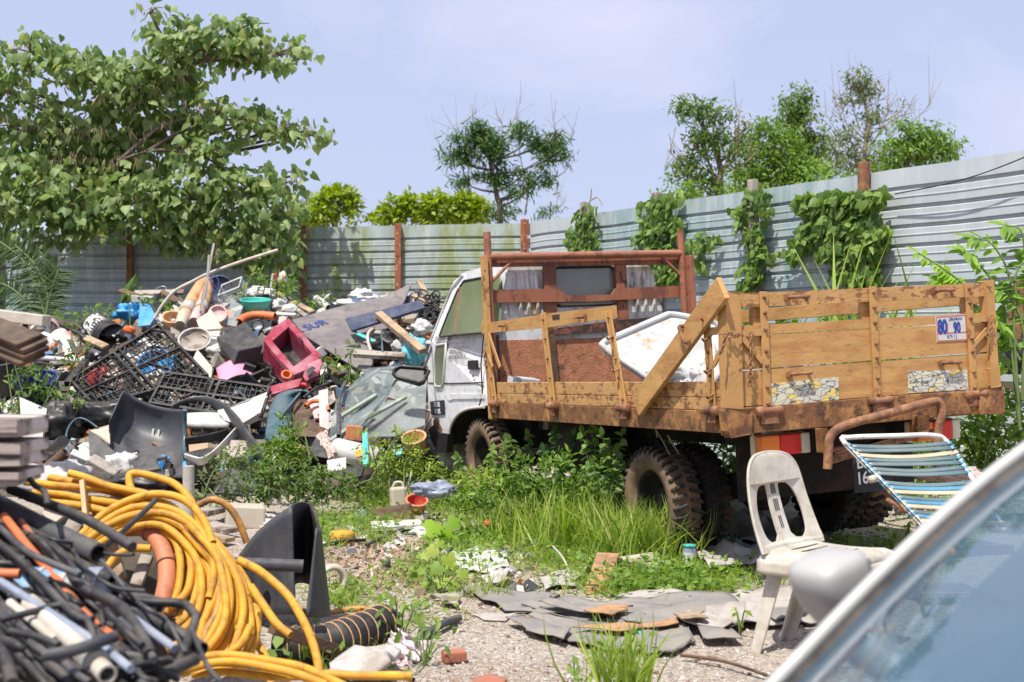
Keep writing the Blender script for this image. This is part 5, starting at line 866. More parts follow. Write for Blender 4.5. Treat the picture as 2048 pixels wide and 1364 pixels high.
pipe('dark slim pole running down behind the black drum', [(95, 638, .12), (168, 672, .12)], .022, 'black')
plank('broken brown board wedged under the black drum', (172, 676, .2), (212, 694, .25), .09, .03, 'wood'); plank('short reddish stake standing beside the paint bucket', (139, 664, .15), (141, 686, .18), .04, .03, 'brick')
tub('charcoal waste bin leaning at the left edge', M(22, 785, .2), (-.05, -.35, .9), .13, .17, .36, 'grey_blk', 'bin', 'bin', 'black')
tub('deep blue barrel half swallowed by creeper', M(82, 806, .2) , (0, -.42, .9), .19, .2, .26, 'dblue', 'barrel', 'barrel', 'dblue')
panel('grey printed carton leaning upright at the left edge', [(40, 795, .35), (93, 818, .4), (84, 884, .45), (46, 886, .45)], .03, 'card', 'carton', 'carton')
o, p, n = panel('white carton flap with bold black print', [(2, 812, .3), (40, 790, .3), (44, 822, .32), (12, 842, .35)], .02, 'card', 'carton', 'carton')
text('LATE', .10, m['ink'], frame((p[0] + p[1] + p[2] + p[3]) / 4 + n * .004, (p[1] - p[0]).normalized(), n.cross((p[1] - p[0]).normalized()), n), o, sx=.9, bold=.003)
mb = MB()
for x0, y0, x1, y1 in ((42, 800, 50, 804), (42, 808, 50, 812), (42, 816, 50, 820), (56, 818, 84, 830), (84, 830, 82, 856), (82, 856, 60, 852), (60, 852, 56, 818), (66, 860, 80, 864), (66, 866, 80, 870)): mb.beam(M(x0, y0, .375 + (y0 - 800) * .0008), M(x1, y1, .385 + (y0 - 800) * .0008), .012, .003, (0, -1, .1))
one(mb, 'paper_label', m['inkg'], 'dark printed marks on the grey carton at left', 'label')
mb = MB(); mb.grid(lambda u, v: M(78 + 72 * u, 808 + 42 * v - 6 * math.sin(3.1 * u), .3 + .12 * math.sin(math.pi * v)), 12, 10); one(mb, 'seat_shell', m['cream'], 'cream moulded seat shell behind the printed carton', 'seat shell', solid=.01)
bag('bright blue crumpled tarpaulin under creeper on the crest', (262, 624, .25), (.36, .3, .22), 2.2, 'blue', 'tarpaulin', 'tarpaulin', .6); panel('flat bright blue plastic side panel beside the tarpaulin', [(280, 606, .3), (297, 604, .3), (311, 632, .35), (300, 650, .35), (276, 652, .35)], .012, 'blue', 'panel', 'panel')
plank('long weathered plank lying along the crest', (268, 586, .1), (368, 584, .1), .09, .03, 'graywood'); plank('split reddish plank end tilted on the crest', (240, 580, .16), (282, 594, .2), .08, .018, 'brownwood'); boxm('white plastic box lid under the crest plank', (285, 598, .05), (.25, .2, .08), (5, 4, 10), 'white')
mb = MB(); mb.tube(spl(pts([(312, 583, .1), (316, 575, .1), (330, 573, .1), (333, 582, .1)], .1), 4), .006, 6); one(mb, 'handle_loop', m['alu'], 'small wire loop handle on the crest plank', 'handle')
for lab, l, pk in (('larger tan hollow mannequin leg with a grey tape band', [(409, 562, .45), (396, 580, .5), (374, 618, .5), (360, 652, .5)], 'pvc'), ('smaller tan mannequin leg lashed behind the larger one', [(416, 564, .38), (411, 590, .4), (402, 615, .4), (388, 645, .42)], 'palepink')):
    q = spl(pts(l), 6); t = thing('mannequin_leg', lab, 'mannequin leg', at(q[-1])); k = len(q); mb = MB(); mb.tube(q, [.045 + .03 * math.sin(math.pi * min(1, .25 + .7 * i / k)) for i in range(k)], 14); mb.build('limb', m['tan'], t)
    mb = MB(); i = int(k * .62); mb.tube([q[i], q[i + 2]], .077, 14); mb.build('tape_band', m['card'], t); mb = MB(); mb.tube(q[i + 3:], [.073, .071, .069, .067, .064, .062, .06, .058, .056][:len(q[i + 3:])] + [.056] * max(0, len(q[i + 3:]) - 9), 14); mb.build('foot_end', m['cream' if pk == 'pvc' else 'palepink'], t)
mb = MB(); mb.tube(spl([P(x, y, 13.6) for x, y in [(310, 636), (325, 610), (350, 582), (385, 563), (417, 547), (480, 524), (556, 500)]], 5), .018, 9, inner=.8); one(mb, 'pole', m['pvc'], 'long bent off white pole arching over the mound crest', 'pole')
for i, (a, b) in enumerate((((402, 622, .55), (428, 486, .55)), ((412, 600, .52), (418, 510, .52)))): mb = MB(); mb.beam(P(a[0], a[1], 13.55), P(b[0], b[1], 13.5), .022, .015, (0, -1, 0)); one(mb, 'stick', m['pvc'], ('taller', 'shorter')[i] + ' thin upright pale stick tied to the mannequin legs', 'stick')
mb = MB()
for k in range(4): mb.tube(spl(pts([(408, 545 + 5 * k, .6), (418, 543 + 5 * k, .63), (424, 548 + 6 * k, .6)]), 4), .006, 5)
mb.tube(spl(pts([(420, 550, .6), (424, 575, .6), (434, 582, .6), (437, 560, .6), (424, 548, .6)]), 4), .006, 5); mb.tube(spl(pts([(414, 560, .6), (405, 590, .6), (400, 625, .6)]), 4), .006, 5); one(mb, 'cord', m['dblue'], 'blue cord lashing the pole to the mannequin legs', 'cord')
t, A = tub('dark maroon and navy round lid standing behind the mannequin legs', M(440, 580, -.05), (.1, -.9, .1), .15, .17, .03, 'navy', 'lid', 'lid', 'navy')
def crate(label, c, d, e, mt, nx=9, nz=5):
    A = at(M(*c)) @ eul(*e).to_4x4(); t = thing('wire_crate', label, 'crate', A); w, l, h = d; mb = MB()
    for i in range(nx + 1):
        x = -w / 2 + w * i / nx
        for y in (-l / 2, l / 2): mb.tube([A @ V(x, y, 0), A @ V(x, y, h)], .004, 4)
        mb.tube([A @ V(x, -l / 2, 0), A @ V(x, l / 2, 0)], .004, 4)
    for j in range(nz + 1):
        z = h * j / nz; mb.tube([A @ V(*q, z) for q in ((-w / 2, -l / 2), (w / 2, -l / 2), (w / 2, l / 2), (-w / 2, l / 2))], .005 if j < nz else .012, 5, closed=True)
    for j in range(nx): y = -l / 2 + l * j / nx; mb.tube([A @ V(-w / 2, y, 0), A @ V(-w / 2, y, h)], .004, 4); mb.tube([A @ V(w / 2, y, 0), A @ V(w / 2, y, h)], .004, 4); mb.tube([A @ V(-w / 2, y, 0), A @ V(w / 2, y, 0)], .004, 4)
    mb.build('mesh', m[mt], t); return t
crate('grey wire mesh crate tipped on the mound crest', (473, 592, .15), (.28, .24, .15), (35, -20, -12), 'pale'); crate('pinkish plastic mesh basket beside the cab front', (808, 848, .3), (.46, .28, .14), (48, 18, -6), 'palepink', 14, 6)
tub('teal oval wash basin on top of the mound', M(511, 626, .25), (.03, -.22, .95), .13, .17, .15, 'teal', 'basin', 'basin', 'teal', 1, .75)
t, A = tub('faded pink dish with a hole facing outwards', M(436, 630, .3), (.1, -.9, .35), .08, .10, .03, 'palepink', 'dish', 'dish')
panel('small clear plastic pane leaning beside the teal basin', [(462, 597, .3), (486, 612, .3), (472, 652, .32), (455, 650, .3)], .006, 'clear2', 'pane', 'pane')
pipe('short fat orange pipe elbow under the teal basin', [(478, 645, .3), (490, 635, .32), (515, 630, .33), (550, 633, .33)], .05, 'orange', name='pipe_elbow', cat='pipe')
t, A = tub('small black toy wheel with a pale hub', M(516, 652, .3), (.1, -.9, .2), .05, .06, .03, 'black', 'toy_roller', 'toy', 'white')
plank('white rectangular strip below the teal basin', (515, 627, .3), (592, 630, .35), .05, .03, 'white'); plank('long pale lath sloping down from the crest', (553, 586, .15), (626, 624, .25), .07, .02, 'wood'); plank('grey lath lying parallel below the crest', (575, 605, .2), (612, 632, .25), .06, .02, 'graywood')
bag('white crumpled film heap behind the teal basin', (520, 588, .02), (.36, .25, .18), 4.1); bag('knotted white bag near the crest laths', (562, 610, .16), (.2, .2, .16), 6.4, 'white'); bag('grey white jug shaped plastic lump beside the laths', (580, 620, .22), (.22, .18, .14), 9.3, 'white', rough=.2)
mb = MB(); mb.box(M(548, 562, .2), (.05, .06, .19), eul(0, 8, 0)); t = one(mb, 'lamp_unit', m['red'], 'upright red and white plastic lamp unit on the crest', 'lamp unit', bevel=.01); mb = MB(); mb.box(M(544, 562, .24), (.025, .05, .18), eul(0, 8, 0)); mb.build('white_side', m['white'], t, bevel=.006)
bag('pale ridged plastic bottles bundle on the crest', (566, 558, .1), (.12, .12, .2), 5.5, 'cream', 'bottle_bundle', 'bottles', .3)
bag('big white crumpled plastic bag heap on the crest', (725, 594, .0), (.36, .3, .18), 12.1); bag('white rumpled sheet tucked below the bag heap', (690, 608, .1), (.3, .2, .12), 14.7); bag('off white sack behind the stacked boards', (820, 598, .0), (.26, .2, .14), 17.7, 'sheet', 'sack', 'sack')
pipe('short white drainpipe length below the crest creeper', [(633, 597, .2), (658, 616, .25)], .045, 'white')
# boards beside the cab
o, p, n = panel('large dark plywood sheet sloping across the mound', [(583, 640, .05), (640, 624, .03), (705, 606, 0), (770, 593, -.02), (822, 567, -.08), (808, 604, 0), (772, 660, .10), (735, 748, .3), (680, 716, .22), (612, 672, .12)], .018, 'ply', 'plywood', 'plywood')
xd = (p[4] - p[0]).normalized(); text('SUR', .20, m['inkb'], frame((p[0] * .55 + p[8] * .25 + p[2] * .2) + n * .012, xd, n.cross(xd).normalized(), n), o, sx=.8)
panel('narrow navy laminated board lying on the plywood', [(692, 637, .7), (838, 601, .6), (850, 615, .62), (704, 660, .74)], .03, 'navy'); plank('thick pale batten crossing the navy board', (757, 628, .95), (846, 703, 1.0), .085, .06, 'wood'); plank('short pale batten lying level on the plywood', (708, 707, .6), (812, 713, .62), .085, .05, 'graywood'); plank('thin long stick leaning against the cab', (824, 591, .6), (883, 617, .6), .04, .03, 'wood'); plank('stubby plank end sticking up behind the cab', (838, 561, .2), (856, 596, .25), .07, .03, 'wood'); plank('pale flat batten under the bent white hose', (738, 664, .5), (792, 668, .5), .06, .03, 'graywood')
panel('pale green thin board edge under the navy board', [(706, 660, .38), (762, 684, .46), (760, 690, .46), (712, 668, .4)], .01, 'teal')
pipe('bent pale flexible hose above the level batten', [(748, 656, .6), (737, 666, .62), (736, 682, .64), (742, 702, .66)], .017, 'pvc', name='hose', cat='hose'); plank('thin dark teal handled tool upright by the batten', (763, 660, .6), (765, 704, .68), .018, .018, 'dteal', V(0, -1, 0), 'tool', 'tool')
bag('dirty white bag jammed against the cab front', (800, 695, .55), (.2, .18, .16), 21.3, 'sheet'); bag('grey white bag below the cable tangle', (842, 655, .5), (.22, .2, .17), 22.6, 'bag'); bag('shiny turquoise bag between batten and cab', (828, 702, .6), (.24, .18, .34), 24.1, 'turq'); bag('black bin bag shadowed under the battens', (780, 690, .35), (.4, .3, .25), 26.2, 'black')
mb = MB()
for k in range(34):
    c = M(862 + random.gauss(0, 9), 622 + random.gauss(0, 14), .45 + random.random() * .2); r_ = .04 + random.random() * .05; e = eul(random.random() * 360, random.random() * 360, 0); mb.tube([c + e @ V(r_ * math.cos(a), r_ * 1.5 * math.sin(a), .02 * math.sin(2 * a)) for a in [i * math.pi / 5 for i in range(10)]], .011, 5, closed=True)
one(mb, 'cable_tangle', m['conduit'], 'tangled bunch of dark cables hanging by the cab window', 'cable')
for k, (a, b) in enumerate((((800, 645, .45), (870, 640, .5)), ((795, 655, .5), (845, 650, .5)))): pipe(('upper', 'lower')[k] + ' dark cable stretched below the navy board', [a, ((a[0] + b[0]) / 2, a[1] + 5, a[2]), b], .014, ['brick', 'conduit'][k], name='cable', cat='cable')
# middle: TV back, toy chest, pink cover
a, b, c, d = P(432, 675, 13.5), P(491, 642, 13.85), P(527, 690, 13.3), P(477, 701, 12.95); a2, b2, c2, d2 = P(441, 703, 13.45), P(500, 690, 13.8), P(516, 731, 13.22), P(466, 729, 12.92)
mb = MB(); mb.add([a, b, c, d, a2, b2, c2, d2], [(0, 1, 2, 3), (7, 6, 5, 4), (0, 3, 7, 4), (3, 2, 6, 7), (2, 1, 5, 6), (1, 0, 4, 5)]); o = one(mb, 'television_back', m['grey_blk'], 'black wedge shaped television casing lying face down', 'television', bevel=.012)
mb = MB(); mb.beam(M(470, 683, .55), M(487, 679, .48), .006, .012, MN); mb.build('seam', m['black'], o)
mb = MB(); mb.grid(lambda u, v: M(432 + 66 * u + 8 * v, 745 - 28 * math.sin(1.7 * u + .3) + 32 * v, .42 + .18 * math.sin(math.pi * u) * (1 - .5 * v)), 14, 10); one(mb, 'plastic_cover', m['pink'], 'bright pink folded plastic cover under the television casing', 'cover', solid=.008)
mb = MB(); 
for q in ((498, 738, .5, .12, .06, .1, 20), (515, 752, .5, .18, .05, .08, -25), (530, 764, .48, .1, .07, .07, 10), (545, 770, .5, .08, .06, .06, -40), (505, 760, .45, .2, .04, .05, 40), (538, 745, .45, .06, .06, .12, 15)): mb.box(M(*q[:3]), q[3:6], eul(20, q[6], 10))
mb.tube(spl(pts([(530, 725, .5), (545, 735, .52), (540, 750, .52), (552, 760, .5)]), 4), .015, 6); one(mb, 'machine_part', m['black'], 'black mechanical bracket assembly below the toy chest', 'machine part', bevel=.005)
t = thing('toy_chest', 'crimson toy chest tipped over showing its black inside', 'toy chest', at(M(585, 750, .4)))
Oq = [P(527, 684, 13.0), P(576, 640, 13.4), P(642, 716, 12.95), P(588, 754, 12.55)]; uu = lambda u, v: (Oq[0] * (1 - u) + Oq[1] * u) * (1 - v) + (Oq[3] * (1 - u) + Oq[2] * u) * v
nn = (Oq[1] - Oq[0]).cross(Oq[3] - Oq[0]).normalized(); nn = nn if nn.y < 0 else -nn
mb = holed([(0, 0), (.5, -.06), (1, 0), (1.03, .5), (1, 1), (.5, 1.06), (0, 1), (-.03, .5)], [[(.17, .14), (.83, .14), (.85, .85), (.15, .85)]], lambda u, v: uu(u, v)); mb.build('rim', m['crimson'], t, solid=.05)
mb = MB(); K = [(.17, .14), (.83, .14), (.85, .85), (.15, .85)]
for i in range(4): q0 = uu(*K[i]); q1 = uu(*K[(i + 1) % 4]); mb.add([q0, q1, q1 - nn * .2, q0 - nn * .2], [(0, 1, 2, 3)])
mb.build('inner_wall', m['maroon'], t); mb = MB(); mb.add([uu(*q) - nn * .2 for q in K], [(0, 1, 2, 3)]); mb.grid(lambda u, v: uu(.2 + .6 * u, .2 + .6 * v) - nn * (.17 - .05 * math.sin(5 * u) * math.sin(4 * v)), 10, 10); mb.build('lining', m['black'], t)
mb = MB(); ow = [(0, 0), (1, 0), (1, 1), (0, 1)]
for i in range(4): q0 = uu(*ow[i]); q1 = uu(*ow[(i + 1) % 4]); mb.add([q0, q1, q1 - nn * .24, q0 - nn * .24], [(0, 1, 2, 3)])
mb.build('outer_wall', m['crimson'], t)
for l in ([(555, 665, .95), (558, 634, .95), (566, 632, .95), (574, 642, .9), (580, 662, .9)], [(574, 650, .95), (584, 646, 1.0), (604, 670, .95), (600, 680, .95)], [(606, 752, .9), (615, 725, .9), (640, 718, .9), (644, 728, .9), (636, 750, .8), (612, 762, .85)]):
    mb = MB(); mb.prism(pts(l), (0, .03, .0)); mb.build('corner_fin', m['palepink' if l[0][0] < 600 else 'crimson'], t, bevel=.008)
for l in ([(545, 668, 1.05), (556, 660, 1.05), (562, 664, 1.05), (552, 672, 1.05)], [(590, 664, 1.05), (596, 668, 1.05), (606, 680, 1.05), (602, 682, 1.05)], [(612, 741, .97), (624, 732, .97), (632, 736, .97), (616, 752, .95)]): mb = MB(); mb.prism(pts(l), (0, .01, 0)); mb.build('slot', m['black'], t)
panel('crimson plastic strip below the toy chest', [(539, 773, .62), (603, 757, .62), (598, 773, .65), (541, 789, .68)], .03, 'crimson', 'strip', 'strip'); 
pipe('small orange ring beside the crimson strip', [(598, 772, .6), (606, 769, .62), (616, 772, .62), (620, 780, .62)], .022, 'red', name='ring', cat='ring')
tub('tiny yellow cup under the toy chest', M(572, 757, .7), (.2, -.6, .5), .03, .045, .06, 'orange', 'cup', 'cup')
t, A = tub('grey metal basin with dried mud beside the pallet top', M(391, 688, .3), (.05, -.62, .62), .13, .17, .07, 'card', 'basin', 'basin', 'graywood')
panel('cream appliance casing above the metal basin', [(395, 640, .35), (422, 622, .3), (444, 655, .35), (432, 684, .42), (405, 668, .42)], .09, 'cream', 'casing', 'casing', bev=.012); boxm('second cream plastic box partly under the television casing', (428, 690, .25), (.12, .16, .2), (20, 10, 20), 'white')
bag('white lumpy sack under the metal basin', (440, 705, .15), (.3, .25, .2), 31.7, 'sheet', 'sack', 'sack'); bag('translucent crumpled film left of the metal basin', (340, 640, .25), (.22, .2, .2), 33.7, 'bag'); tub('yellow ochre pot beside the mannequin legs', M(346, 652, .2), (.1, -.5, .7), .09, .11, .12, 'tan', 'pot', 'pot')
t, A = tub('bright blue round lid seen through the large pallet', M(312, 735, .18), (.05, -.8, .5), .17, .185, .05, 'blue', 'lid', 'lid', 'blue'); bag('bright red plastic heap seen through the large pallet', (196, 755, .2), (.24, .16, .32), 41.2, 'red', 'plastic_heap', 'plastic', .3); bag('pale pink cloth seen through the large pallet', (228, 772, .2), (.2, .16, .3), 43.2, 'peach', 'rag', 'rag')
bag('black rumpled bin bag under the pallets', (210, 830, .35), (.7, .3, .3), 45.2, 'black', 'bin_bag', 'bag', .5); bag('black torn bin bag behind the carton', (110, 850, .3), (.5, .3, .4), 47.2, 'black', 'bin_bag', 'bag', .5); panel('cream foam sheet edge between the pallets', [(395, 700, .25), (425, 735, .3), (420, 770, .35), (385, 720, .25)], .03, 'cream'); bag('orange peel coloured plastic scrap above the large pallet', (258, 660, .3), (.14, .1, .1), 49.2, 'orange', 'plastic_scrap', 'plastic', .3)
plank('long black plastic gutter lying left of the large pallet', (135, 768, .5), (172, 722, .5), .07, .06, 'black', name='gutter', cat='gutter'); pipe('thin black hose sagging beside the barrel', [(75, 726, .4), (110, 730, .42), (150, 726, .4)], .02, 'black', name='hose', cat='hose')
# car bumpers and black shells
t = thing('appliance_shell', 'tall black hollow appliance shell with electronics at its base', 'appliance shell', at(M(295, 950, .3)))
def shf(u, v): x = 219 + (152 - 0 * v) * u; y0 = 842 - 63 * min(1, u / .18) + 40 * (1 - max(0, 1 - max(0, u - .18) / .82) ** 2.4); y = y0 + (948 + 8 * u - y0) * v; return P(x, y, 11.75 - .7 * v ** 2.5 - .30 * (2 * u - 1) ** 4 + .12 * math.sin(math.pi * min(1, v * 1.1)))
mb = MB(); mb.grid(shf, 26, 20); mb.build('shell', mat('scuffed_black_shell', (.014, .016, .022), .42, dirt=(.12, .125, .14), amt=.34, ds=1.8, sharp=.5, bump=.05), t, solid=.012)
mb = MB(); q = [shf(1, j / 8) + V(.0, -.03, 0) for j in range(9)]; mb.tube(q, .022, 8); mb.build('edge_flange', m['dteal'], t)
for x in (307, 318): mb = MB(); mb.box(shf((x - 219) / 152, .38) + V(0, -.02, 0), (.02, .01, .075), eul(-10, 4, 0)); mb.build('slot', m['white'], t)
for i in range(16): 
    u = random.uniform(.2, .85); v = random.uniform(.78, .98); mb = MB(); mb.box(shf(u, v) + V(0, -.05, .02), (random.uniform(.03, .1), .05, random.uniform(.03, .1)), eul(random.uniform(-20, 20), random.uniform(-30, 30), random.uniform(-30, 30))); mb.build('circuit_module', m[random.choice(['black', 'grey_blk', 'matte_blk', 'graypipe', 'black', 'pale', 'blue'] if i else ['blue'])], t, bevel=.004)
mb = MB(); mb.lathe([(.001, 0), (.03, 0), (.03, .05), (.02, .06)], 12, ax(shf(.62, .82) + V(0, -.06, 0), (0, -1, .2))); mb.build('motor', m['grey_blk'], t)
mb = MB(); mb.lathe([(.001, 0), (.022, 0), (.022, .01)], 12, ax(shf(.37, .7) + V(0, -.02, 0), (0, -1, .2))); mb.build('hole', m['rubber'], t)
panel('grey black monitor panel lying in the appliance shell', [(262, 915, .72), (302, 908, .72), (322, 938, .8), (272, 945, .82)], .02, 'grey_blk', 'monitor', 'monitor', bev=.008); bag('white torn rags at the base of the appliance shell', (245, 930, .75), (.28, .15, .22), 51.2, 'white', 'rag', 'rag', .6)
def ribbon(label, l, w, mt, th=.012, off=.4, name='strip', cat='strip', wv=None, curl=0):
    q = spl(pts(l, off), 5); k = len(q) - 1; wv = Vector(wv) if wv else V(0, -.6, .6)
    mb = MB(); mb.grid(lambda u, v: q[int(round(u * k))] + wv * w * (v - .5) + V(0, -curl * math.sin(math.pi * v), 0), k, 6); return one(mb, name, m[mt], label, cat, solid=th)
ribbon('long curved black bumper strip sweeping down the mound', [(345, 817, .6), (375, 806, .62), (402, 802, .64), (428, 808, .66), (452, 823, .68), (472, 844, .7), (492, 872, .72), (512, 897, .74), (530, 914, .74)], .15, 'grey_blk', .02, wv=(.35, -.5, .7), curl=.03)
panel('white car bumper section with a dark edge', [(440, 822, .6), (470, 812, .6), (529, 789, .55), (521, 828, .62), (480, 846, .66), (452, 838, .64)], .05, 'white', 'bumper', 'bumper', bev=.02); plank('black rubber trim along the white bumper', (523, 788, .62), (520, 832, .66), .05, .05, 'black', name='trim', cat='trim')
t = thing('car_bumper', 'dark teal car bumper corner with a hollow black inside', 'bumper', at(M(560, 880, .5)))
prf = [(530, 880), (533, 850), (540, 815), (552, 792), (575, 782), (598, 779), (616, 783)]; q = spl(pts(prf, .75), 5); k = len(q) - 1
mb = MB(); mb.grid(lambda u, v: q[int(round(u * k))] + V(.24 * v * (1 - u * .6), .0 + .28 * v * u - .10 * math.sin(math.pi * v), -.06 * v * u - .0), k, 8); mb.build('skin', m['dteal'], t, solid=.012)
mb = MB(); mb.prism(pts([(563, 872, .62), (566, 832, .6), (590, 792, .55), (612, 785, .52), (656, 862, .5), (640, 874, .5), (592, 872, .55)]), (0, .03, 0)); mb.build('cavity', m['brownwood'], t); mb = MB(); mb.beam(M(612, 783, .62), M(655, 862, .58), .03, .05, MN); mb.beam(M(560, 838, .8), M(600, 790, .72), .02, .05, MN); mb.build('edge', m['dteal'], t)
ribbon('curled dark green bumper piece left of the black shell', [(196, 856, .5), (176, 842, .52), (158, 837, .54), (142, 848, .56), (133, 870, .58), (136, 898, .6), (148, 926, .62)], .17, 'dteal', .015, wv=(.25, -.8, .1))
panel('grey panel with a cream inside edge beside the black shell', [(178, 860, .6), (232, 905, .66), (223, 938, .7), (180, 912, .66)], .02, 'grey_blk'); mb = MB(); mb.grid(lambda u, v: M(178 + 42 * u, 862 - 12 * u + 40 * v * u, .5 + .1 * math.sin(3 * v)), 10, 8); one(mb, 'liner', m['cream'], 'cream curved liner behind the grey panel', 'liner', solid=.01)
mb = MB(); mb.grid(lambda u, v: M(368 + 90 * u, 828 + 28 * v - 8 * math.sin(2.6 * u) * (1 - v), .5 + .12 * math.sin(math.pi * v)), 14, 8); one(mb, 'bumper', m['white'], 'grey white hollow bumper shell right of the black shell', 'bumper', solid=.012)
ribbon('flat black trim bar crossing below the hollow bumper', [(370, 884, .62), (410, 878, .62), (457, 866, .62)], .09, 'black', wv=(0, -.3, .9)); ribbon('bent grey white lipped strip curving to the right', [(370, 914, .7), (388, 920, .72), (405, 922, .72), (428, 908, .72), (448, 888, .7), (472, 862, .68)], .10, 'white', .012, wv=(.1, -.6, .7)); plank('black box beam under the bent lipped strip', (372, 935, .5), (432, 922, .5), .2, .18, 'black', name='casing', cat='casing'); panel('pale plywood offcut behind the black trim bar', [(378, 890, .45), (415, 886, .45), (416, 906, .5), (380, 910, .5)], .015, 'wood'); panel('pale cardboard flap at the mound foot', [(452, 918, .5), (462, 880, .5), (500, 882, .5), (515, 908, .55), (470, 915, .55)], .015, 'graywood'); panel('blue plastic scrap beside the black shell corner', [(366, 925, .55), (376, 918, .55), (380, 934, .58), (368, 940, .58)], .01, 'blue', 'scrap', 'scrap')
# glazing stacked before the cab
for lab, l, mt in (('tall clear corrugated sheet leaning left of the cab', [(657, 880, .8), (672, 800, .6), (736, 736, .5), (806, 730, .5), (772, 792, .62), (702, 874, .82)], 'clear'), ('milky clear sheet leaning under the wing mirror', [(702, 874, .75), (770, 790, .56), (812, 742, .46), (853, 760, .5), (850, 850, .7), (788, 872, .8)], 'clear2'), ('lower grey clear pane in the stacked glazing', [(660, 885, .9), (690, 838, .8), (760, 800, .72), (700, 880, .92)], 'clear')):
    panel(lab, l, .008, mt, 'glazing_sheet', 'sheet')
for i, (a, b) in enumerate((((677, 836, .95), (752, 790, .85)), ((728, 840, 1.0), (811, 794, .9)), ((660, 882, 1.0), (745, 824, .9)))): plank(('upper', 'lower', 'left')[i] + ' mossy green glazing bar across the clear sheets', a, b, .035, .03, 'galv_moss', name='glazing_bar', cat='bar')
plank('white aluminium edge bar on top of the clear sheets', (694, 784, .75), (760, 738, .65), .035, .03, 'alu', name='glazing_bar', cat='bar')
mb = MB(); q = pts([(707, 766, .7), (741, 738, .66), (746, 744, .66), (712, 772, .7)]); mb.tube(q, .012, 6, closed=True); mb.prism([p + V(0, .012, 0) for p in q], (0, .006, 0)); one(mb, 'picture_frame', m['black'], 'slim black frame lying above the clear sheets', 'frame')
pipe('grey flexible hose hanging before the clear sheets', [(691, 764, 1.0), (681, 787, 1.02), (677, 820, 1.04), (677, 872, 1.06)], .018, 'graypipe', name='hose', cat='hose'); pipe('dark thin hose running left from the grey hose', [(660, 765, .8), (630, 778, .8), (606, 796, .8)], .014, 'black', name='hose', cat='hose')
panel('tall pinkish weathered board standing by the teal bumper', [(638, 782, .55), (656, 777, .55), (657, 858, .75), (640, 852, .75)], .02, 'palepink'); panel('shorter pinkish board behind the orange hoop', [(616, 800, .5), (637, 790, .5), (640, 836, .65), (630, 836, .65)], .02, 'palepink'); pipe('orange hoop arched over the pinkish boards', [(611, 812, .85), (622, 804, .85), (636, 802, .85), (650, 807, .85), (658, 822, .85)], .02, 'orange', name='hoop', cat='hoop'); plank('charred timber below the plywood sheet', (660, 735, .45), (685, 752, .5), .08, .06, 'brownwood')
boxm('terracotta hollow tile standing in the weeds', (708, 866, 1.0), (.14, .1, .13), (0, 6, 12), 'terracotta', 'tile', 'tile'); mb = MB(); mb.lathe([(.001, 0), (.095, 0), (.10, .02), (.10, .46), (.09, .46), (.085, .05)], 22, ax(M(670, 898, .9), (.9, -.38, -.16))); one(mb, 'drum', m['white'], 'white plastic drum lying in the weeds left of the cab', 'drum'); panel('yellow plastic patch against the white drum', [(711, 902, 1.1), (727, 898, 1.1), (728, 912, 1.12), (713, 913, 1.12)], .01, 'hose', 'panel', 'panel')
plank('mint green lath standing upright in the weeds', (730, 866, 1.15), (732, 930, 1.2), .05, .02, 'teal', V(0, -1, 0), 'lath', 'lath'); tub('yellow pail sunk in the weeds by the cab', M(833, 904, .9), (-.1, -.45, .8), .085, .10, .15, 'tan', 'pail', 'pail'); panel('black rubber mat folded beside the peach cloth', [(615, 908, .8), (632, 876, .75), (658, 916, .85)], .015, 'black', 'mat', 'mat'); one(cloth([M(634, 870, .95), M(652, 862, .95), M(673, 906, 1.0), M(660, 914, 1.0)], 3.3, .05, 18), 'cloth', m['peach'], 'dusty peach cloth draped in the weeds', 'cloth', solid=.008)
panel('white sheet with a round hole lying in the weeds', [(655, 921, 1.0), (691, 915, 1.0), (692, 940, 1.05), (657, 946, 1.08)], .01, 'white'); panel('dark tray edge lying in the shrub', [(655, 946, 1.1), (728, 929, 1.1), (722, 952, 1.15), (690, 960, 1.2)], .03, 'black', 'tray', 'tray'); bag('rusty orange wire wool clump in the shrub', (592, 905, .8), (.22, .15, .12), 61.2, 'rust', 'wire_wool', 'wire wool', .8); panel('turquoise bottle scrap in the weeds by the cab', [(785, 900, 1.0), (804, 898, 1.0), (803, 908, 1.0), (786, 910, 1.0)], .03, 'turq', 'bottle', 'bottle')
panel('dark foam board bent like a roof at the mound foot', [(428, 984, 1.0), (462, 936, .9), (527, 955, .95), (529, 968, 1.0), (500, 988, 1.05)], .03, 'matte_blk', 'foam_board', 'foam board', bev=.008)
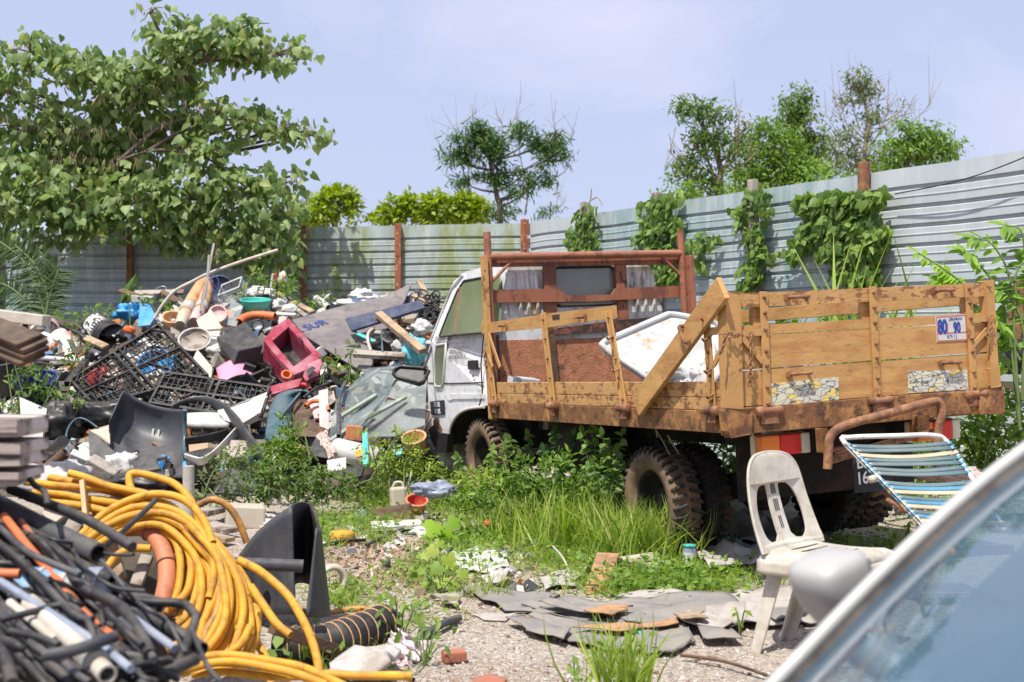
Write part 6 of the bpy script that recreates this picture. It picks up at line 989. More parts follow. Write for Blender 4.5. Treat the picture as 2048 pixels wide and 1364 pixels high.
# loose litter filling the mound and the yard
lit = multi('mixed_litter', [(.52, .51, .48), (.05, .05, .055), (.38, .34, .28), (.46, .44, .41), (.10, .10, .11), (.30, .24, .17), (.58, .58, .57), (.06, .065, .07), (.50, .47, .42), (.09, .17, .28), (.22, .15, .10), (.48, .44, .38), (.30, .25, .2), (.09, .085, .08), (.36, .34, .31), (.33, .36, .35), (.42, .37, .35), (.46, .42, .34), (.03, .03, .035), (.55, .2, .07), (.50, .48, .44), (.15, .14, .13)])
def shards(n, fn, lo, hi, name='litter', flat=.25, mt=None):
    mb = MB()
    for _ in range(n):
        c = fn(); 
        if c is None: continue
        s = lo + (hi - lo) * random.random() ** 2.2; e = eul(random.gauss(0, 40) + 20, random.gauss(0, 40), random.random() * 360); d = (s, s * random.uniform(.4, 1.2), s * flat * random.uniform(.2, 1.6))
        v = [c + e @ Vector((x * d[0] * random.uniform(.25, .6), y * d[1] * random.uniform(.25, .6), z * d[2] * .5)) for z in (-1, 1) for x, y in ((-1, -1), (1, -1), (1, 1), (-1, 1))]
        mb.add(v, [(3, 2, 1, 0), (4, 5, 6, 7), (0, 1, 5, 4), (1, 2, 6, 5), (2, 3, 7, 6), (3, 0, 4, 7)])
    return tag(mb.build(name, mt or lit), kind='stuff')
def mpt():
    px = random.uniform(-240, 870); py = random.uniform(592, 950)
    if px > 560 and py > 900: return None
    if px < 330 and py < 640 + (330 - px) * .06: return None
    return M(px, py, random.uniform(-.02, .12))
shards(2800, mpt, .035, .24)
def gpt():
    z = random.choice([(800, 1060, 90, 20), (960, 1120, 90, 26), (700, 1060, 60, 20), (860, 1100, 90, 26), (1300, 1130, 140, 16), (1500, 1080, 90, 20), (560, 1060, 60, 40), (1000, 1150, 100, 30)]); c = G(random.gauss(z[0], z[2]), max(960, random.gauss(z[1], z[3]))); c.z = gh(c.x, c.y) + .008; return c
shards(520, gpt, .015, .10, 'litter', .2)
peb = multi('gravel_stones', [(.52, .48, .43), (.40, .36, .31), (.46, .43, .39), (.30, .25, .21), (.46, .40, .34), (.25, .15, .11), (.54, .51, .48), (.36, .33, .30)], .9)
def pbt(): c = G(random.uniform(620, 1700), 1364 - 250 * random.random() ** 1.3); c.z = gh(c.x, c.y) + .002; return c
shards(2600, pbt, .004, .018, 'gravel', .8, peb)
def cht(): c = G(random.gauss(800, 110), random.gauss(1120, 40)); c.z = gh(c.x, c.y) + .004; return c
shards(1300, cht, .012, .05, 'debris', .35, multi('wood_chips', [(.30, .20, .13), (.42, .31, .22), (.22, .15, .10), (.50, .42, .34), (.36, .24, .16), (.16, .11, .08)], .9))
# ============================================================ YARD OBJECTS
def gz(px, py, z=0.0): c = G(px, py, z); return c
def flatpoly(label, l, z, th, mt, name, cat, amp=.015, seed=1.0, fr=4.0, group=None):
    """a sheet lying on the ground: photo outline, triangulated on a fine lattice and creased"""
    c = [G(x, y, z) for x, y in l]; ctr = sum(c, Vector()) / len(c); mb = MB(); rings = 7; n = 0; edge = []
    for i in range(len(c)):
        a = c[i]; b = c[(i + 1) % len(c)]; k = max(2, int((b - a).length / .06))
        for j in range(k): q = a.lerp(b, j / k); edge.append(q + V(mnoise.noise(q * 9) * .05, mnoise.noise(q * 9 + V(4, 0, 0)) * .08, 0))
    vs = []; k = len(edge)
    for r in range(rings + 1):
        for q in edge: p = ctr.lerp(q, r / rings); s = Vector((p.x * fr, p.y * fr, seed)); p = p + V(0, 0, amp * (abs(mnoise.noise(s)) * 1.6 + .7 * abs(mnoise.noise(s * 2.7)) + .25 * mnoise.noise(s * 7)) + gh(p.x, p.y) + .006); vs.append(p)
    mb.add(vs, [(r * k + i, (r + 1) * k + i, (r + 1) * k + (i + 1) % k, r * k + (i + 1) % k) for r in range(rings) for i in range(k)], 0, True); return one(mb, name, m[mt], label, cat, group, solid=th)
ft_ = 'roofing felt pieces on the yard'
flatpoly('long grey roofing felt strip starting behind the leafy seedling', [(922, 1180), (1000, 1186), (1090, 1196), (1160, 1200), (1210, 1214), (1170, 1232), (1090, 1232), (1010, 1222), (965, 1206)], .01, .007, 'felt', 'roofing_felt', 'felt', .02, 1.1, group=ft_)
flatpoly('torn grey felt tongue pointing at the camera', [(1040, 1212), (1170, 1222), (1300, 1240), (1380, 1262), (1376, 1296), (1250, 1300), (1170, 1290), (1090, 1252)], .012, .007, 'felt', 'roofing_felt', 'felt', .022, 2.1, group=ft_)
flatpoly('felt piece creased across the middle of the yard', [(1150, 1212), (1260, 1206), (1370, 1196), (1440, 1198), (1480, 1212), (1430, 1232), (1330, 1250), (1230, 1240)], .03, .007, 'felt', 'roofing_felt', 'felt', .025, 3.1, group=ft_)
flatpoly('pale roofing sheet corner reaching the chair legs', [(1370, 1212), (1460, 1196), (1560, 1186), (1660, 1192), (1640, 1252), (1540, 1252), (1450, 1262), (1380, 1256)], .012, .008, 'feltp', 'roofing_felt', 'felt', .03, 4.1, group=ft_)
flatpoly('rumpled pale cloth like felt beside the chair', [(1355, 1248), (1420, 1228), (1490, 1226), (1500, 1252), (1440, 1264), (1375, 1262)], .03, .008, 'feltp', 'roofing_felt', 'felt', .05, 5.1, 7, group=ft_)
flatpoly('small square felt flap near the green straw', [(1285, 1258), (1370, 1256), (1378, 1292), (1290, 1310)], .014, .013, 'felt', 'roofing_felt', 'felt', .025, 6.1, group=ft_)
for k_, (lab, l, z, mt) in enumerate((('jagged felt scrap beside the torn tongue', [(1010, 1238), (1090, 1240), (1150, 1262), (1120, 1276), (1060, 1262)], .03, 'felt'), ('thin felt sliver laid over the long strip', [(1080, 1206), (1180, 1212), (1250, 1226), (1180, 1228), (1100, 1218)], .05, 'felt'), ('curled felt corner in front of the pale sheeting', [(1395, 1262), (1460, 1256), (1475, 1276), (1410, 1284)], .03, 'felt'), ('pale felt scrap behind the middle felt piece', [(1240, 1196), (1330, 1186), (1370, 1194), (1290, 1204)], .03, 'feltp'), ('felt fragment under the chair seat', [(1530, 1226), (1600, 1222), (1620, 1240), (1550, 1244)], .03, 'felt'))): flatpoly(lab, l, z, .006, mt, 'roofing_felt', 'felt', .02, 30.3 + k_, 6, group=ft_)
flatpoly('tan board piece lying on the grey felt', [(1158, 1222), (1215, 1210), (1262, 1212), (1222, 1232)], .07, .008, 'brown_card', 'cardboard', 'cardboard', .01, 7.1); flatpoly('second tan board sliver beneath the felt edge', [(1352, 1232), (1402, 1226), (1410, 1240), (1362, 1244)], .08, .006, 'wood', 'cardboard', 'cardboard', .01, 7.5)
flatpoly('long orange brown board sliver below the felt', [(1150, 1252), (1290, 1246), (1360, 1238), (1350, 1250), (1230, 1260)], .05, .006, 'brown_card', 'cardboard', 'cardboard', .01, 8.1)
flatpoly('pale paper strip under the felt tongue', [(938, 1232), (1000, 1230), (1048, 1230), (1010, 1246), (970, 1244)], .0, .004, 'feltp', 'paper', 'paper', .008, 9.1)
flatpoly('grey torn sheet in the grass behind the can', [(1398, 1106), (1470, 1090), (1520, 1098), (1510, 1130), (1420, 1142)], .05, .008, 'feltp', 'tarpaulin', 'tarpaulin', .06, 10.1); flatpoly('dark grey tarpaulin lying under the tailgate', [(1430, 1020), (1560, 1010), (1690, 1040), (1620, 1090), (1480, 1090), (1410, 1060)], .02, .008, 'felt', 'tarpaulin', 'tarpaulin', .10, 11.1); flatpoly('green plastic netting by the rear tyre', [(1420, 1084), (1450, 1072), (1484, 1078), (1470, 1092), (1430, 1096)], .05, .006, 'teal', 'netting', 'netting', .03, 12.1, 8)
flatpoly('white plastic sheeting scraps in the weeds before the grass', [(900, 1118), (950, 1100), (1010, 1110), (1020, 1140), (960, 1150), (915, 1140)], .02, .006, 'bag', 'plastic_sheet', 'plastic sheet', .03, 13.1, 9); flatpoly('grey white film crumpled beside the felt end', [(962, 1160), (1010, 1146), (1030, 1150), (1020, 1170), (975, 1176)], .04, .006, 'sheet', 'plastic_sheet', 'plastic sheet', .05, 14.1, 8); flatpoly('stiff pale cardboard sheets beside the orange board', [(1080, 1160), (1140, 1142), (1166, 1152), (1150, 1176), (1090, 1182)], .01, .006, 'feltp', 'cardboard', 'cardboard', .02, 15.1, 6)
flatpoly('white cement bag lying under the yellow hose end', [(655, 1338), (700, 1318), (780, 1306), (800, 1320), (770, 1345), (690, 1360)], .06, .02, 'sheet', 'cement_bag', 'bag', .05, 16.1, 5)
one(cloth([P(772, 1282, 5.6), P(792, 1262, 5.62), P(848, 1290, 5.5), P(800, 1330, 5.35)], 5.1, .07, 24, 4), 'cloth', m['cloth'], 'crumpled pale pink cloth caught in the weeds', 'cloth', solid=.005)
mb = MB(); mb.prism([G(1172, 1188, .01), G(1214, 1182, .01), P(1237, 1118, 7.55), P(1196, 1116, 7.55)], (0, .02, .03)); one(mb, 'chipboard', m['brown_card'], 'upright orange chipboard slab leaning in the grass', 'board', bevel=.004)
b = G(1379, 1136); t = thing('drink_can', 'tall blue and white can standing by the lime seedling', 'can', at(b)); mb = MB(); mb.lathe([(.001, 0), (.036, 0), (.04, .008), (.04, .118), (.034, .13), (.034, .134), (.001, .13)], 20, at(b)); mb.build('body', m['bluepipe'], t); mb = MB(); mb.lathe([(.035, .131), (.041, .136), (.041, .145), (.001, .148)], 20, at(b)); mb.build('lid', m['teal'], t); mb = MB(); mb.lathe([(.0405, .02), (.0405, .1)], 20, at(b)); mb.build('label', m['pale'], t)
for i, (a, b_, r_, mt, lab) in enumerate((((1240, 1128), (1310, 1118), .045, 'cream', 'pale cardboard tube lying in the grass behind the can'), ((1290, 1138), (1330, 1132), .035, 'white', 'short white plastic tube in the grass near the can'))): mb = MB(); mb.tube([G(*a, r_) , G(*b_, r_)], r_, 14, inner=.85); one(mb, 'tube', m[mt], lab, 'tube')
b = G(684, 1085); t = thing('yellow_lid', 'bright yellow slotted round cap on the ground', 'lid', at(b)); mb = MB(); mb.lathe([(.001, .085), (.07, .08), (.085, .062), (.085, .01), (.08, 0)], 28, at(b)); mb.build('cap', m['hose'], t); mb = MB()
for k in range(4): mb.box(b + V(.0 + .012 * k, -.085, .035), (.004, .006, .03))
mb.build('slot', m['ink'], t); mb = MB(); mb.lathe([(.02, 0), (.02, .03), (.012, .035), (.012, .05), (.001, .05)], 12, at(b + V(-.03, -.12, 0))); one(mb, 'pipe_fitting', m['black'], 'small black pipe fitting in front of the yellow cap', 'fitting')
b = G(664, 1178, .02); mb = MB(); A = ax(P(664, 1160, b.y), (.45, -.85, .1)); mb.lathe([(.06, -.04), (.085, -.035), (.092, 0), (.085, .035), (.06, .04), (.055, 0), (.06, -.04)], 26, A); one(mb, 'tape_roll', m['cream'], 'upright tan cardboard ring in the grass behind the flap', 'ring')
for lab, a, b_, r_, mt in (('long dull aluminium strip lying through the weeds', (815, 975), (1110, 1032), .02, 'alu'), ('second aluminium channel crossing the first', (850, 966), (1030, 1010), .025, 'alu'), ('thin white rod leaning up out of the scrap', (798, 1015), (824, 944), .012, 'white'), ('slender grey rod pointing down towards the yellow cap', (722, 1002), (778, 1078), .010, 'alu'), ('long grey rod lying in front of the white strip', (732, 1090), (850, 1042), .012, 'graypipe'), ('black rod beside the yellow cap', (640, 1092), (730, 1080), .012, 'black'), ('thin black stick on the gravel near the chair', (1362, 1310), (1548, 1356), .008, 'brownwood'), ('dry brown twig crossing the gravel below the felt', (1390, 1322), (1440, 1322), .005, 'brownwood'), ('grey pipe offcut behind the pink cloth', (850, 1270), (918, 1236), .02, 'graypipe'), ('pale straw coloured stick before the tall grass', (1105, 1092), (1142, 1152), .007, 'cream')):
    z0 = r_ + .01; p0 = G(a[0], a[1], z0); p1 = G(b_[0], b_[1], z0)
    if 'leaning' in lab: p1 = P(824, 944, p0.y + .05)
    if 'straw' in lab: p0 = P(1105, 1092, p1.y + .1)
    mb = MB(); mb.tube(spl([p0, p0.lerp(p1, .5) + V(.01, .02, .012), p1], 4), r_, 6); one(mb, 'rod', m[mt], lab, 'rod')
t = thing('jerrycan', 'ivory jerrycan standing in the weeds before the cab', 'jerrycan', at(G(796, 1022))); b = G(796, 1022); mb = MB(); mb.box(b + V(0, 0, .10), (.13, .09, .2), eul(0, -3, 18)); mb.build('body', m['cream'], t, bevel=.02); mb = MB(); mb.tube(spl([b + V(-.04, 0, .2), b + V(-.02, 0, .235), b + V(.03, 0, .235), b + V(.045, 0, .2)], 4), .012, 7); mb.build('handle', m['cream'], t)
tub('salmon orange bucket with a red inside in the weeds', G(832, 1026) , (.1, -.45, .9), .06, .085, .12, 'terracotta', 'bucket', 'bucket', 'red'); one(crumple(P(868, 978, 9.6), (.34, .2, .12), 71.0, 20, .6), 'plastic_film', m['bluepipe'], 'blue grey crumpled film under the aluminium strips', 'film'); flatpoly('dark rubber mat under the aluminium strips by the cab', [(884, 962), (930, 950), (945, 975), (900, 985)], .05, .02, 'black', 'mat', 'mat', .03, 17.1)
mb = MB(); mb.prism([G(746, 1050, .02), G(826, 1038, .02), P(822, 1012, 9.75), P(744, 1024, 9.55)], (0, .03, .02)); one(mb, 'fibre_board', m['brownwood'], 'dark brown burnt board propped in the scrap heap', 'board', bevel=.004); mb = MB(); mb.prism([G(745, 1062, .03), G(848, 1056, .03), G(838, 1044, .05), G(742, 1048, .05)], (0, 0, .02)); one(mb, 'white_strip', m['white'], 'broad white strip lying below the burnt board', 'strip', bevel=.004)
one(crumple(P(722, 1036, 9.7), (.12, .12, .13), 75.0, 18, .5), 'plastic_bag', m['clear2'], 'small translucent bag beside the white strip', 'bag'); one(crumple(P(850, 1062, 9.0), (.22, .12, .07), 77.0, 18, .5), 'plastic_bag', m['bag'], 'flattened clear bag right of the white strip', 'bag'); mb = MB(); mb.lathe([(.001, .03), (.022, .03), (.022, 0)], 14, ax(P(866, 1078, 8.8), (0, -.6, .6))); one(mb, 'red_stopper', m['red'], 'small red bottle cap by the pale seedling', 'cap'); one(crumple(P(975, 1046, 8.7), (.05, .05, .05), 78.0, 12, .3), 'flower_scrap', m['orange'], 'orange red scrap in the tall weeds', 'scrap')
mb = MB(); mb.box(G(908, 1312, .025), (.1, .07, .05), eul(0, 0, 20)); one(mb, 'brick', m['brick'], 'broken red brick behind the thin grass stems', 'brick', bevel=.008); flatpoly('reddish tile shard at the bottom edge', [(945, 1358), (985, 1350), (1010, 1356), (995, 1372), (950, 1374)], .01, .012, 'brick', 'tile', 'tile', .005, 18.1); flatpoly('grey brown bark slab left of the felt strip', [(868, 1202), (905, 1196), (920, 1204), (915, 1216), (880, 1214)], .02, .012, 'graywood', 'bark_slab', 'bark', .01, 19.1)
mb = MB(); q = [P(1270, 1256, 5.95), P(1284, 1256, 5.95), P(1318, 1304, 5.65), P(1308, 1310, 5.62)]; mb.prism(q, (0, .002, .004)); one(mb, 'straw_wrapper', m['teal'], 'green and white plastic strip in the wispy grass', 'wrapper')
one(crumple(G(560, 1050, .03), (.3, .2, .1), 81.0, 20, .6), 'plastic_bag', m['bag'], 'flattened white bag left of the black flap', 'bag'); one(crumple(G(530, 1040, .03), (.22, .16, .1), 83.0, 20, .6), 'rag', m['sheet'], 'dirty pale rag beside the beige block', 'rag')
mb = MB(); b = G(490, 1032, .09); mb.box(b, (.28, .22, .17), eul(0, 4, 16)); one(mb, 'foam_block', m['cream'], 'beige foam block on the ground behind the hoses', 'foam block', bevel=.015)
for lab, a, b_, w, th, mt in (('weathered board lying beyond the hose coil', (400, 1028), (470, 1012), .12, .04, 'graywood'), ('split grey board end by the upright hose', (415, 1048), (462, 1062), .14, .035, 'graywood'), ('pale plank end behind the hose coil', (405, 1068), (460, 1080), .10, .03, 'wood')): mb = MB(); mb.beam(G(*a, .15 if 'beyond' in lab else .08), G(*b_, .06), w, th); one(mb, 'plank', m[mt], lab, 'plank', bevel=.004)
mb = MB(); mb.tube([P(377, 1040, 6.6), P(377, 932, 6.6)], .030, 14); one(mb, 'pipe', m['pvc'], 'cream plastic pipe standing upright behind the hose coil', 'pipe')
# ------------------------------------------------------------ cut black drum flap, corrugated duct
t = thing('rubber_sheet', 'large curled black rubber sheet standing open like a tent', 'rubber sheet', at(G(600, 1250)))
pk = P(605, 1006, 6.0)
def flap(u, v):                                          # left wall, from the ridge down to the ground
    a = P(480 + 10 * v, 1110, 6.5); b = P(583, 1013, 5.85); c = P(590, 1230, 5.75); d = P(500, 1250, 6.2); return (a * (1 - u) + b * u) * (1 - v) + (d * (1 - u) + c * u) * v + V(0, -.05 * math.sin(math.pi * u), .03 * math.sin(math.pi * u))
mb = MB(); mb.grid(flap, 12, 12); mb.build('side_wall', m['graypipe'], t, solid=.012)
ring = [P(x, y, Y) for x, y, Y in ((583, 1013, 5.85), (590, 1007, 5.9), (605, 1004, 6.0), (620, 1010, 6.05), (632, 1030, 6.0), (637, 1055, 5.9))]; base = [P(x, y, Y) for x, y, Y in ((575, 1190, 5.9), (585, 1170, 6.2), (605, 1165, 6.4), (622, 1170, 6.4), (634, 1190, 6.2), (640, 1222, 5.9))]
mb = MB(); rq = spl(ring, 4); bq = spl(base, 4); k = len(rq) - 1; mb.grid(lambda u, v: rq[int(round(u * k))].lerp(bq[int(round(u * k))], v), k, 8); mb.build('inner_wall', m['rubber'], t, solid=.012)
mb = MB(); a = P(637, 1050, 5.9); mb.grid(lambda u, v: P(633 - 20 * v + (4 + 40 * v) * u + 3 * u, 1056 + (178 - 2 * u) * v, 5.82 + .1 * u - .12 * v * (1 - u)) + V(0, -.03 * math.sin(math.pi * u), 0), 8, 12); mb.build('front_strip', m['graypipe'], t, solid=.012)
mb = MB(); mb.tube([P(468, 1127, 5.2), P(606, 1132, 5.25)], .027, 14, inner=.8); one(mb, 'pipe', m['graypipe'], 'short dark grey pipe jutting right across the rubber sheet', 'pipe')
mb = MB(); q = spl([G(560, 1292, .07), G(640, 1290, .085), G(700, 1272, .09), G(770, 1245, .09)], 8); mb.tube(q, .085, 20, inner=.9); o = one(mb, 'duct', m['rubber'], 'fat black spiral duct lying at the hose ends', 'duct'); mb = MB()
for k in range(3, len(q) - 1, 2): d = (q[k + 1] - q[k - 1]).normalized(); A = ax(q[k], d + V(.18, .1, 0)); mb.tube([A @ V(.087 * math.cos(a_), .087 * math.sin(a_), 0) for a_ in [i * math.pi / 12 for i in range(24)]], .003, 4, closed=True)
mb.build('spiral_band', m['tan'], o)
mb = MB(); mb.beam(P(545, 1255, 5.15), G(705, 1312, .03), .05, .05); one(mb, 'plank', m['brownwood'], 'dark brown batten running from the hoses to the gravel', 'plank', bevel=.003)
# ------------------------------------------------------------ yellow hoses
def HP(x, y, o=0.0): return P(x, y, 5.35 - (y - 950) * .0013 - o)
yl = ['topmost yellow hose sweeping over the coil from the left', 'yellow hose running under the topmost one', 'yellow hose standing up in a loop by the black shell', 'loose yellow hose end curving down right of the coil', 'yellow hose arching high across the coil middle', 'yellow hose in the second arch across the coil', 'yellow hose in the third lower arch', 'yellow hose short arch ending by the blue barrel', 'yellow hose bend nearest the orange pipe', 'yellow hose second from the orange pipe', 'yellow hose third from the orange pipe', 'yellow hose with a kink in the coil middle', 'yellow hose in the thick of the coil bend', 'yellow hose on the outer part of the bend', 'outermost yellow hose running down to the black duct', 'yellow hose ending in a cut tip over the batten', 'yellow hose on the right flank of the coil', 'yellow hose hanging lowest in the coil', 'upper of the hoses along the bottom edge', 'middle yellow hose along the bottom edge', 'lowest yellow hose along the bottom edge', 'thin old yellow hose lying past the cement bag', 'brownish yellow hose humped over the duct', 'yellow hose under the left end of the coil', 'yellow hose low on the left of the coil', 'yellow hose strand tucked behind the outer bend', 'yellow hose strand curling into the coil foot', 'yellow hose strand crossing the coil foot', 'yellow hose strand left of the cut tip', 'dirty yellow hose at the back of the coil']
yh = [([(138, 946), (185, 957), (240, 975), (300, 995), (360, 1025), (425, 1075), (468, 1140), (495, 1210), (498, 1275), (470, 1330)], .1), ([(50, 965), (110, 972), (190, 976), (270, 990), (340, 1020), (400, 1070), (440, 1130), (455, 1200), (440, 1265), (405, 1310)], .06), ([(268, 985), (258, 962), (262, 946), (300, 948), (345, 966), (380, 1000), (402, 1045), (412, 1095)], .02), ([(395, 1010), (425, 1000), (455, 1013), (478, 1045), (495, 1087)], -.3), ([(150, 1078), (195, 1036), (245, 1004), (300, 986), (348, 990), (385, 1010), (410, 1042), (425, 1085)], .16), ([(160, 1092), (215, 1052), (275, 1028), (330, 1026), (385, 1052), (430, 1100), (455, 1155), (460, 1210), (445, 1265), (410, 1310)], .15), ([(185, 1098), (235, 1065), (285, 1046), (330, 1052), (370, 1085), (395, 1130), (402, 1185), (388, 1235), (360, 1265)], .12), ([(212, 1140), (235, 1115), (265, 1100), (300, 1098)], .1), ([(322, 1062), (348, 1085), (360, 1125), (358, 1170), (345, 1205), (330, 1225)], .08), ([(335, 1058), (368, 1090), (382, 1130), (380, 1175), (362, 1200), (340, 1215)], .1), ([(350, 1055), (390, 1090), (410, 1140), (408, 1195), (392, 1240), (372, 1290)], .09), ([(365, 1050), (400, 1095), (425, 1130), (432, 1190), (410, 1250), (400, 1300)], .13), ([(380, 1050), (420, 1095), (448, 1150), (452, 1215), (430, 1275), (395, 1320)], .17), ([(395, 1045), (440, 1095), (475, 1160), (488, 1230), (470, 1290), (430, 1340)], .14), ([(475, 1118), (525, 1145), (575, 1192), (612, 1250), (632, 1310), (642, 1362)], .25), ([(500, 1170), (525, 1205), (555, 1245), (582, 1270)], .2), ([(440, 1090), (485, 1150), (512, 1215), (515, 1275), (490, 1320), (455, 1350)], .06), ([(500, 1250), (480, 1290), (440, 1315), (400, 1330), (360, 1345)], .16), ([(358, 1330), (410, 1314), (470, 1310), (540, 1318), (610, 1338), (690, 1372)], .28), ([(355, 1348), (430, 1328), (500, 1328), (580, 1346), (650, 1372)], .3), ([(385, 1350), (450, 1345), (520, 1350), (640, 1352), (740, 1350), (825, 1352)], .24), ([(640, 1352), (720, 1352), (800, 1354), (824, 1358)], .05), ([(600, 1222), (640, 1230), (690, 1222), (735, 1217), (762, 1226), (776, 1248), (782, 1272)], -.05), ([(70, 985), (140, 992), (220, 1005), (300, 1030), (350, 1060)], .04), ([(80, 1000), (150, 1012), (210, 1024), (280, 1050)], .05), ([(420, 1080), (460, 1135), (478, 1200), (470, 1260)], -.04), ([(350, 1240), (372, 1215), (395, 1200), (420, 1220), (415, 1270)], .05), ([(330, 1300), (370, 1280), (420, 1262), (470, 1255), (500, 1240)], .1), ([(470, 1210), (498, 1250), (520, 1290), (540, 1330), (545, 1372)], .02), ([(90, 1015), (160, 1030), (230, 1038), (300, 1060), (360, 1110), (375, 1170)], -.02)]
for i, (l, o) in enumerate(yh):
    q = [HP(x, y, o) for x, y in l]; q = [v if v.z > .03 else V(v.x, v.y, .03 + .3 * 0) for v in q]
    if i in (3,): q = [P(x, y, 5.8) for x, y in l]
    if i == 22: q = [G(x, y, .03) if y > 1225 else P(x, y, 6.35) for x, y in l]; q[-1] = P(782, 1272, 5.85)
    if i == 21: q = [G(x, y, .03) for x, y in l]
    q = [p + V(mnoise.noise(p * 5 + V(i, 0, 0)), 0, mnoise.noise(p * 5 + V(0, i, 0))) * .012 for p in spl(q, 7)]; q = [V(p.x, p.y, max(.02, p.z)) for p in q]
    mb = MB(); mb.tube(q, .016 if i != 21 else .011, 12, inner=.78); one(mb, 'hose', m['hose_old'] if i in (3, 21, 22, 29) else m['hose'], yl[i], 'hose', 'yellow hoses of the coil')
random.seed(21)
for a, b, t_ in ((4, 5, .5), (5, 6, .4), (9, 10, .5), (10, 11, .5), (11, 12, .35), (11, 12, .7), (12, 13, .5), (8, 9, .5), (0, 1, .5), (1, 29, .4), (13, 16, .5), (18, 19, .5), (23, 24, .5), (0, 23, .3), (12, 16, .6), (24, 29, .5)):
    A_ = spl([HP(*q, 0) for q in yh[a][0]], 6); B_ = spl([HP(*q, 0) for q in yh[b][0]], 6); o = .5 * (yh[a][1] + yh[b][1]) - random.uniform(.0, .06); q = []
    for i in range(12): ia = A_[int(i / 11 * (len(A_) - 1))]; ib = B_[int(i / 11 * (len(B_) - 1))]; p = ia.lerp(ib, t_ + random.uniform(-.06, .06)) * (1 - o / 5.0) + V(0, 0, H * o / 5.0); q.append(V(p.x, p.y, max(.025, p.z)))
    mb = MB(); mb.tube(spl(q, 4), .0155, 11, inner=.78); one(mb, 'hose', random.choice([m['hose'], m['hose'], m['hose_old']]), 'thin yellow hose strand packed among the others in the coil bend', 'hose', 'packed strands inside the yellow coil')
mb = MB(); q = spl([HP(255, 1056, .0), HP(285, 1056, .03), HP(312, 1075, .05), HP(330, 1112, .07), HP(334, 1155, .08), HP(326, 1200, .08), HP(312, 1240, .06)], 6); mb.tube(q, .036, 18, inner=.88); o = one(mb, 'split_pipe', m['terracotta'], 'fat terracotta split pipe bent inside the yellow coil', 'pipe'); mb = MB()
for k in (9, 20): A = ax(q[k], q[k + 1] - q[k - 1]); mb.tube([A @ V(.038 * math.cos(a_), .038 * math.sin(a_), 0) for a_ in [i * math.pi / 10 for i in range(20)]], .004, 4, closed=True)
mb.build('ridge', m['rust'], o)
mb = MB(); mb.tube(spl([HP(338, 1080, -.02), HP(352, 1130, 0), HP(350, 1180, 0), HP(338, 1225, 0)], 5), .028, 14); one(mb, 'pipe', m['terracotta'], 'second terracotta pipe half hidden behind the fat one', 'pipe')
# ------------------------------------------------------------ grey and black conduits in the foreground
def KP(x, y, o=0.0): return P(x, y, 4.25 - (y - 980) * .0030 - o)
cs = [('thick grey pipe at the top left of the conduit heap', [(-60, 985), (0, 1012), (100, 1062), (196, 1108)], .062, 'graypipe', .0), ('long black pipe sloping over the hose coil', [(20, 978), (90, 1005), (175, 1040), (265, 1094)], .030, 'conduit', .12), ('short black stub crossing the long black pipe', [(312, 1000), (258, 1052), (204, 1100)], .017, 'black', .0), ('long bright orange conduit slanting down the heap', [(8, 1032), (50, 1085), (95, 1138), (140, 1192), (190, 1248), (250, 1286)], .024, 'orange', .12), ('short dark orange conduit beside the bright one', [(42, 1042), (75, 1085), (98, 1128)], .018, 'brick', .06), ('short orange pipe end at the left edge', [(-40, 1145), (0, 1147), (40, 1148)], .026, 'orange', .2), ('pale blue white slim pipe crossing the heap diagonally', [(0, 1162), (60, 1200), (130, 1245), (200, 1290), (262, 1338)], .020, 'bluepipe', .24), ('fat cream pipe with a white socket', [(60, 1205), (130, 1268), (170, 1305), (215, 1350)], .044, 'pvc', .2), ('slim cream pipe left of the fat cream one', [(20, 1205), (65, 1242), (112, 1280)], .022, 'pvc', .18), ('dark grey tube pointing up right near the bottom', [(82, 1312), (150, 1300), (232, 1272)], .026, 'graypipe', .34), ('black flattened tube kinked towards the coil', [(240, 1196), (300, 1204), (366, 1208), (392, 1232)], .024, 'conduit', .05), ('limp black tube hanging from the kinked one', [(393, 1230), (384, 1262), (368, 1300), (352, 1345)], .022, 'black', .08), ('slate blue pipe end pointing at the coil foot', [(220, 1202), (285, 1250), (350, 1298)], .021, 'bluepipe', .12), ('broad black pipe lying below the slate one', [(235, 1212), (300, 1240), (360, 1268), (405, 1298)], .034, 'conduit', .0), ('thin black cable drooping at the bottom of the coil', [(385, 1262), (400, 1300), (420, 1340), (445, 1368)], .012, 'conduit', .2)]
bl = ['wavy grey cable at the bottom left corner', 'second wavy grey cable above the corner', 'thick black cable along the left edge', 'slack black cable looping over the cream pipe', 'grey cable passing under the slim cream pipe', 'black cable beside the blue barrel', 'dark cable crossing the barrel mouth', 'thin grey cable over the barrel top', 'black cable running below the long orange conduit', 'dull cable emerging under the thick grey pipe', 'black cable rising by the kinked tube', 'grey cable lying along the bottom edge', 'flat grey cable above the bottom edge', 'slim black cable heading to the coil foot', 'short black cable under the slate pipe', 'stiff black cable behind the orange conduit', 'loose black cable below the barrel', 'dark cable near the white socket', 'thin black cable at mid heap', 'black cable bundle strand by the timber stack']
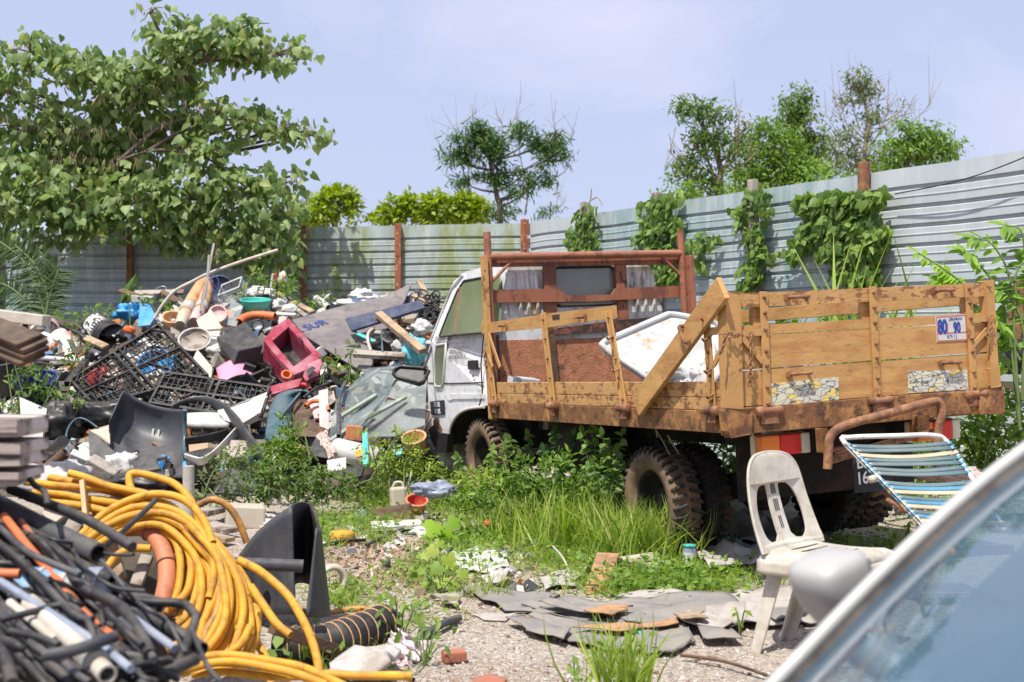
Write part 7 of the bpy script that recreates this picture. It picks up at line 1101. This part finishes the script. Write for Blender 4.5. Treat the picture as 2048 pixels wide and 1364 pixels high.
bp_ = [[(-20, 1238), (40, 1275), (90, 1320), (150, 1350), (260, 1362)], [(-20, 1210), (30, 1255), (80, 1300), (150, 1335), (230, 1350)], [(-10, 1290), (10, 1320), (25, 1370)], [(0, 1240), (60, 1225), (130, 1210), (170, 1235), (190, 1280)], [(20, 1262), (80, 1275), (118, 1290)], [(120, 1100), (160, 1160), (190, 1210), (212, 1268), (240, 1310)], [(145, 1100), (172, 1150), (196, 1205), (206, 1250)], [(150, 1120), (185, 1148), (230, 1175), (290, 1182)], [(-10, 1080), (40, 1120), (90, 1170), (150, 1230), (185, 1240)], [(0, 1055), (50, 1100), (100, 1125), (160, 1150)], [(240, 1290), (300, 1330), (330, 1345), (392, 1318)], [(190, 1362), (260, 1345), (330, 1325), (342, 1320)], [(200, 1348), (270, 1330), (340, 1318)], [(240, 1240), (290, 1285), (308, 1320)], [(215, 1225), (260, 1270), (285, 1290)], [(80, 1060), (130, 1110), (170, 1165), (185, 1210)], [(40, 1195), (100, 1205), (150, 1225), (185, 1260)], [(150, 1275), (200, 1310), (250, 1310), (310, 1318)], [(190, 1185), (240, 1215), (275, 1260), (300, 1310)], [(45, 940), (70, 970), (90, 985), (95, 1010)]]
for i, (lab, l) in enumerate(zip(bl, bp_)): cs.append((lab, l, [.020, .018, .030, .017, .016, .017, .014, .010][i % 8], ['conduit', 'graypipe', 'black', 'conduit'][i % 4], .1 + .05 * (i % 5)))
for lab, l, r_, mt, o in cs:
    mb = MB(); mb.tube(spl([KP(x, y, o) for x, y in l], 7), r_ * .55, 12, inner=.75 if r_ > .03 else 0); ob = one(mb, 'conduit', m[mt], lab, 'pipe', 'pipes of the foreground heap')
    if 'socket' in lab: mb = MB(); mb.tube([KP(172, 1306, .21), KP(196, 1330, .21)], .034, 16); mb.build('socket', m['white'], ob)
for i, (x0, y0, x1, y1) in enumerate([(-80, 1120, 150, 1250), (-60, 1180, 120, 1330), (0, 1100, 180, 1180), (60, 1120, 260, 1240), (100, 1180, 280, 1330), (-60, 1260, 120, 1390), (150, 1240, 330, 1350), (-60, 1050, 90, 1110), (200, 1150, 320, 1215), (30, 1290, 200, 1380)]):
    labs = ['black under pipe below the thick grey pipe', 'deep black pipe under the cream pipes', 'buried black pipe over the blue barrel', 'black pipe slanting behind the barrel mouth', 'buried dark pipe under the slate pipe', 'lowest dark pipe in the left corner', 'dark pipe half buried by the coil foot', 'dark pipe wedged under the timber stack', 'dark pipe in the gap inside the coil', 'dark pipe under the bottom cables']
    mb = MB(); mb.tube(spl([KP(x0, y0, -.08), KP((x0 + x1) / 2, (y0 + y1) / 2 + 12 * (-1) ** i, -.05), KP(x1, y1, -.08)], 5), .028, 12, inner=.8); one(mb, 'conduit', m['black'], labs[i], 'pipe', 'pipes of the foreground heap')
random.seed(33)
for i in range(64):
    x = random.uniform(-40, 300); y = random.uniform(1080, 1360) if x < 200 else random.uniform(1210, 1360); ln = random.uniform(110, 230); sl = random.gauss(.75, .22); q = [KP(x - ln / 2 + ln * j / 4, y + (j / 4 - .5) * ln * sl + random.gauss(0, 7), random.uniform(-.04, .2)) for j in range(5)]
    if max(v.z for v in q) > .95: continue
    mb = MB(); mb.tube(spl(q, 6), random.choice([.006, .008, .010, .013]), 9, inner=.75); one(mb, 'conduit', m[random.choice(['conduit', 'black', 'graypipe', 'conduit'])], 'thin dark cable lost in the tangle of the foreground heap', 'cable', 'thin cables of the foreground tangle')
t = thing('plastic_barrel', 'pale blue plastic barrel lying under the conduits', 'barrel', at(KP(120, 1180, 0))); a = KP(35, 1185, -.02); b = KP(200, 1188, .0); mb = MB(); d = (b - a); q = [a + d * i / 8 for i in range(9)]; mb.tube(q, [.070, .074, .074, .071, .074, .074, .071, .074, .074], 24); mb.build('body', m['pblue'], t); mb = MB(); e = d.normalized(); mb.tube([b - e * .03, b, b + e * .012], [.078, .08, .077], 24); mb.build('rim', m['bluepipe'], t)
for k, z in enumerate((.3, .62)): mb = MB(); c = a + d * z; mb.tube([c, c + e * .012], .0765, 24); mb.build('hoop', m['card'], t)
for lab, l, w, mt in (('splintered pale timber inside the coil', [(295, 1112), (272, 1172)], .05, 'graywood'), ('weathered block under the black stub', [(125, 1065), (152, 1078)], .12, 'graywood'), ('cream broken pipe end near the black pipe', [(95, 1040), (135, 1010)], .07, 'pvc'), ('pale stick upright over the coil', [(165, 962), (176, 1075)], .02, 'tan'), ('splintered wood scrap left of the terracotta pipe', [(218, 1085), (238, 1160)], .06, 'wood')):
    mb = MB(); mb.beam(HP(*l[0], .12 if 'stick' in lab else .0), HP(*l[1], .12 if 'stick' in lab else .0), w, .03, (0, -1, .3)); one(mb, 'timber', m[mt], lab, 'timber', bevel=.003)
for lab, l, r_, mt in (('brown hollow tube end poking out left of the coil', [(75, 952), (132, 905)], .028, 'brownwood'), ('second brown tube lower and shorter', [(50, 958), (92, 928)], .034, 'brownwood')): mb = MB(); mb.tube([P(x, y, 6.2) for x, y in l], r_, 12, inner=.75); one(mb, 'tube', m[mt], lab, 'tube')
one(crumple(P(95, 965, 6.0), (.42, .2, .18), 91.0, 22, .5), 'paper_sack', m['sheet'], 'crumpled pale paper sack behind the hose coil', 'sack'); mb = MB(); mb.box(P(160, 935, 6.6), (.14, .05, .16), eul(30, 25, 10)); one(mb, 'mirror_frame', m['pale'], 'small grey framed plate behind the topmost hose', 'plate', bevel=.006); mb = MB(); mb.tube([P(45, 890, 8.5), P(112, 893, 8.3), P(126, 882, 8.2)], .04, 10); one(mb, 'pipe', m['black'], 'fat black pipe lying below the grey carton', 'pipe')
mb = MB(); mb.box(P(200, 948, 6.4), (.16, .08, .13), eul(20, 30, 0)); one(mb, 'wood_block', m['graywood'], 'split wood block behind the topmost hose', 'block', bevel=.006); one(crumple(P(270, 968, 6.3), (.3, .12, .1), 93.0, 20, .5), 'keyboard', m['black'], 'black buckled keyboard tray behind the hose loop', 'keyboard')
# ------------------------------------------------------------ timber stack at the left edge
gs = 'boards of the grey timber stack'
for i, (y0, y1, xr) in enumerate(((832, 862, 47), (864, 878, 45), (880, 905, 46), (907, 938, 42), (940, 958, 36), (960, 978, 28))):
    mb = MB(); a = P(xr, y0, 3.9); b = P(xr, y1, 3.9); c = (a + b) / 2; mb.box(V(c.x - .5, c.y + .1, c.z), (1.0, .24, (a.z - b.z) * .97), eul(0, (-1) ** i * .8, -2 + i)); one(mb, 'plank', m['stack'], ['topmost pale board of the grey stack at left', 'thin second board from the top of the grey stack', 'third board of the grey stack with a split end', 'thick fourth board of the grey stack', 'fifth board of the grey stack resting on the lowest', 'lowest board of the grey stack above the pipes'][i], 'board', gs, bevel=.004)
for i, (y, x1, mt) in enumerate(((672, 60, 'brownwood'), (684, 72, 'redwood'), (697, 74, 'brownwood'), (710, 66, 'redwood'))):
    mb = MB(); mb.beam(P(-160, y - 78, 4.5), P(x1, y + 10, 4.15), .10, .016, (0, -.5, 1)); one(mb, 'shingle', m['brownwood'], ['top brown shingle jutting in at the left edge', 'second dark shingle at the left edge', 'third brown shingle at the left edge', 'lowest dark shingle at the left edge'][i], 'shingle', 'shingles jutting in at the left', bevel=.003)
mb = MB(); mb.beam(P(-120, 615, 5.8), P(94, 642, 5.6), .06, .05); one(mb, 'plank', m['pvc'], 'blurred whitish plank entering above the shingles', 'plank', bevel=.004)
mb = MB(); mb.box(V(-2.5, 4.2, .62), (1.15, .6, 1.2)); one(mb, 'crate', m['brownwood'], 'tall dark crate carrying the shingles outside the left edge', 'crate', bevel=.01)
# ------------------------------------------------------------ white plastic chair
rl_ = G(1500, 1305); rr_ = G(1568, 1276); w_ = (rr_ - rl_); sw = w_.length; w_ = V(.69, .724, 0); sw = .39; f_ = V(w_.y, -w_.x, 0); ctr = rl_ + w_ * sw / 2 + f_ * .21 + V(.065, .02, 0)
CA = frame(ctr, f_, w_, V(0, 0, 1)); ch = thing('plastic_chair', 'dirty white armless plastic chair standing on the gravel', 'chair', CA)
def C3(x, y, z): return CA @ V(x, y, z)
hw = .262
mb = MB()
def seat(u, v):
    x = -.20 + .43 * u; y = (v - .5) * 2 * (hw - .02 * u); e = max(abs(2 * v - 1) ** 6, max(0, (u - .86) / .14) ** 2); return C3(x, y, .465 + .012 * u - .022 * math.sin(math.pi * u) * (1 - (2 * v - 1) ** 2) - .05 * e)
mb.grid(seat, 20, 20); so2 = mb.build('seat', m['chair'], ch, solid=.006); sl_ = MB()
for i in range(5):
    for s in (-1, 1): v = .5 + s * (.10 + .0 * i) + (.02 * s); p0 = seat(.2 + .12 * i, .5 - .22); p1 = seat(.2 + .12 * i, .5 + .22)
    sl_.beam(p0 + V(0, 0, .002), p1 + V(0, 0, .002), .008, .006)
sl_.build('slot', m['ink'], so2)
def backf(u, v): x = -.20 - .115 * v - .02 * math.sin(math.pi * v) - .0 + .03 * (2 * u) ** 2 * (1 - .2 * v); wd_ = hw * (1 - .24 * max(0, v) ** 1.5); return C3(x, u * 2 * wd_, .45 + .425 * v)
def arc(u0, v0, u1, v1, pts_): return pts_
outer = [(-.5, 0), (-.5, .25), (-.5, .5), (-.5, .7), (-.48, .84), (-.42, .93), (-.33, .98), (-.2, 1.0), (0, 1.01), (.2, 1.0), (.33, .98), (.42, .93), (.48, .84), (.5, .7), (.5, .5), (.5, .25), (.5, 0), (.25, -.01), (0, -.01), (-.25, -.01)]
hole = [(.10, .14), (.17, .08), (.26, .08), (.34, .15), (.375, .3), (.375, .45), (.34, .58), (.28, .65), (.20, .675), (.12, .67), (.10, .60), (.10, .4)]
def dens(l, k=3): 
    o = []
    for i in range(len(l)): a = l[i]; b = l[(i + 1) % len(l)]; o += [(a[0] + (b[0] - a[0]) * j / k, a[1] + (b[1] - a[1]) * j / k) for j in range(k)]
    return o
def sm2(l): q = spl([V(a, b, 0) for a, b in l + [l[0]]], 4)[:-1]; return [(p.x, p.y) for p in q]
bk = holed(sm2(outer), [sm2(hole), sm2([(-a, b) for a, b in hole])], backf); bo = bk.build('backrest', m['chair'], ch, solid=.009)
mb = MB()
for k in range(3):
    for u in (-.03, .0, .03) if k else (-.015, .015): mb.beam(backf(u, .2 + .18 * k) + f_ * .006, backf(u, .33 + .18 * k) + f_ * .006, .006, .004, f_)
mb.build('slot', m['ink'], bo)
mb = MB(); e_ = [backf(a, b) for a, b in [(-.5, 0), (-.5, .25), (-.5, .5), (-.5, .7), (-.48, .84), (-.42, .93), (-.33, .98), (-.2, 1), (0, 1.01), (.2, 1), (.33, .98), (.42, .93), (.48, .84), (.5, .7), (.5, .5), (.5, .25), (.5, 0)]]; mb.tube(spl(e_, 4), .008, 6); mb.build('edge', m['chair'], bo)
mb = MB()
for y in (-1, 1): mb.grid(lambda u, v: seat(u, .5 + y * .5) + V(0, 0, .012 * (1 - v) - .055 * v) + w_ * y * .006 * v, 16, 3)
mb.grid(lambda u, v: seat(1, u) + V(0, 0, -.05 * v) + f_ * .008 * v, 16, 3); mb.build('skirt', m['chair'], ch, solid=.006)
for x, y in ((-1, -1), (-1, 1), (1, -1), (1, 1)):
    top_ = C3(x * .17 - .01, y * .185, .44); bot = C3(x * .245, y * (sw / 2 + .02), .0); bot = G(1500, 1305) if (x, y) == (-1, -1) else G(1568, 1277) if (x, y) == (-1, 1) else bot; bot.z = gh(bot.x, bot.y); mb = MB(); vs = []
    for p, s in ((top_, .085), (bot, .05)):
        a0 = C3(0, 0, 0); ix = f_ * (-x); iy = w_ * (-y); o0 = p; vs += [o0, o0 + ix * s, o0 + ix * s + iy * .014, o0 + (ix + iy) * .014, o0 + iy * s + ix * .014, o0 + iy * s]
    mb.add(vs, [(i, (i + 1) % 6, 6 + (i + 1) % 6, 6 + i) for i in range(6)] + [(5, 4, 3, 2, 1, 0), (6, 7, 8, 9, 10, 11)]); mb.build('leg', m['chair'], ch, bevel=.004)
# ------------------------------------------------------------ strapped sun lounger
lg = thing('sun_lounger', 'broken sun lounger with teal and cream straps behind the chair', 'sun lounger', at(G(1800, 1130)))
TL, TR, BR, BL = P(1690, 884, 6.75), P(1888, 878, 6.75), P(2010, 1060, 6.35), P(1848, 1054, 6.35)
fp = spl([BL + (BL - TL) * .04, TL.lerp(BL, .5), TL + V(-.005, 0, -.0), TL + V(.03, 0, .025), TL.lerp(TR, .5) + V(0, 0, .025), TR + V(-.06, 0, .02), TR + V(.02, 0, -.02), TR.lerp(BR, .45) + V(.01, 0, 0), BR], 6)
mb = MB(); mb.tube(fp, .0135, 10); mb.build('frame', mat('rust_spotted_white_tube', (.70, .68, .64), .45, dirt=(.32, .15, .07), amt=.26, ds=7, sharp=.08), lg)
lm = {'t': mat('teal_vinyl_strap', (.085, .15, .165), .4, dirt=(.15, .20, .20), amt=.3, sharp=.3), 'b': mat('blue_vinyl_strap', (.06, .24, .38), .4), 'c': mat('cream_vinyl_strap', (.50, .42, .29), .45)}
seq = 'ttcttttxtbctbctbc'
for i, k in enumerate(seq):
    if k == 'x': continue
    u = .045 + .93 * i / len(seq); a = TL.lerp(BL, u) + V(.0, -.012, 0); b = TR.lerp(BR, u) + V(0, -.012, 0); mb = MB(); d = (BL - TL).normalized(); sg = .006 * math.sin(i * 2.1)
    mb.grid(lambda s, v: a.lerp(b, s) + d * (v - .5) * .027 + V(0, -.0, -.012 * math.sin(math.pi * s) + sg * math.sin(math.pi * s)), 10, 3); mb.build('strap', lm[k], lg, solid=.003)
    for c, e in ((TL, BL), (TR, BR)):
        q0 = c.lerp(e, u - .012); q1 = c.lerp(e, u + .018); mb = MB()
        if c is TR: j = V(.012, 0, -.004); q0 = q0 + j; q1 = q1 + j
        mb.tube([q0, q1], .0165, 10); mb.build('strap_wrap', lm['b' if k == 't' else k], lg)
mb = MB(); q = [P(1690, 884, 6.75), P(1700, 900, 6.78), P(1850, 1062, 6.35)]; mb.tube([P(1690, 888, 6.70), P(1846, 1050, 6.30)], .004, 5); mb.build('cord', m['ink'], lg)
mb = MB(); mb.tube(spl([BL, P(1840, 1080, 6.4), P(1828, 1120, 6.5), G(1822, 1140, .02)], 4), .013, 8); mb.tube(spl([BL, BL + V(.3, -.05, .02), BL + V(1.0, -.2, .02)], 4), .013, 8); mb.tube([P(1852, 1056, 6.35), P(1835, 1105, 6.1), G(1830, 1165, .01)], .012, 8); mb.build('leg', m['rust'], lg); mb = MB(); mb.tube(spl([P(1775, 1000, 6.5), P(1790, 1008, 6.46), P(1812, 1025, 6.42)], 4), .014, 8); mb.build('bracket', m['rust'], lg); mb = MB(); mb.lathe([(.001, -.02), (.02, -.018), (.02, .018), (.001, .02)], 12, ax(P(1745, 958, 6.52), (.4, -.8, .2))); mb.build('knob', m['cream'], lg)
one(crumple(P(1900, 948, 8.4), (.45, .2, .1), 95.0, 20, .5), 'plastic_sheet', m['peach'], 'pale rumpled sheet in the weeds beyond the lounger', 'sheet'); flatpoly('light blue scrap at the foot of the lounger', [(1835, 1062), (1880, 1052), (1890, 1066), (1850, 1076)], .05, .006, 'bluepipe', 'plastic_scrap', 'scrap', .02, 20.1); flatpoly('white net cloth lying in the grass under the tailgate', [(1590, 1066), (1660, 1048), (1690, 1076), (1640, 1096)], .04, .008, 'sheet', 'cloth', 'cloth', .05, 21.1, 7)
one(crumple(P(2040, 700, 9.3), (.5, .3, .35), 97.0, 20, .4), 'scrap_heap', m['matte_blk'], 'dark scrap heap half hidden at the right edge by the sapling', 'scrap'); mb = MB(); mb.beam(P(2046, 560, 9.2), P(2020, 690, 9.2), .12, .03, (0, -1, 0)); one(mb, 'sheet_metal', m['rust'], 'rust red sheet metal leaning behind the sapling', 'sheet metal'); mb = MB(); mb.beam(P(1990, 762, 8.9), P(2060, 790, 8.9), .05, .03); one(mb, 'stick', m['wood'], 'dry brown stick sticking out past the tailgate corner', 'stick')
# ------------------------------------------------------------ silver car in the foreground
car = thing('parked_car', 'silver car with blue sky reflection tinted into its windscreen blurred in the foreground', 'car', at(V(1.6, 1.3, 0)))
p0 = P(1558, 1364, 2.1); p1 = P(2048, 903, 2.25); pd = p1 - p0; q0 = p0 - pd * .06; q1 = p0 + pd * 1.5
mir = 2.62                                                # the car's two sides are symmetric about y = mir / 2
def far_(p, dy=0.0): return V(p.x, p.y + dy, p.z)
def near_(p): return V(p.x, mir - p.y, p.z)
rp = [q0, p0 + pd * .5 + V(-.008, .012, .006), p0 + pd * 1.0 + V(0, .0, 0), q1 + V(.05, -.05, -.02)]
for fn in (far_, near_):
    q = spl([fn(p) for p in rp], 5); mb = MB(); mb.tube([p + V(0, .012 if fn is far_ else -.012, -.002) for p in q], .0135, 12); mb.build('roof_pillar', m['silver'], car)
    mb = MB(); mb.grid(lambda u, v: q[int(round(u * (len(q) - 1)))] + V(.010 + .022 * v, (-.006 - .04 * v) * (1 if fn is far_ else -1), -.004 - .020 * v), len(q) - 1, 4); mb.build('window_seal', m['rubber'], car, solid=.008)
ws = spl([p + V(.012, -.012, -.012) for p in rp], 5); k = len(ws) - 1
gm = bpy.data.materials.new('sky_reflection_tint'); gm.use_nodes = True; tt = gm.node_tree; bb = tt.nodes['Principled BSDF']; bb.inputs['Base Color'].default_value = (.09, .16, .22, 1); bb.inputs['Roughness'].default_value = .03; bb.inputs['Specular IOR Level'].default_value = .8  # blue base colour paints the sky's reflection into the glass
trn = tt.nodes.new('ShaderNodeBsdfTransparent'); trn.inputs[0].default_value = (.52, .68, .74, 1); mxx = tt.nodes.new('ShaderNodeMixShader'); mxx.inputs[0].default_value = .72; tt.links.new(trn.outputs[0], mxx.inputs[1]); tt.links.new(bb.outputs[0], mxx.inputs[2]); tt.links.new(mxx.outputs[0], tt.nodes['Material Output'].inputs[0])
mb = MB(); mb.grid(lambda u, v: ws[int(round(u * k))].lerp(near_(ws[int(round(u * k))]), v) + V(-.10 * math.sin(math.pi * v), 0, .03 * math.sin(math.pi * v)), k, 16); mb.build('windscreen', gm, car)
zb = p0.z - .04
prc = [(-.75, .30), (-.80, .48), (-.72, .58), (-.45, .655), (p0.x - .14, zb - .05), (p0.x - .02, zb - .015), (p0.x + .3, zb + .02), (3.0, zb + .06), (3.45, zb), (3.5, .5), (3.45, .28), (2.95, .22), (-.2, .2)]
mb = MB(); n = len(prc); L1 = [V(x, 2.16, z) for x, z in prc]; L2 = [V(x, mir - 2.16, z) for x, z in prc]; tri = tessellate_polygon([[V(x, z, 0) for x, z in prc]]); mb.add(L1 + L2, [tuple(t_) for t_ in tri] + [tuple(i + n for i in t_) for t_ in tri] + [(i, (i + 1) % n, n + (i + 1) % n, n + i) for i in range(n)]); mb.build('body', m['silver'], car, bevel=.05)
e1 = q1 + V(.05, -.05, -.02); mb = MB(); mb.grid(lambda u, v: V(e1.x + 1.5 * u, 1.31 + (v - .5) * 2 * (e1.y - 1.31), e1.z + .05 * math.sin(math.pi * u) + .03 * math.sin(math.pi * v) - .10 * u * u), 14, 14); mb.build('roof', m['silver'], car, solid=.03)
for s in (1, -1):
    yy = 1.31 + s * (e1.y - 1.31); yb = 1.31 + s * .83; mb = MB(); mb.add([V(p0.x + .18, yb, zb + .03), V(e1.x + .05, yy, e1.z - .02), V(e1.x + 1.45, yy, e1.z - .1), V(2.9, yb, zb + .05)], [(0, 1, 2, 3)]); mb.build('side_window', gm, car); mb = MB(); mb.tube([V(e1.x + 1.45, yy, e1.z - .1), V(2.95, yb, zb + .05)], .04, 8); mb.tube([V(e1.x + .5, yy, e1.z - .02), V(1.75, yb, zb + .05)], .03, 8); mb.build('roof_pillar', m['silver'], car)
dm = mat('slate_dashboard', (.10, .13, .17), .6, bump=.05); mb = MB(); mb.box((p0.x + .42, 1.31, zb - .0), (.55, 1.5, .06), eul(0, -6, 0)); mb.box((p0.x + .9, 1.65, zb - .05), (.14, .5, .5), eul(0, 12, 0)); mb.box((p0.x + .9, .95, zb - .05), (.14, .5, .5), eul(0, 12, 0)); mb.build('dashboard', dm, car, bevel=.03)
for x in (.05, 2.6):
    for s in (1, -1): A = ax(V(x, 1.31 + s * .72, .3), (0, s, 0)); w2 = thing('wheel', None, None, Matrix()); w2.parent = car; w2.matrix_local = MW[car.name].inverted(); mb = MB().lathe([(.19, 0), (.2, .13), (.28, .15), (.3, .13), (.3, -.02), (.19, -.04)], 28, A); mb.build('tyre', m['rubber'], w2); mb = MB().lathe([(.19, .1), (.17, .09), (.05, .11), (.001, .11)], 24, A); mb.build('rim', m['alu'], w2)
# door mirror beyond the pillar
mr2 = thing('door_mirror', None, None); mr2.parent = car; mr2.matrix_local = MW[car.name].inverted(); MW[mr2.name] = Matrix(); mc_ = P(1664, 1196, 2.5)
MR_ = eul(0, -12, 38); mb = MB(); lv = [(-.115, .22, .30), (-.092, .40, .55), (-.03, .72, .85), (.02, .95, 1.0), (.066, 1.0, 1.0), (.092, .90, .92)]; vs = []
for z, a, b in lv:
    for k in range(28): th = 2 * math.pi * k / 28; c, s_ = math.cos(th), math.sin(th); vs.append(mc_ + MR_ @ V(.077 * a * math.copysign(abs(c) ** .6, c) + .06 * (1 - a), .065 * b * math.copysign(abs(s_) ** .6, s_), z))
mb.add(vs, [(i * 28 + k, i * 28 + (k + 1) % 28, (i + 1) * 28 + (k + 1) % 28, (i + 1) * 28 + k) for i in range(5) for k in range(28)] + [tuple(range(27, -1, -1)), tuple(range(140, 168))], 0, True); mb.build('housing', m['silver'], mr2, sub=1)
mb = MB(); mb.tube([mc_ + V(.02, -.01, -.06), mc_ + V(.10, -.08, -.12), mc_ + V(.16, -.12, -.15)], [.05, .04, .04], 12); mb.build('mirror_arm', m['silver'], mr2)
mb = MB(); mb.prism([mc_ + MR_ @ V(x, y, z) for x, y, z in ((.076, -.04, -.055), (.076, .045, -.055), (.076, .045, .06), (.076, -.04, .06))], MR_ @ V(.006, 0, 0)); mb.build('mirror_glass', m['backglass'], mr2, bevel=.002)
